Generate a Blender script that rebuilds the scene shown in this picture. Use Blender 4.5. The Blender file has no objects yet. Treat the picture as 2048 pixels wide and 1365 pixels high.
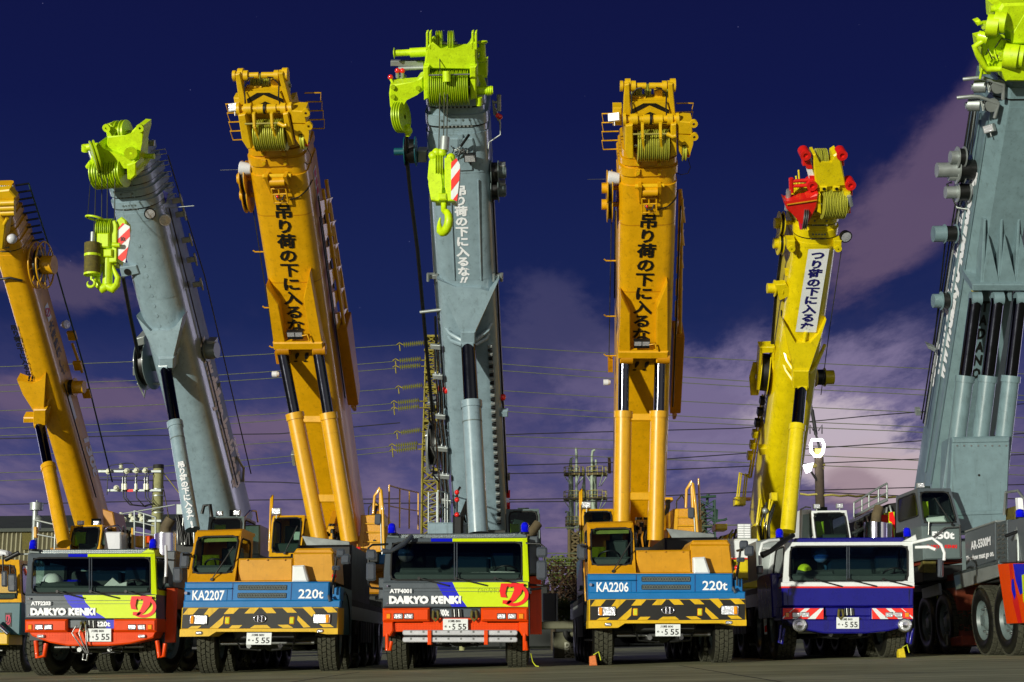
import bpy, bmesh, math, random
from mathutils import Vector as V, Matrix
RND = random.Random(11)
SC = bpy.context.scene
COL = SC.collection
rad = math.radians
X, Y, Z = V((1, 0, 0)), V((0, 1, 0)), V((0, 0, 1))

# ------------------------------------------------------------------ camera (50 mm lens, low on the ground, tilted up)
FPX = 50.0 / 36.0 * 2048
CAMP = V((0, 0, 0.42))
PITCH, ROLL = rad(12.06), rad(0.6)
SLOPE = 0.010                     # the yard falls gently to the left


def ground(x):
    return SLOPE * x


_f = V((0, math.cos(PITCH), math.sin(PITCH)))
_u0 = V((0, -math.sin(PITCH), math.cos(PITCH)))
_r = X * math.cos(ROLL) - _u0 * math.sin(ROLL)
_u = _u0 * math.cos(ROLL) + X * math.sin(ROLL)


def ray(px, py):
    return (_f * FPX + _r * (px - 1024) - _u * (py - 682.5)).normalized()


class Pl:
    """A real plane in the scene; at() says where on it (k metres proud of it) the photo's point lies."""

    def __init__(s, o, ex, ey, en):
        s.o, s.ex, s.ey, s.en = V(o), ex, ey, en

    def at(s, px, py, k=0.0):
        d = ray(px, py)
        q = s.o + s.en * k
        return CAMP + d * ((q - CAMP).dot(s.en) / d.dot(s.en))

    def loc(s, px, py, k=0.0):
        p = s.at(px, py, k) - s.o
        return V((p.dot(s.ex), p.dot(s.ey), k))

    def w(s, u, v, k=0.0):
        return s.o + s.ex * u + s.ey * v + s.en * k

    def r(s, x0, y0, x1, y1, k=0.0):
        return [s.at(x0, y0, k), s.at(x1, y0, k), s.at(x1, y1, k), s.at(x0, y1, k)]


def wall(D):
    return Pl((0, D, 0), X, Z, -Y)


# ------------------------------------------------------------------ materials
def lin(c):
    c /= 255.0
    return c / 12.92 if c <= 0.04045 else ((c + 0.055) / 1.055) ** 2.4


MATS = {}


def mat(name, rgb, rough=0.4, metal=0.0, coat=0.0, var=0.12, scale=3.0, dirt=None, dirt_amt=0.0, bump=0.0, bscale=40, spec=0.5):
    m = bpy.data.materials.new(name)
    m.use_nodes = True
    nt = m.node_tree
    b = nt.nodes['Principled BSDF']
    col = tuple(lin(c) for c in rgb) + (1,)
    tc = nt.nodes.new('ShaderNodeTexCoord')
    n1 = nt.nodes.new('ShaderNodeTexNoise')
    n1.inputs['Scale'].default_value = scale
    n1.inputs['Detail'].default_value = 7
    n1.inputs['Roughness'].default_value = 0.65
    nt.links.new(tc.outputs['Object'], n1.inputs['Vector'])
    rmp = nt.nodes.new('ShaderNodeMapRange')
    rmp.inputs['From Min'].default_value = 0.3
    rmp.inputs['From Max'].default_value = 0.7
    rmp.inputs['To Min'].default_value = 1 - var
    rmp.inputs['To Max'].default_value = 1 + var * 0.5
    nt.links.new(n1.outputs['Fac'], rmp.inputs['Value'])
    mx = nt.nodes.new('ShaderNodeMix')
    mx.data_type = 'RGBA'
    mx.blend_type = 'MULTIPLY'
    mx.inputs['Factor'].default_value = 1
    mx.inputs['A'].default_value = col
    nt.links.new(rmp.outputs[0], mx.inputs['B'])
    out = mx.outputs['Result']
    if dirt:
        n2 = nt.nodes.new('ShaderNodeTexNoise')
        n2.inputs['Scale'].default_value = scale * 3.1
        n2.inputs['Detail'].default_value = 10
        n2.inputs['Roughness'].default_value = 0.75
        nt.links.new(tc.outputs['Object'], n2.inputs['Vector'])
        r2 = nt.nodes.new('ShaderNodeMapRange')
        r2.inputs['From Min'].default_value = 0.56
        r2.inputs['From Max'].default_value = 0.72
        r2.inputs['To Max'].default_value = dirt_amt
        mp = nt.nodes.new('ShaderNodeMapping')          # run-off streaks
        mp.inputs['Scale'].default_value = (7, 7, .45)
        n3 = nt.nodes.new('ShaderNodeTexNoise')
        n3.inputs['Scale'].default_value = scale * .45
        n3.inputs['Detail'].default_value = 8
        n3.inputs['Roughness'].default_value = 0.7
        nt.links.new(tc.outputs['Object'], mp.inputs[0])
        nt.links.new(mp.outputs[0], n3.inputs['Vector'])
        mm = nt.nodes.new('ShaderNodeMath')
        mm.operation = 'MAXIMUM'
        nt.links.new(n2.outputs['Fac'], mm.inputs[0])
        nt.links.new(n3.outputs['Fac'], mm.inputs[1])
        nt.links.new(mm.outputs[0], r2.inputs['Value'])
        m2 = nt.nodes.new('ShaderNodeMix')
        m2.data_type = 'RGBA'
        nt.links.new(r2.outputs[0], m2.inputs['Factor'])
        nt.links.new(out, m2.inputs['A'])
        m2.inputs['B'].default_value = tuple(lin(c) for c in dirt) + (1,)
        out = m2.outputs['Result']
    nt.links.new(out, b.inputs['Base Color'])
    rr = nt.nodes.new('ShaderNodeMapRange')
    rr.inputs['To Min'].default_value = max(rough - 0.1, 0.02)
    rr.inputs['To Max'].default_value = min(rough + 0.14, 1)
    nt.links.new(n1.outputs['Fac'], rr.inputs['Value'])
    nt.links.new(rr.outputs[0], b.inputs['Roughness'])
    b.inputs['Metallic'].default_value = metal
    b.inputs['Coat Weight'].default_value = coat
    b.inputs['Coat Roughness'].default_value = 0.07
    b.inputs['Specular IOR Level'].default_value = spec
    if bump:
        bn = nt.nodes.new('ShaderNodeTexNoise')
        bn.inputs['Scale'].default_value = bscale
        bn.inputs['Detail'].default_value = 5
        nt.links.new(tc.outputs['Object'], bn.inputs['Vector'])
        bp = nt.nodes.new('ShaderNodeBump')
        bp.inputs['Strength'].default_value = bump
        bp.inputs['Distance'].default_value = 0.02
        nt.links.new(bn.outputs['Fac'], bp.inputs['Height'])
        nt.links.new(bp.outputs[0], b.inputs['Normal'])
    MATS[name] = m
    return m


def emit(name, rgb, s):
    m = bpy.data.materials.new(name)
    m.use_nodes = True
    b = m.node_tree.nodes['Principled BSDF']
    c = tuple(lin(v) for v in rgb) + (1,)
    b.inputs['Base Color'].default_value = c
    b.inputs['Emission Color'].default_value = c
    b.inputs['Emission Strength'].default_value = s
    MATS[name] = m


def glass(name, tint, refl=0.9):
    m = bpy.data.materials.new(name)
    m.use_nodes = True
    nt = m.node_tree
    nt.nodes.remove(nt.nodes['Principled BSDF'])
    t = nt.nodes.new('ShaderNodeBsdfTransparent')
    t.inputs[0].default_value = tuple(lin(c) for c in tint) + (1,)
    g = nt.nodes.new('ShaderNodeBsdfGlossy')
    g.inputs['Roughness'].default_value = 0.03
    fr = nt.nodes.new('ShaderNodeFresnel')
    fr.inputs['IOR'].default_value = 1.5
    mu = nt.nodes.new('ShaderNodeMath')
    mu.operation = 'MULTIPLY_ADD'
    mu.inputs[1].default_value = refl
    mu.inputs[2].default_value = 0.03
    nt.links.new(fr.outputs[0], mu.inputs[0])
    mx = nt.nodes.new('ShaderNodeMixShader')
    nt.links.new(mu.outputs[0], mx.inputs[0])
    nt.links.new(t.outputs[0], mx.inputs[1])
    nt.links.new(g.outputs[0], mx.inputs[2])
    nt.links.new(mx.outputs[0], nt.nodes['Material Output'].inputs[0])
    MATS[name] = m


PD = dict(rough=0.36, coat=0.28, dirt=(70, 52, 16), dirt_amt=0.4, var=0.14)
mat('orange', (219, 162, 5), **PD)
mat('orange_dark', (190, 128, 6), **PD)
mat('kyellow', (220, 176, 6), rough=0.4, coat=0.05, dirt=(70, 60, 20), dirt_amt=0.35, var=0.14)
mat('lime', (200, 232, 4), rough=0.45, coat=0.05, dirt=(96, 104, 14), dirt_amt=0.65, var=0.2, scale=5)
mat('grey', (136, 158, 168), rough=0.3, coat=0.4, dirt=(66, 76, 70), dirt_amt=0.5, var=0.18)
mat('grey_slate', (112, 136, 142), rough=0.32, coat=0.3, dirt=(60, 70, 68), dirt_amt=0.45, var=0.18)
mat('orange_cab', (203, 143, 3), rough=.4, coat=.06, dirt=(80, 56, 12), dirt_amt=.35, var=.14)
mat('sidewall', (20, 20, 18), rough=.32, var=.3, scale=8, dirt=(56, 54, 44), dirt_amt=.3)
mat('grey_dark', (96, 110, 110), rough=0.38, coat=0.3, dirt=(50, 55, 52), dirt_amt=0.3)
mat('yellow', (222, 200, 6), rough=0.34, coat=0.2, dirt=(96, 86, 14), dirt_amt=0.5, var=.15)
mat('red', (214, 28, 20), rough=0.4, coat=0.3, dirt=(90, 20, 15), dirt_amt=0.3)
mat('signred', (238, 48, 36), rough=0.5, var=0.05)
mat('logored', (235, 10, 12), rough=0.45, var=0.03)
mat('white', (226, 230, 230), rough=0.45, dirt=(150, 150, 140), dirt_amt=0.25, var=0.06)
mat('letter_white', (240, 242, 246), rough=0.5, var=0.03)
mat('letter_black', (14, 13, 8), rough=0.5, var=0.1)
mat('letter_navy', (18, 16, 96), rough=0.5, var=0.1)
mat('skyblue', (6, 108, 172), rough=0.38, coat=0.1, dirt=(20, 60, 90), dirt_amt=0.25, var=0.08)
mat('panel', (80, 88, 94), rough=0.34, coat=0.15, var=0.08, dirt=(50, 52, 54), dirt_amt=0.3)
mat('bumper', (226, 70, 3), spec=.22, rough=0.36, coat=0.1, dirt=(160, 40, 14), dirt_amt=0.3, var=0.08)
mat('carlime', (204, 226, 8), rough=0.34, coat=0.12, var=0.05)
mat('royal', (14, 22, 200), rough=0.36, coat=0.1, var=0.05)
mat('navy', (18, 16, 124), rough=0.26, coat=0.4, dirt=(16, 14, 60), dirt_amt=0.4)
mat('black', (16, 17, 18), rough=0.45, var=0.2)
mat('rubber', (24, 24, 22), rough=0.7, var=0.3)
mat('tyre', (58, 58, 44), rough=0.85, var=0.35, scale=9, bump=0.3, bscale=30, dirt=(96, 92, 72), dirt_amt=0.5)
mat('chassis', (30, 32, 30), rough=0.55, var=0.4, scale=5, dirt=(52, 46, 30), dirt_amt=0.5)
mat('steel', (150, 152, 150), rough=0.32, metal=0.9, var=0.15)
mat('chrome', (225, 225, 232), rough=0.10, metal=1.0, var=0.03)
mat('rod', (66, 68, 76), rough=0.09, metal=1.0, var=0.05)
mat('galv', (165, 172, 170), rough=0.45, metal=0.6, var=0.2)
mat('alu', (205, 206, 210), rough=0.35, metal=0.55, var=0.08)
mat('sheave', (196, 196, 70), rough=0.4, metal=0.3, var=0.2)
mat('sheave_lime', (176, 204, 10), rough=0.4, metal=0.1, var=0.2)
mat('rope', (58, 60, 48), rough=0.5, metal=0.4, var=0.3, scale=30)
mat('hose', (14, 15, 14), rough=0.4, var=0.2)
mat('beacon', (14, 20, 220), rough=0.12, coat=0.8, var=0.02)
mat('amber', (240, 150, 12), rough=0.15, coat=0.6, var=0.1)
mat('redlens', (230, 40, 36), rough=0.15, coat=0.6, var=0.1)
mat('lens', (236, 238, 244), rough=0.12, metal=0.5, coat=1.0, var=0.4, scale=45, bump=.6, bscale=50)
mat('yellowlens', (214, 214, 40), rough=0.12, coat=0.8, var=0.2, scale=30)
mat('mirrorback', (70, 76, 84), rough=0.22, coat=0.6, var=0.1)
mat('mirrorglass', (190, 196, 205), rough=0.04, metal=1.0, var=0.02)
mat('plastic_dark', (34, 40, 40), rough=0.5, var=0.2)
mat('seat', (40, 54, 52), rough=0.8, var=0.2, scale=8)
mat('dash', (58, 70, 68), rough=0.65, var=0.15)
mat('cabin_wall', (126, 146, 138), rough=0.8, var=0.2)
mat('paper', (224, 230, 226), rough=0.8, var=0.06)
mat('vest', (190, 220, 20), rough=0.8, var=0.2, scale=12)
mat('helmet', (214, 216, 222), rough=0.25, coat=0.5, var=0.03)
mat('teal', (16, 82, 92), rough=0.4, coat=0.3, var=0.15)
mat('rusty', (96, 88, 30), rough=0.8, var=0.5, scale=14, dirt=(48, 36, 14), dirt_amt=0.9)
mat('tread_plate', (104, 116, 120), rough=0.35, metal=0.6, var=0.2, scale=30, bump=0.5, bscale=60)
mat('tread_yellow', (214, 150, 10), rough=0.4, coat=0.2, var=0.2, scale=30, bump=0.5, bscale=60)
mat('mesh_dark', (20, 26, 22), rough=0.6, var=0.6, scale=60)
mat('concrete_pole', (150, 150, 104), rough=0.85, var=0.25, scale=6, dirt=(90, 92, 60), dirt_amt=0.4)
mat('porcelain', (226, 228, 200), rough=0.25, coat=0.4, var=0.1)
mat('pylon_steel', (140, 128, 38), rough=0.6, metal=0.2, var=0.5, scale=2)
mat('insulator', (178, 178, 92), rough=0.3, coat=0.4, var=0.15)
mat('wire', (96, 102, 76), rough=0.5, var=0.2)
mat('wire_dark', (26, 26, 30), rough=0.6, var=0.2)
mat('tower', (150, 164, 146), rough=0.6, metal=0.2, var=0.4, scale=0.6, dirt=(84, 96, 70), dirt_amt=0.6)
mat('tower_green', (44, 74, 58), rough=0.6, var=0.3)
mat('tower_rust', (92, 80, 50), rough=0.8, var=0.4, scale=0.6)
mat('rail_yellow', (156, 146, 66), rough=0.6, var=0.2)
mat('roofing', (58, 66, 58), rough=0.7, var=0.3, scale=1.0)
mat('corrugated', (150, 146, 120), rough=0.7, var=0.25, scale=0.8)
mat('wood', (96, 84, 60), rough=0.8, var=0.4, scale=4)
mat('leaf_green', (104, 122, 34), rough=0.6, var=0.5, scale=3)
mat('leaf_brown', (58, 38, 16), rough=0.7, var=0.5, scale=3)
mat('bark', (60, 50, 36), rough=0.9, var=0.4)
mat('block', (104, 104, 82), rough=0.7, var=0.25, scale=2, dirt=(50, 50, 40), dirt_amt=0.6)
mat('letter_grey', (190, 190, 170), rough=0.7, var=0.1)
mat('dark_red', (124, 44, 20), rough=.5, var=.3, dirt=(50, 20, 12), dirt_amt=.5)
mat('chock_orange', (214, 118, 60), rough=0.7, var=0.3, scale=20)
mat('chock_yellow', (214, 190, 20), rough=0.6, var=0.3, scale=20)
mat('cord', (190, 200, 40), rough=0.6)
mat('pink', (190, 24, 70), rough=0.5, var=0.05)
emit('lamp_glow', (255, 250, 255), 9.0)
glass('glass', (224, 236, 230))
glass('glass_sky_reflection', (70, 120, 165), 1.0)  # blue tint stands in for sky reflected in the upper windscreen
glass('glass_dark', (190, 212, 200))


# ------------------------------------------------------------------ mesh building
class MB:
    def __init__(s):
        s.v, s.f = [], []

    def face(s, pts, m, sm=False):
        i = len(s.v)
        s.v += [V(p) for p in pts]
        s.f.append((tuple(range(i, i + len(pts))), m, sm))

    def idx(s, pts):
        i = len(s.v)
        s.v += [V(p) for p in pts]
        return list(range(i, i + len(pts)))

    def prism(s, pts, vec, m, bev=0.0, m2=None):
        """Front outline pts, pushed back by vec; bev softens the front edge."""
        pts = [V(p) for p in pts]
        n = len(pts)
        vec = V(vec)
        if bev:
            c = sum(pts, V()) / n
            d = vec.normalized() * bev
            inn = []
            for i in range(n):
                e1 = (pts[i] - pts[i - 1]).normalized()
                e2 = (pts[(i + 1) % n] - pts[i]).normalized()
                t = (e2 - e1)
                if t.length < 1e-4:
                    t = (c - pts[i])
                t = t.normalized()
                if t.dot(c - pts[i]) < 0 and n <= 4:
                    t = -t
                inn.append(pts[i] + t * bev * 1.3)
            a = s.idx(inn)
            b = s.idx([p + d for p in pts])
        else:
            a = b = s.idx(pts)
        e = s.idx([p + vec for p in pts])
        s.f.append((tuple(a), m, False))
        for i in range(n):
            j = (i + 1) % n
            if bev:
                s.f.append(((a[i], a[j], b[j], b[i]), m, False))
            s.f.append(((b[i], b[j], e[j], e[i]), m2 or m, False))
        s.f.append((tuple(reversed(e)), m2 or m, False))

    def box(s, lo, hi, m, bev=0.0):
        lo, hi = V(lo), V(hi)
        s.prism([(lo.x, lo.y, hi.z), (hi.x, lo.y, hi.z), (hi.x, lo.y, lo.z), (lo.x, lo.y, lo.z)], (0, hi.y - lo.y, 0), m, bev)

    def obox(s, c, ex, ey, ez, m, bev=0.0):
        c = V(c)
        s.prism([c - ex + ez - ey, c + ex + ez - ey, c + ex - ez - ey, c - ex - ez - ey], ey * 2, m, bev)

    def tube(s, pts, r, m, n=8, cap=True, closed=False):
        pts = [V(p) for p in pts]
        k = len(pts)
        rs = r if isinstance(r, (list, tuple)) else [r] * k
        rings = []
        prev = None
        for i, p in enumerate(pts):
            if closed:
                t = pts[(i + 1) % k] - pts[i - 1]
            else:
                t = pts[min(i + 1, k - 1)] - pts[max(i - 1, 0)]
            t = t.normalized() if t.length > 1e-9 else Z
            if prev is None:
                prev = t.orthogonal().normalized()
            prev = (prev - t * prev.dot(t))
            prev = prev.normalized() if prev.length > 1e-6 else t.orthogonal().normalized()
            q = t.cross(prev)
            rings.append(s.idx([p + (prev * math.cos(2 * math.pi * j / n) + q * math.sin(2 * math.pi * j / n)) * rs[i] for j in range(n)]))
        for i in range(k if closed else k - 1):
            a, b = rings[i], rings[(i + 1) % k]
            for j in range(n):
                s.f.append(((a[j], a[(j + 1) % n], b[(j + 1) % n], b[j]), m, True))
        if cap and not closed:
            s.face([s.v[j] for j in rings[0]], m)
            s.face([s.v[j] for j in rings[-1]], m)

    def lathe(s, o, ax, prof, m, n=20, smooth_all=False):
        """prof: (distance along ax, radius[, material])."""
        o, ax = V(o), V(ax).normalized()
        p = ax.orthogonal().normalized()
        q = ax.cross(p)

        def ring(t, r):
            return [o + ax * t + (p * math.cos(2 * math.pi * j / n) + q * math.sin(2 * math.pi * j / n)) * r for j in range(n)]
        last = None
        for i in range(len(prof) - 1):
            mm = prof[i][2] if len(prof[i]) > 2 else m
            a = last if (smooth_all and last) else s.idx(ring(*prof[i][:2]))
            b = s.idx(ring(*prof[i + 1][:2]))
            last = b
            for j in range(n):
                s.f.append(((a[j], a[(j + 1) % n], b[(j + 1) % n], b[j]), mm, True))

    def disc(s, o, ax, r, h, m, n=20):
        s.lathe(o, ax, [(0, 0.0001), (0, r), (h, r), (h, 0.0001)], m, n)

    def ball(s, o, r, m, n=12, sq=1.0, ax=Z):
        s.lathe(o, ax, [(-math.cos(math.pi * i / n) * r * sq, max(math.sin(math.pi * i / n) * r, 0.0005)) for i in range(n + 1)], m, max(n, 10), True)

    def text(s, string, quad, m, bold=0.0, em=False, slant=0.0, lift=None):
        """Lettering fitted to the quad TL,TR,BR,BL (world points)."""
        vs, fs = glyphs(string, bold)
        if em:
            x0, x1, y0, y1 = 0.0, 1.0, -0.12, 0.88
        else:
            x0, x1 = min(a[0] for a in vs), max(a[0] for a in vs)
            y0, y1 = min(a[1] for a in vs), max(a[1] for a in vs)
        tl, tr, br, bl = [V(q) for q in quad]
        i0 = len(s.v)
        for x, y in vs:
            a = (x - x0) / (x1 - x0)
            b = (y - y0) / (y1 - y0)
            a += slant * (b - 0.5)
            s.v.append(bl.lerp(br, a).lerp(tl.lerp(tr, a), b))
        for f in fs:
            s.f.append((tuple(i0 + i for i in f), m, False))

    def build(s, name, parent=None, origin=None, loc=None, **props):
        """Links ONE mesh object; vertices are given in world space and stored relative to the thing's base."""
        base = V((0, 0, 0))
        r = parent
        while r is not None:
            base = base + r.location
            r = r.parent
        org = V(origin) if origin is not None else base
        me = bpy.data.meshes.new(name)
        names = []
        for _, m, _ in s.f:
            if m not in names:
                names.append(m)
        me.from_pydata([tuple(p - org) for p in s.v], [], [f[0] for f in s.f])
        for nme in names:
            me.materials.append(MATS[nme])
        for poly, f in zip(me.polygons, s.f):
            poly.material_index = names.index(f[1])
            poly.use_smooth = f[2]
        me.validate()
        bm = bmesh.new()
        bm.from_mesh(me)
        bmesh.ops.recalc_face_normals(bm, faces=bm.faces)
        bm.to_mesh(me)
        bm.free()
        o = bpy.data.objects.new(name, me)
        COL.objects.link(o)
        if parent is not None:
            o.parent = parent
        o.location = (org - base) if loc is None else loc
        for k, val in props.items():
            o[k] = val
        return o


_G = {}


def glyphs(string, bold):
    key = (string, bold)
    if key not in _G:
        c = bpy.data.curves.new('lettering', 'FONT')
        c.body = string
        c.offset = bold
        c.resolution_u = 2
        o = bpy.data.objects.new('lettering', c)
        COL.objects.link(o)
        bpy.context.view_layer.update()
        me = bpy.data.meshes.new_from_object(o.evaluated_get(bpy.context.evaluated_depsgraph_get()))
        _G[key] = ([(v.co.x, v.co.y) for v in me.vertices], [tuple(p.vertices) for p in me.polygons])
        bpy.data.objects.remove(o)
        bpy.data.curves.remove(c)
        bpy.data.meshes.remove(me)
    return _G[key]


def empty(name, loc, parent=None):
    o = bpy.data.objects.new(name, None)
    o.empty_display_size = 0.5
    COL.objects.link(o)
    o.location = loc
    if parent is not None:
        o.parent = parent
    return o


def thing(name, label, cat, loc, group=None):
    o = empty(name, loc)
    o['label'], o['category'] = label, cat
    if group:
        o['group'] = group
    return o


def tag(o, label, cat, group=None):
    o['label'], o['category'] = label, cat
    if group:
        o['group'] = group
    return o


def struct(o, kind='structure'):
    o['kind'] = kind
    return o


def copy_part(o, parent):
    c = o.copy()
    COL.objects.link(c)
    c.parent = parent
    for ch in list(o.children):
        copy_part(ch, c)
    return c


def vtext(mb, chars, P, p0, p1, wpx, m, k=0.02, bold=0.02, fill=0.98):
    """Characters stacked from pixel p0 (top) to p1 (bottom) on plane P, wpx wide."""
    a, b = P.loc(p0[0], p0[1], k), P.loc(p1[0], p1[1], k)
    n = len(chars)
    mx, my = (p0[0] + p1[0]) / 2, (p0[1] + p1[1]) / 2
    hw = (P.at(mx + wpx / 2, my, k) - P.at(mx - wpx / 2, my, k)).length / 2
    d = V(((b.x - a.x) / n, (b.y - a.y) / n, 0))
    up = -d.normalized() * (d.length * fill / 2)
    rt = V((up.y, -up.x, 0)).normalized() * hw
    for i, ch in enumerate(chars):
        c = V((a.x, a.y, 0)) + d * (i + 0.5)
        q = [P.w(*(c + e).xy, k) for e in (up - rt, up + rt, rt - up, -rt - up)]
        mb.text(ch, q, m, bold, em=(ord(ch[0]) > 255))
# ------------------------------------------------------------------ wheels (one mesh each, shared by every copy)
_WH = {}


def wheel_meshes(r, w):
    key = (r, w)
    if key in _WH:
        return _WH[key]
    t = MB()
    ri = r * 0.56
    t.lathe((-w / 2, 0, 0), X, [(0.04, ri), (0.0, ri + 0.05), (-0.015, r - 0.2), (0.0, r - 0.12), (0.05, r - 0.035, 'tyre'), (w - 0.05, r - 0.035), (w, r - 0.12), (w + 0.015, r - 0.2), (w, ri + 0.05), (w - 0.04, ri)], 'sidewall', 36, True)
    nb = 34
    for i in range(nb):                         # tread: four rows of staggered blocks
        for row in range(4):
            a = 2 * math.pi * (i + (0.5 if row % 2 else 0)) / nb
            x0 = -w / 2 + 0.025 + row * (w - 0.05) / 4
            x1 = x0 + (w - 0.05) / 4 - 0.014
            da = math.pi / nb * 0.80
            sk = 0.22 * (math.pi / nb) * (1 if row % 2 else -1)
            q = []
            for (x, aa) in ((x0, a - da - sk), (x1, a - da + sk), (x1, a + da + sk), (x0, a + da - sk)):
                q.append(V((x, math.sin(aa) * r, math.cos(aa) * r)))
            n = V((0, math.sin(a), math.cos(a)))
            t.prism(q, n * -0.05, 'tyre', 0.006)
    h = MB()
    h.lathe((-w / 2, 0, 0), X, [(0.03, ri), (0.10, ri - 0.03), (0.16, ri * 0.55), (0.10, ri * 0.5), (0.04, ri * 0.30), (0.03, 0.001)], 'grey_dark', 24)
    h.lathe((w / 2, 0, 0), -X, [(0.03, ri), (0.10, ri - 0.03), (0.16, ri * 0.55), (0.10, ri * 0.5), (0.04, ri * 0.30), (0.03, 0.001)], 'grey_dark', 24)
    for sgn in (-1, 1):
        for i in range(10):
            a = 2 * math.pi * i / 10
            c = V((sgn * (w / 2 - 0.13), math.sin(a) * ri * 0.68, math.cos(a) * ri * 0.68))
            h.disc(c, X * sgn, 0.022, 0.05, 'steel', 6)
    to, ho = t.build('tyre'), h.build('rim')
    _WH[key] = (to.data, ho.data)
    bpy.data.objects.remove(to)
    bpy.data.objects.remove(ho)
    return _WH[key]


def wheel(root, x, y, r=0.68, w=0.42, turn=0.0):
    tm, hm = wheel_meshes(r, w)
    e = empty('wheel', (x - root.location.x, y - root.location.y, ground(x) + r - 0.02 - root.location.z), root)
    e.rotation_euler.z = turn
    for nm, me in (('tyre', tm), ('rim', hm)):
        o = bpy.data.objects.new(nm, me)
        COL.objects.link(o)
        o.parent = e
    return e


# ------------------------------------------------------------------ small shared pieces
def rounded(P, x0, y0, x1, y1, k, rpx=4, n=3):
    pts = []
    for cx, cy, a0 in ((x1 - rpx, y0 + rpx, -90), (x1 - rpx, y1 - rpx, 0), (x0 + rpx, y1 - rpx, 90), (x0 + rpx, y0 + rpx, 180)):
        for i in range(n + 1):
            a = rad(a0 + 90 * i / n)
            pts.append(P.at(cx + math.cos(a) * rpx, cy + math.sin(a) * rpx, k))
    return pts


def mirror(root, P, rects, k, arm=None, mat_='mirrorback'):
    m = MB()
    for (x0, y0, x1, y1) in rects:
        m.prism(rounded(P, x0, y0, x1, y1, k, min(x1 - x0, y1 - y0) * 0.25), Y * 0.09, mat_, 0.03)
        g = [p + Y * 0.093 for p in rounded(P, x0 + 1.5, y0 + 1.5, x1 - 1.5, y1 - 1.5, k, 3)]
        m.face(g, 'mirrorglass')
    for a in arm or ():
        m.tube([P.at(*q) for q in a], 0.022, 'black' if mat_ == 'mirrorback' else mat_, 6)
    return m.build('mirror', root)


def beacon(root, P, px, py, k, r=0.075, h=0.19, m='beacon'):
    b = MB()
    o = P.at(px, py, k)
    b.lathe(o, Z, [(0, r * 1.05, 'black'), (0.03, r * 1.05, 'black'), (0.03, r), (h * 0.7, r * 0.98), (h * 0.92, r * 0.7), (h, 0.01)], m, 14, True)
    return b.build('beacon', root)


def wiper(parent, P, x0, y0, x1, y1, k, blade=20):
    w = MB()
    a, b = P.at(x0, y0, k + 0.03), P.at(x1, y1, k + 0.05)
    w.tube([a, a.lerp(b, 0.5) - Y * 0.03, b], 0.012, 'black', 5)
    d = (b - a).normalized()
    w.tube([b - d * 0.28, b + d * 0.30], 0.016, 'rubber', 5)
    w.disc(a + Y * 0.03, -Y, 0.03, 0.06, 'black', 8)
    return w.build('wiper', parent)


def plate(parent, P, x0, y0, x1, y1, k):
    w = MB()
    w.prism(P.r(x0, y0, x1, y1, k), Y * 0.02, 'white', 0.004)
    wd, h = x1 - x0, y1 - y0
    for t, a, b, c, d, bo in (('5', .37, .40, .49, .88, .012), ('55', .60, .40, .93, .88, .012), ('800', .50, .10, .70, .28, .01), ('川崎', .20, .08, .46, .30, .01), ('め', .06, .52, .15, .70, .01), ('・', .24, .58, .29, .72, .0)):
        w.text(t, P.r(x0 + wd * a, y0 + h * b, x0 + wd * c, y0 + h * d, k + 0.006), 'letter_black', bo)
    return w.build('number_plate', parent)


def lamp_box(name, parent, P, x0, y0, x1, y1, k, m='lens', frame='chrome', rnd=2, depth=0.08):
    w = MB()
    w.prism(rounded(P, x0, y0, x1, y1, k, rnd), Y * depth, frame, 0.008)
    i = 1.2
    w.prism(rounded(P, x0 + i, y0 + i, x1 - i, y1 - i, k + 0.008, rnd * .7), Y * 0.02, m, 0.006)
    return w.build(name, parent)


def shell(mb, P, outer, inner, ko, ki, depth, m, roofk=0.0, sides=(None, None), sm=None):
    """A cab: front frame round the windscreen, two sides (each with its own window hole), roof, back, floor."""
    O = [P.at(x, y, k) for (x, y), k in zip(outer, ko)]
    I = [P.at(x, y, k) for (x, y), k in zip(inner, ki)]
    yb = max(p.y for p in O) + depth
    B = [V((p.x, yb, p.z)) for p in O]
    for i in range(4):
        j = (i + 1) % 4
        mb.face([O[i], O[j], I[j], I[i]], m)
        mb.face([I[i], I[j], I[j] + Y * 0.06, I[i] + Y * 0.06], 'rubber')
    mb.face([O[0], O[1], B[1], B[0]], m)
    mb.face([O[3], O[2], B[2], B[3]], m)
    mb.face(B, m)
    holes = []
    for side, (a, b, c, d) in enumerate(((0, 0, 3, 3), (1, 1, 2, 2))):
        q = [O[a], B[a], B[c], O[c]]
        hole = sides[side]
        mm = sm or m
        if hole is None:
            mb.face(q, mm)
            holes.append(None)
            continue
        h = []
        for (s, t) in hole:
            h.append(q[0].lerp(q[1], s).lerp(q[3].lerp(q[2], s), t))
        for i in range(4):
            j = (i + 1) % 4
            mb.face([q[i], q[j], h[j], h[i]], mm)
        holes.append(h)
    return O, I, B, holes


def gasket(mb, pts, r=0.02, m='rubber'):
    c = sum(pts, V()) / len(pts)
    out = []
    n = len(pts)
    for i in range(n):                                  # rounded corners
        p, a, b = pts[i], pts[i - 1], pts[(i + 1) % n]
        ra = min(0.12, (a - p).length * 0.3)
        pa, pb = p + (a - p).normalized() * ra, p + (b - p).normalized() * ra
        for t in (0, 0.5, 1):
            out.append(pa.lerp(p, t).lerp(p.lerp(pb, t), t))
    mb.tube(out, r, m, 6, closed=True)


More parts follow.
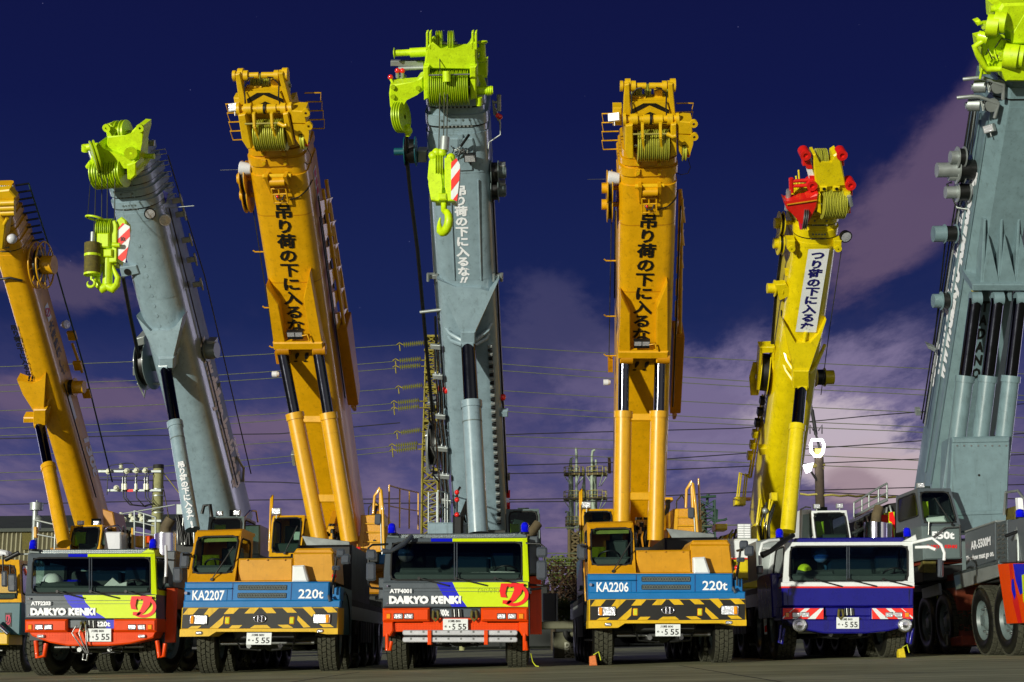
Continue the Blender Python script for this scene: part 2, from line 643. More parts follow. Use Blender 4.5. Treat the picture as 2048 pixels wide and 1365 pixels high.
def pane(parent, name, pts, m='glass', band=0.0):
    w = MB()
    if band:                                    # upper part tinted blue to imitate reflected sky
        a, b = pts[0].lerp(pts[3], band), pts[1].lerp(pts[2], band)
        w.face([pts[0], pts[1], b, a], 'glass_sky_reflection')
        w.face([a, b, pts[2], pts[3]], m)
    else:
        w.face(pts, m)
    gasket(w, pts)
    return w.build(name, parent)


def seat(parent, c, w=0.5, h=0.75, m='seat'):
    s = MB()
    c = V(c)
    s.obox(c + V((0, 0, 0)), X * w / 2, Y * 0.24, Z * 0.09, m, 0.04)
    s.obox(c + V((0, 0.26, h * 0.42)), X * w * 0.46, Y * 0.08 + Z * -0.012, Z * h * 0.36, m, 0.05)
    s.obox(c + V((0, 0.30, h * 0.95)), X * w * 0.27, Y * 0.06, Z * 0.12, m, 0.04)
    return s.build('seat', parent)


def steering(parent, c, r=0.24):
    s = MB()
    c = V(c)
    ax = V((0, 0.55, 0.83))
    p, q = X, ax.cross(X).normalized()
    ring = [c + (p * math.cos(a) + q * math.sin(a)) * r for a in [2 * math.pi * i / 20 for i in range(20)]]
    s.tube(ring, 0.02, 'black', 6, closed=True)
    for a in (0.5, 2.64, 4.7):
        s.tube([c, c + (p * math.cos(a) + q * math.sin(a)) * r], 0.016, 'black', 5)
    s.tube([c, c - ax * 0.5], 0.035, 'black', 6)
    return s.build('steering_wheel', parent)


def railing(mb, pts, h, m, r=0.022, mid=True, up=Z):
    """Posts at pts joined by a top and a middle rail."""
    top = [V(p) + up * h for p in pts]
    for p, t in zip(pts, top):
        mb.tube([p, t], r, m, 6)
    mb.tube(top, r, m, 6)
    if mid:
        mb.tube([V(p) + up * h * 0.5 for p in pts], r * 0.8, m, 6)


def floodlight(mb, c, d, s=0.11, m='galv', lens='lens'):
    c = V(c)
    d = V(d).normalized()
    e = d.cross(Z).normalized()
    u = e.cross(d)
    mb.prism([c + (e * a + u * b) * s for a, b in ((-1, .7), (1, .7), (1, -.7), (-1, -.7))], d * -0.12, m, 0.01)
    mb.prism([c + d * 0.006 + (e * a + u * b) * s * .85 for a, b in ((-1, .66), (1, .66), (1, -.66), (-1, -.66))], d * -0.01, lens)
    mb.tube([c - d * 0.06 - u * s * .7, c - d * 0.06 - u * (s * .7 + .1)], 0.015, m, 5)


def carrier_body(root, Xc, D, hw, length, axles, deckz=1.35, r=0.68, w=0.42, turn=0.0, deck='chassis', front_turn=0.0, first=1.25):
    """The long low chassis behind the driver's cab, with its axles."""
    g = ground(Xc)
    c = MB()
    c.box((Xc - hw * 0.42, D + 0.4, g + 0.62), (Xc + hw * 0.42, D + length, g + 1.12), 'chassis', 0.03)
    for ay in axles:
        c.tube([(Xc - hw * 0.75, D + ay, g + r), (Xc + hw * 0.75, D + ay, g + r)], 0.13, 'chassis', 8)
        c.ball((Xc, D + ay, g + r), 0.27, 'chassis', 10)
        c.box((Xc - 0.55, D + ay - 0.5, g + 0.75), (Xc - 0.42, D + ay + 0.5, g + 0.95), 'steel')
        c.box((Xc + 0.42, D + ay - 0.5, g + 0.75), (Xc + 0.55, D + ay + 0.5, g + 0.95), 'steel')
    for sx in (-1, 1):
        c.tube([(Xc + sx * 0.3, D + 0.4, g + 0.5), (Xc + sx * 0.3, D + 3.4, g + 0.45)], 0.05, 'steel', 6)
        c.tube([(Xc + sx * 0.62, D + 0.5, g + 0.8), (Xc + sx * 0.5, D + 0.62, g + 0.45), (Xc + sx * 0.1, D + 0.62, g + 0.42)], 0.025, 'hose', 6)
    c.tube([(Xc - 0.9, D + 0.75, g + 0.55), (Xc + 0.9, D + 0.75, g + 0.55)], 0.035, 'steel', 6)
    c.build('chassis', root)
    d = MB()
    d.box((Xc - hw, D + 2.6, g + deckz), (Xc + hw, D + length, g + deckz + 0.12), deck, 0.02)
    y0 = D + 2.6
    for sx in (-1, 1):
        xs = Xc + sx * hw
        d.prism([(xs, y0, g + deckz - .003), (xs, D + length, g + deckz - .003), (xs, D + length, g + deckz - 0.28), (xs, y0, g + deckz - 0.28)], X * -sx * 0.03, 'galv')
        for i in range(5):                      # lockers and tanks between the axles
            yy = D + 4.6 + i * 0.5
            d.box((xs - 0.35 * (sx > 0), yy, g + 0.55), (xs + 0.35 * (sx < 0), yy + 0.42, g + deckz - 0.3), 'black', 0.03)
    d.build('deck', root)
    for i, ay in enumerate(axles):
        for sx in (-1, 1):
            wheel(root, Xc + sx * (hw - w / 2 - 0.02), D + ay, r, w, front_turn if i < 2 else 0)


def outrigger(root, Xc, D, hw, y, m='chassis', z1=1.15):
    g = ground(Xc)
    o = MB()
    o.box((Xc - hw, D + y, g + 0.72), (Xc + hw, D + y + 0.42, g + z1), m, 0.02)
    for sx in (-1, 1):
        o.tube([(Xc + sx * (hw - .16), D + y - .03, g + 0.35), (Xc + sx * (hw - .16), D + y - .03, g + z1 + .35)], 0.11, m, 10)
        o.disc((Xc + sx * (hw - .16), D + y - .03, g + 0.28), Z, 0.22, 0.05, 'steel', 12)
    return o.build('outrigger', root)


# ------------------------------------------------------------------ booms
class Boom:
    """Boom axis from A (low end) to B (end of the outer tube), both on the middle of the underside.
    Local frame: u across (to the right in the photo), s along, k out of the underside."""

    def __init__(b, pa, da, pb, db):
        b.A, b.B = wall(da).at(*pa), wall(db).at(*pb)
        b.a = (b.B - b.A).normalized()
        b.L = (b.B - b.A).length
        b.ex = Z.cross(b.a).normalized()
        b.ex = b.ex if b.ex.x > 0 else -b.ex
        b.en = b.ex.cross(b.a).normalized()
        if b.en.y > 0:
            b.en = -b.en
        b.P = Pl(b.A, b.ex, b.a, b.en)

    def side(b, half, sgn):
        return Pl(b.A + b.ex * half * sgn, b.a * 1.0, b.en, b.ex * sgn)

    def w(b, u, s, k=0.0):
        return b.P.w(u, s, k)

    def s(b, px, py, k=0.0):
        return b.P.loc(px, py, k).y


def profile(half, H, rb, rt, nb=4):
    """Closed outline (u,k): flat underside, rounded lower corners, small upper ones."""
    pts = []
    for (cu, ck, r, a0, n) in ((half - rb, -rb, rb, 90, nb), (half - rt, -H + rt, rt, 0, 2), (-half + rt, -H + rt, rt, -90, 2), (-half + rb, -rb, rb, 180, nb)):
        for i in range(n + 1):
            a = rad(a0 - 90 * i / n)
            pts.append((cu + math.cos(a) * r, ck + math.sin(a) * r))
    return pts


def tube_section(mb, b, s0, s1, prof, m, koff=0.0, cap=True):
    n = len(prof)
    a = mb.idx([b.w(u, s0, k + koff) for u, k in prof])
    e = mb.idx([b.w(u, s1, k + koff) for u, k in prof])
    for i in range(n):
        j = (i + 1) % n
        L = math.dist(prof[i], prof[j])
        mb.f.append(((a[i], a[j], e[j], e[i]), m, True))
    if cap:
        mb.face([mb.v[i] for i in a], m)
        mb.face([mb.v[i] for i in e], m)


def split_smooth(o, deg=35):
    """Smooth the rounded corners only."""
    bm = bmesh.new()
    bm.from_mesh(o.data)
    bmesh.ops.remove_doubles(bm, verts=bm.verts, dist=0.0004)
    for e in bm.edges:
        if len(e.link_faces) == 2 and e.calc_face_angle(0) > rad(deg):
            e.smooth = False
    bm.to_mesh(o.data)
    bm.free()


def reel(mb, c, ax, r, w, m, rim=True, cable='hose', hub=0.4):
    """A hose reel: two flanges, wound hose between, a hub motor."""
    c, ax = V(c), V(ax).normalized()
    mb.lathe(c - ax * w / 2, ax, [(0, 0.001), (0, r), (0.02, r), (0.02, r * 0.82, cable), (w - 0.02, r * 0.82), (w - 0.02, r), (w, r), (w, 0.001)], m, 24)
    mb.lathe(c + ax * w / 2, ax, [(0, r * hub), (w * 0.9, r * hub), (w * 0.9, 0.001)], m, 16)


def sheaves(mb, b, u0, u1, n, s, k, r, m, ax=None):
    """A row of rope sheaves side by side on one pin."""
    d = (u1 - u0) / n
    for i in range(n):
        o = b.w(u0 + d * i + d * 0.08, s, k)
        t = d * 0.74
        mb.lathe(o, b.ex, [(0, 0.03), (0, r), (t * 0.2, r), (t * 0.38, r * 0.86), (t * 0.62, r * 0.86), (t * 0.8, r), (t, r), (t, 0.03)], m, 28)
    mb.tube([b.w(u0 - 0.06, s, k), b.w(u1 + 0.06, s, k)], 0.05, 'steel', 10)


def cylinder(root, b, top, mid, low, rr, rb, m, name='luffing_cylinder', text=None):
    """Luffing ram: world points top (rod eye), mid (gland), low; the rod is its own piece."""
    c = MB()
    d = (low - mid).normalized()
    c.lathe(mid - d * 0.06, d, [(0, rr), (0, rb * 1.12), (0.16, rb * 1.12), (0.16, rb), ((low - mid).length, rb), ((low - mid).length, 0.01)], m, 28)
    c.lathe(mid + d * 0.42, d, [(0, rb), (0, rb * 1.03), (0.03, rb * 1.03), (0.03, rb)], 'grey_dark' if m == 'grey' else m, 28)
    if text:
        text(c)
    o = c.build(name, root)
    r = MB()
    r.tube([mid, top], rr, 'rod', 28)
    r.lathe(top - b.ex * rr * .8, b.ex, [(0, 0.02), (0, rr * 1.15), (rr * 1.6, rr * 1.15), (rr * 1.6, 0.02)], m, 18)
    r.build('piston_rod', o)
    return o
def proj(p):
    d = V(p) - CAMP
    z = d.dot(_f)
    return 1024 + FPX * d.dot(_r) / z, 682.5 - FPX * d.dot(_u) / z


def on_seg(a, b, py):
    lo, hi = 0.0, 1.0
    for _ in range(40):
        m = (lo + hi) / 2
        if proj(a.lerp(b, m))[1] < py:
            lo = m
        else:
            hi = m
    return a.lerp(b, lo)


class Twin:
    """Carries measurements taken on one boom over to its twin."""

    def __init__(s, ref, tgt):
        s.ref, s.b, s.f = ref, tgt, tgt.L / ref.L
        s.ex, s.ey, s.en = tgt.ex, tgt.a, tgt.en

    def loc(s, px, py, k=0.0):
        p = s.ref.P.loc(px, py, k)
        return V((p.x, p.y * s.f, k))

    def w(s, u, v, k=0.0):
        return s.b.w(u, v, k)

    def at(s, px, py, k=0.0):
        p = s.loc(px, py, k)
        return s.b.w(p.x, p.y, k)

    def r(s, x0, y0, x1, y1, k=0.0):
        return [s.at(x0, y0, k), s.at(x1, y0, k), s.at(x1, y1, k), s.at(x0, y1, k)]


K5 = Boom((1281, 1060), 38.3, (1298, 352), 31.0)


def kato_boom(root, b, rods):
    P = Twin(K5, b)
    N = -b.en
    half = (K5.P.loc(1355, 400).x - K5.P.loc(1238, 400).x) / 2
    u0 = (K5.P.loc(1355, 400).x + K5.P.loc(1238, 400).x) / 2
    H = 1.55
    sy = lambda py, k=0.0: P.loc(1297, py, k).y

    def prof(f):
        return [(u + u0, k - half * (1 - f)) for u, k in profile(half * f, H * f, half * 0.42 * f, 0.12)]
    B = MB()
    tube_section(B, b, -1.0, sy(372), prof(1.0), 'orange')
    for y in (452, 585):                                   # weld seams of the tube
        tube_section(B, b, sy(y), sy(y - 2), prof(1.004), 'orange_dark', cap=False)
    vtext(B, '吊り荷の下に入るな', P, (1298, 428), (1281, 683), 38, 'letter_black', 0.02, 0.034, 1.0)
    B.text('!!', [P.at(1272, 723, .02), P.at(1300, 723, .02), P.at(1292, 742, .02), P.at(1264, 742, .02)], 'letter_black', 0.0)
    for sg in (-1, 1):                                     # red and white warning signs on both flanks
        S = b.side(half, sg)
        s0, s1 = sy(450), sy(392)
        q = lambda sa, ka: b.w(u0 + sg * (half + 0.012), sa, ka)
        B.face([q(s0, -0.75), q(s1, -0.75), q(s1, -1.1), q(s0 - .2, -1.1)], 'white')
        for i in range(3):
            a = s0 + (s1 - s0) * (0.1 + 0.3 * i)
            e = a + (s1 - s0) * 0.24
            B.face([b.w(u0 + sg * (half + 0.018), a, -0.8), b.w(u0 + sg * (half + 0.018), e, -0.8), b.w(u0 + sg * (half + 0.018), e, -1.05), b.w(u0 + sg * (half + 0.018), a, -1.05)], 'pink')
        for i in range(9):                                 # black marks along the telescope
            a = sy(650) + (sy(470) - sy(650)) * i / 9
            B.prism([b.w(u0 + sg * (half + .03), a, -1.3), b.w(u0 + sg * (half + .03), a + .22, -1.3), b.w(u0 + sg * (half + .03), a + .22, -1.42), b.w(u0 + sg * (half + .03), a, -1.42)], b.ex * -sg * .03, 'letter_black')
    # gussets over the rams and the cross beam that takes the rod eyes
    for pts in ([(1242, 590), (1261, 628), (1261, 704), (1237, 704)], [(1335, 566), (1336, 704), (1313, 704), (1313, 616)]):
        B.prism([P.at(x, y, 0.26) for x, y in pts], N * 0.6, 'orange', 0.02)
    B.prism(P.r(1236, 704, 1337, 719, 0.30), N * 0.5, 'orange', 0.03)
    for x in (1249, 1322):
        B.lathe(P.at(x - 8, 717, 0.18), b.ex, [(0, .02), (0, .15), (.30, .15), (.30, .02)], 'orange_dark', 14)
    # roller bracket under the outer collar
    B.tube([P.at(1270, 373, .1), P.at(1328, 372, .1)], .055, 'kyellow', 10)
    for x in (1280, 1319):
        B.prism([P.at(x - 3, 375, .3), P.at(x + 4, 375, .3), P.at(x + 2, 402, .1), P.at(x - 1, 408, .05)], N * .3, 'orange')
    B.tube([P.at(1285, 385, .16), P.at(1315, 384, .16)], .10, 'orange', 14)
    for a, c in (((1283, 398), (1314, 397)), ((1283, 409), (1314, 408)), ((1284, 426), (1313, 425)), ((1284, 398), (1284, 426)), ((1313, 397), (1313, 425)), ((1298, 398), (1298, 409))):
        B.tube([P.at(*a, .12), P.at(*c, .12)], .02, 'orange', 6)
    B.tube([P.at(1290, 412, .12), P.at(1294, 420, .2), P.at(1304, 420, .2), P.at(1308, 410, .12)], .018, 'hose', 6)
    B.ball(P.at(1293, 414, .12), .04, 'redlens', 6)
    B.tube([P.at(1314, 420, .03), P.at(1335, 414, .03), P.at(1350, 400, -.1), P.at(1356, 380, -.4)], .016, 'hose', 5)
    o = B.build('boom', root)
    split_smooth(o)
    # telescoped inner sections, tip collars only
    for i, (f, ya, yc, yb) in enumerate(((0.955, 372, 353, 338), (0.905, 340, 333, 322), (0.85, 325, 320, 306))):
        m = MB()
        tube_section(m, b, sy(ya) - .3, sy(yc), prof(f), 'orange')
        tube_section(m, b, sy(yc), sy(yb), prof(f + 0.055), 'orange')
        tube_section(m, b, sy(yc) - .012, sy(yc) - .002, prof(f + 0.01), 'letter_black', cap=False)
        for x in (1276, 1319):
            m.prism(P.r(x - 5, yb + 2, x + 5, yc, .045), N * .2, 'orange', .01)
            m.disc(P.at(x, (yb + yc) / 2 + 1, .045), b.en, .04, .03, 'kyellow', 8)
        so = m.build('boom_section', o)
        split_smooth(so)
    lm = MB()
    for x in (1276, 1292):
        floodlight(lm, P.at(x, 688, .30), (b.en * .9 - Z * .1), .10, 'black', 'lens')
    lm.prism(P.r(1268, 691, 1299, 697, .3), N * .1, 'black')
    lm.tube([P.at(1299, 690, .3), P.at(1310, 688, .34), P.at(1313, 700, .34)], .02, 'orange', 6)
    lm.build('work_light', o)

    # ---------------------------------------------------------------- boom head
    h = MB()
    for pts in ([(1251, 252), (1266, 250), (1267, 318), (1258, 319), (1250, 302)], [(1342, 250), (1353, 248), (1354, 312), (1341, 314)]):
        h.prism([P.at(x, y, .42) for x, y in pts], N * 1.2, 'kyellow', .02)
    h.prism(P.r(1255, 250, 1350, 262, -.05), N * .8, 'kyellow', .02)
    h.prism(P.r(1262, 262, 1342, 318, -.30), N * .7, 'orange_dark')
    for x in (1286, 1322):                                  # rope guards
        h.prism([P.at(x - 4, 249, .5), P.at(x + 2, 249, .5), P.at(x + 2, 276, .62), P.at(x - 3, 276, .62)], N * .12, 'kyellow', .01)
        h.prism([P.at(x - 3, 277, .62), P.at(x + 2, 277, .62), P.at(x + 5, 314, .5), P.at(x + 2, 314, .5)], N * .07, 'kyellow', .01)
    h.tube([P.at(1266, 269, .55), P.at(1338, 268, .55)], .022, 'rail_yellow', 6)
    # lower pin row
    h.tube([P.at(1246, 240, .2), P.at(1360, 237, .2)], .075, 'kyellow', 12)
    for x0, x1, r in ((1260, 1275, .13), (1286, 1304, .11), (1307, 1325, .11), (1334, 1345, .13), (1246, 1252, .15), (1352, 1358, .15)):
        h.tube([P.at(x0, 239.5, .2), P.at(x1, 239, .2)], r, 'kyellow', 14)
    h.tube([P.at(1299, 239, .2), P.at(1304, 239, .2)], .118, 'letter_black', 12)
    # chevron plate
    h.prism([P.at(*q, .05) for q in ((1262, 206), (1336, 205), (1340, 232), (1262, 233))], N * .08, 'kyellow')
    for dy in (0, 18):
        pts = [(1264, 230 + dy), (1299, 210 + dy), (1337, 228 + dy), (1337, 222 + dy - 1), (1299, 203 + dy + 1), (1264, 223 + dy)]
        pts = [(1264, 229), (1299, 211), (1338, 228), (1338, 220), (1312, 207), (1287, 207), (1264, 219)] if dy == 0 else [(1283, 232.5), (1300, 224), (1319, 232)]
        h.face([P.at(x, y, .056) for x, y in pts], 'letter_black')
    # uprights with pin sockets
    for sg, pts in ((-1, [(1249, 170), (1259, 168), (1262, 240), (1246, 240)]), (1, [(1336, 168), (1346, 168), (1352, 238), (1340, 238)])):
        h.prism([P.at(x, y, .05) for x, y in pts], N * .2, 'kyellow', .02)
        x = 1250 if sg < 0 else 1340
        h.lathe(P.at(x, 171, -.15), b.ex, [(0, .02), (0, .15), (.12, .15), (.12, .02)], 'kyellow', 14)
    for x0, x1 in ((1240, 1292), (1298, 1350)):
        h.tube([P.at(x0, 173 if x0 < 1290 else 172, -.1), P.at(x1, 172, -.1)], .07, 'kyellow', 12)
    for x0, x1 in ((1240, 1246), (1262, 1271), (1324, 1333), (1345, 1351)):
        h.tube([P.at(x0, 172.5, -.1), P.at(x1, 172.5, -.1)], .12, 'kyellow', 12)
    h.prism([P.at(*q, -.25) for q in ((1309, 183), (1324, 178), (1326, 206), (1309, 206))], N * .2, 'kyellow', .01)
    h.tube([P.at(1262, 194, -.2), P.at(1291, 195, -.2)], .03, 'kyellow', 6)
    h.prism(P.r(1258, 200, 1338, 206, -.1), N * .3, 'kyellow')
    for x, e in ((1262, 1), (1334, -1)):
        h.tube([P.at(x, 240, .2), P.at(x + 2 * e, 215, .15), P.at(x + 1 * e, 190, 0), P.at(x + 12 * e, 177, 0), P.at(x + 22 * e, 176, 0)], .018, 'hose', 5)
    # auxiliary nose on the right
    h.prism([P.at(*q, .35) for q in ((1355, 243), (1385, 245), (1385, 270), (1355, 269))], N * .5, 'kyellow', .02)
    h.prism([P.at(*q, .35) for q in ((1356, 270), (1388, 272), (1386, 290), (1378, 316), (1372, 316), (1372, 290), (1364, 290), (1363, 312), (1357, 300))], N * .3, 'kyellow', .0)
    for x, y in ((1387, 246), (1388, 272)):
        h.lathe(P.at(x, y, .3), b.en, [(0, .03), (0, .09), (.08, .09), (.08, .03)], 'kyellow', 12)
    h.tube([P.at(1334, 268, .55), P.at(1345, 274, .6), P.at(1352, 272, .6)], .05, 'kyellow', 8)
    h.ball(P.at(1376, 310, .3), .06, 'redlens', 8)
    h.tube([P.at(1376, 318, .3), P.at(1381, 335, .3), P.at(1376, 347, .2), P.at(1362, 350, 0), P.at(1350, 345, -.2)], .01, 'hose', 4)
    ho = h.build('boom_head', root)
    for nm, x0, x1, n, y, k, r in (('sheave_block', 1274, 1338, 8, 291, .22, .36), ('upper_sheaves', 1263, 1284, 3, 193, -.55, .28), ('upper_sheaves', 1289, 1302, 2, 193, -.55, .28), ('upper_sheaves', 1322, 1336, 2, 193, -.55, .28), ('nose_sheave', 1363, 1374, 1, 303, .2, .22)):
        m = MB()
        a, c = P.loc(x0, y, k), P.loc(x1, y, k)
        sheaves(m, b, a.x, c.x, n, (a.y + c.y) / 2, k, r, 'sheave')
        m.build(nm, ho)
    # hose reels and ladder frames hung on the flanks
    for ys in ((342, 374, 407),):
        m = MB()
        for y in ys[1:]:
            p = P.loc(1240, y, -.5)
            reel(m, b.w(u0 - half - .20, p.y, -.45), -b.ex, .42, .13, 'orange', hub=.3)
            m.tube([b.w(u0 - half - .3, p.y, -.45), b.w(u0 - half + .1, p.y, -.45)], .06, 'orange', 8)
        m.build('hose_reel', root)
    for sg, k in ((-1, -.5), (1, -1.0)):
        m = MB()
        for i in range(4):
            y = 262 + i * 18
            p = P.loc(1297, y, 0).y
            uu = u0 + sg * half
            m.tube([b.w(uu, p, k), b.w(uu + sg * .35, p, k), b.w(uu + sg * .38, p + .22, k), b.w(uu, p + .22, k)], .018, 'orange', 5)
        m.build('ladder_rungs', root)
    m = MB()
    p = P.at(1240, 358, -.3)
    m.lathe(p, -b.ex + Z * .1, [(0, .10), (.02, .13), (.26, .17), (.28, .16), (.28, .01)], 'helmet', 16)
    m.tube([p - b.ex * .25, p - b.ex * .75], .006, 'steel', 4)
    m.build('anemometer_lamp', root)
    m = MB()
    m.prism(P.r(1226, 216, 1244, 252, -.35), N * .3, 'kyellow', .02)
    floodlight(m, P.at(1227, 234, -.2), V((-.3, -.9, -.1)), .13, 'helmet')
    m.build('camera_box', root)
    # stowed jib and its hangers along the right flank
    m = MB()
    us = u0 + half + .06
    q = lambda s, k, du=0.0: b.w(us + du, s, k)
    sa, sb, sc = sy(862), sy(700), sy(430)
    m.prism([q(sb, -.55, .30), q(sb, -1.35, .30), q(sa + .2, -1.25, .30), q(sa, -.75, .30)], b.ex * -.28, 'orange_dark', .02)
    m.tube([q(sa, -.7, .15), q(sa - .25, -.9, .15), q(sa, -1.2, .15)], .05, 'orange_dark', 8)
    for k in (-.75, -1.3):
        m.tube([q(sb, k, .2), q(sc, k * .9 - .1, .12)], .045, 'orange', 8)
    n = 6
    for i in range(n):
        s0, s1 = sb + (sc - sb) * i / n, sb + (sc - sb) * (i + 1) / n
        m.tube([q(s0, -.75, .2), q(s1, -1.3, .14)], .03, 'orange', 6)
        m.prism([q(s0, -.5, .02), q(s0 + .45, -.5, .02), q(s0 + .2, -1.2, .2)], b.ex * .05, 'orange')
    m.tube([q(sb + .3, -.3, .05), q(sc - .5, -.32, .05)], .02, 'hose', 6)
    m.tube([q(sb - 2, -.4, .05), q(sc, -.42, .06)], .02, 'hose', 6)
    m.build('stowed_jib', root)
    m = MB()
    m.tube([P.at(1223, 418, -.5), P.at(1218, 715, -.5)], .012, 'rope', 5)
    for y in (522, 633, 712):
        m.tube([P.at(1208, y - 3, -.5), P.at(1212, y, -.5), P.at(1232, y, -.5)], .02, 'orange', 5)
    m.prism(P.r(1216, 722, 1226, 745, -.5), N * .2, 'orange_dark')
    m.lathe(P.at(1221, 765, -.4), -b.ex, [(0, .05), (.06, .08), (.18, .08), (.18, .01)], 'helmet', 10)
    m.prism(P.r(1216, 925, 1222, 948, -.4), N * .2, 'galv', .01)
    m.build('cable_guide', root)

    # ---------------------------------------------------------------- twin rams
    res = []
    for (tx, lx) in rods['x']:
        top = P.at(tx, 718, .12)
        low = V((0, 0, 0)) + wall(34.6).at(*lx)
        mid = on_seg(top, low, rods['mid'])
        cylinder(root, b, top, mid, low, .135, .205, 'orange')
        res.append((top, mid, low))
    for yy, hh in ((rods['mid'] + 7, .09), (rods['mid'] + 165, .10)):
        m = MB()
        a, c = (on_seg(t, l, yy) for t, _, l in res)
        e = (res[0][2] - res[0][0]).normalized() * hh
        f = (c - a).cross(e).normalized() * .08
        m.obox((a + c) / 2, (c - a) * (.5 if hh < .1 else .62), f, e, 'orange', .02)
        m.build('ram_tie', root)


# ------------------------------------------------------------------ the twin three-axle carriers (measured on the right one)
KD = 27.3
KX = wall(KD).at(1333, 1200).x


def kato_carrier(root):
    T = wall(KD)
    g = ground(KX)
    c = MB()
    outer = [(1174, 1049), (1266, 1046), (1272, 1148), (1177, 1149)]
    inner = [(1181, 1058), (1263, 1056), (1264, 1130), (1183, 1131)]
    O, I, B_, H = shell(c, T, outer, inner, (-.62, -.62, -.12, -.12), (-.55, -.55, -.22, -.22), 1.25, 'orange_cab', sides=([(.08, .12), (.62, .12), (.62, .70), (.02, .70)], [(.12, .14), (.80, .14), (.80, .72), (.03, .72)]))
    c.prism([O[0] + Z * .05 + Y * .1, O[1] + Z * .05 + Y * .1, O[1] + V((0, 0, -.02)), O[0] + V((0, 0, -.02))], Y * 1.4, 'orange_cab', .04)
    cab = c.build('driver_cab', root)
    pane(cab, 'windscreen', I)
    pane(cab, 'side_window', H[1])
    pane(cab, 'side_window', H[0])
    d = MB()
    d.prism([I[3] + V((0.02, .1, .16)), I[2] + V((-.02, .1, .16)), I[2] + V((-.02, .1, -.1)), I[3] + V((.02, .1, -.1))], Y * .35, 'dash', .05)
    d.prism([I[0] + V((0.05, .08, -.02)), I[1] + V((-.05, .08, -.02)), I[1] + V((-.05, .08, -.10)), I[0] + V((.05, .08, -.10))], Y * .02, 'leaf_green')
    d.build('dashboard', cab)
    mid = (I[2] + I[3]) / 2
    seat(cab, mid + V((.18, .75, .05)), .46, .62)
    s2 = MB()
    s2.obox(mid + V((-.22, .85, .22)), X * .16, Y * .05, Z * .18, 'vest', .03)
    s2.build('safety_vest', cab)
    steering(cab, mid + V((-.02, .42, .17)), .21)
    wiper(cab, T, 1226, 1143, 1250, 1104, -.16)
    # hood and engine cover
    h = MB()
    h.prism([T.at(*q, -.28) for q in ((1273, 1101), (1381, 1100), (1383, 1147), (1272, 1148))], Y * 1.5, 'orange_cab', .03)
    h.prism([T.at(*q, -.12) for q in ((1271, 1146), (1387, 1145), (1387, 1149), (1271, 1149.5))], Y * .4, 'orange_cab', .01)
    h.prism([T.at(*q, -.30) for q in ((1380, 1090), (1460, 1089), (1467, 1148), (1384, 1148))], Y * 1.5, 'orange_cab', .03)
    h.prism([T.at(*q, -.34) for q in ((1386, 1081), (1455, 1080), (1462, 1091), (1379, 1091))], Y * 1.3, 'orange_cab', .03)
    for x in (1290, 1330, 1365):
        h.disc(T.at(x, 1104, -.27), -Y, .018, .02, 'orange_dark', 6)
    ho = h.build('engine_hood', root)
    m = MB()
    m.prism([T.at(*q, -.08) for q in ((1387, 1115), (1410, 1114), (1420, 1143), (1420, 1148), (1388, 1148))], Y * .3, 'white', .03)
    m.build('snorkel_cover', ho)
    # blue nose band
    n = MB()
    n.prism([T.at(*q, .0) for q in ((1176, 1148), (1272, 1148), (1272, 1186), (1276, 1188), (1385, 1188), (1389, 1186), (1386, 1148), (1464, 1147), (1467, 1183), (1490, 1182), (1491, 1197), (1177, 1199)) ][:0] or [T.at(*q, 0.0) for q in ((1176, 1148), (1466, 1147), (1467, 1198), (1177, 1199))], Y * .9, 'skyblue', .03)
    n.prism([T.at(*q, .06) for q in ((1177, 1160), (1271, 1159.5), (1272, 1161.5), (1177, 1162))], Y * .08, 'skyblue', .01)
    n.prism([T.at(*q, .05) for q in ((1177, 1185), (1468, 1183), (1491, 1184), (1491, 1199), (1177, 1200))], Y * .3, 'skyblue', .02)
    n.prism([T.at(*q, -.1) for q in ((1467, 1158), (1485, 1158), (1486, 1184), (1467, 1184))], Y * .5, 'skyblue', .02)
    for x in (1272.5, 1390):
        n.prism(T.r(x - .5, 1150, x + .5, 1184, .008), Y * .01, 'letter_navy')
    n.text('220t', T.r(1405, 1162, 1455, 1181, .012), 'letter_white', .02)
    for y0 in (1153.5, 1169.5):
        n.prism(rounded(T, 1283, y0, 1381, y0 + 10.5, .012, 2), Y * .02, 'letter_black')
        for i in range(30):
            x = 1285 + i * 3.2
            n.tube([T.at(x, y0 + 1, .018), T.at(x + 2.6, y0 + 9.5, .018)], .006, 'grey_dark', 4)
            n.tube([T.at(x + 2.6, y0 + 1, .018), T.at(x, y0 + 9.5, .018)], .006, 'grey_dark', 4)
    for x, w in ((1177, 0),):
        n.disc(T.at(1181, 1170, .03), -Y, .03, .04, 'chrome', 8)
    n.tube([T.at(1466, 1175, .02), T.at(1471, 1186, .08)], .03, 'steel', 6)
    n.build('nose_panel', root, )
    # bumper with hazard stripes
    b = MB()
    b.prism([T.at(*q, .16) for q in ((1178, 1199), (1491, 1198), (1493, 1241), (1178, 1242))], Y * .9, 'kyellow', .02)
    b.prism([T.at(*q, .18) for q in ((1177, 1242), (1493, 1240), (1493, 1252), (1470, 1252), (1445, 1247), (1250, 1247), (1236, 1256), (1177, 1257))], Y * .9, 'kyellow', .0)
    b.face(T.r(1180, 1200, 1490, 1240.5, .165), 'letter_black')
    f = lambda pts: b.face([T.at(1100 + x / 3.212, 940 + y / 3.212, .17) for x, y in pts], 'kyellow')
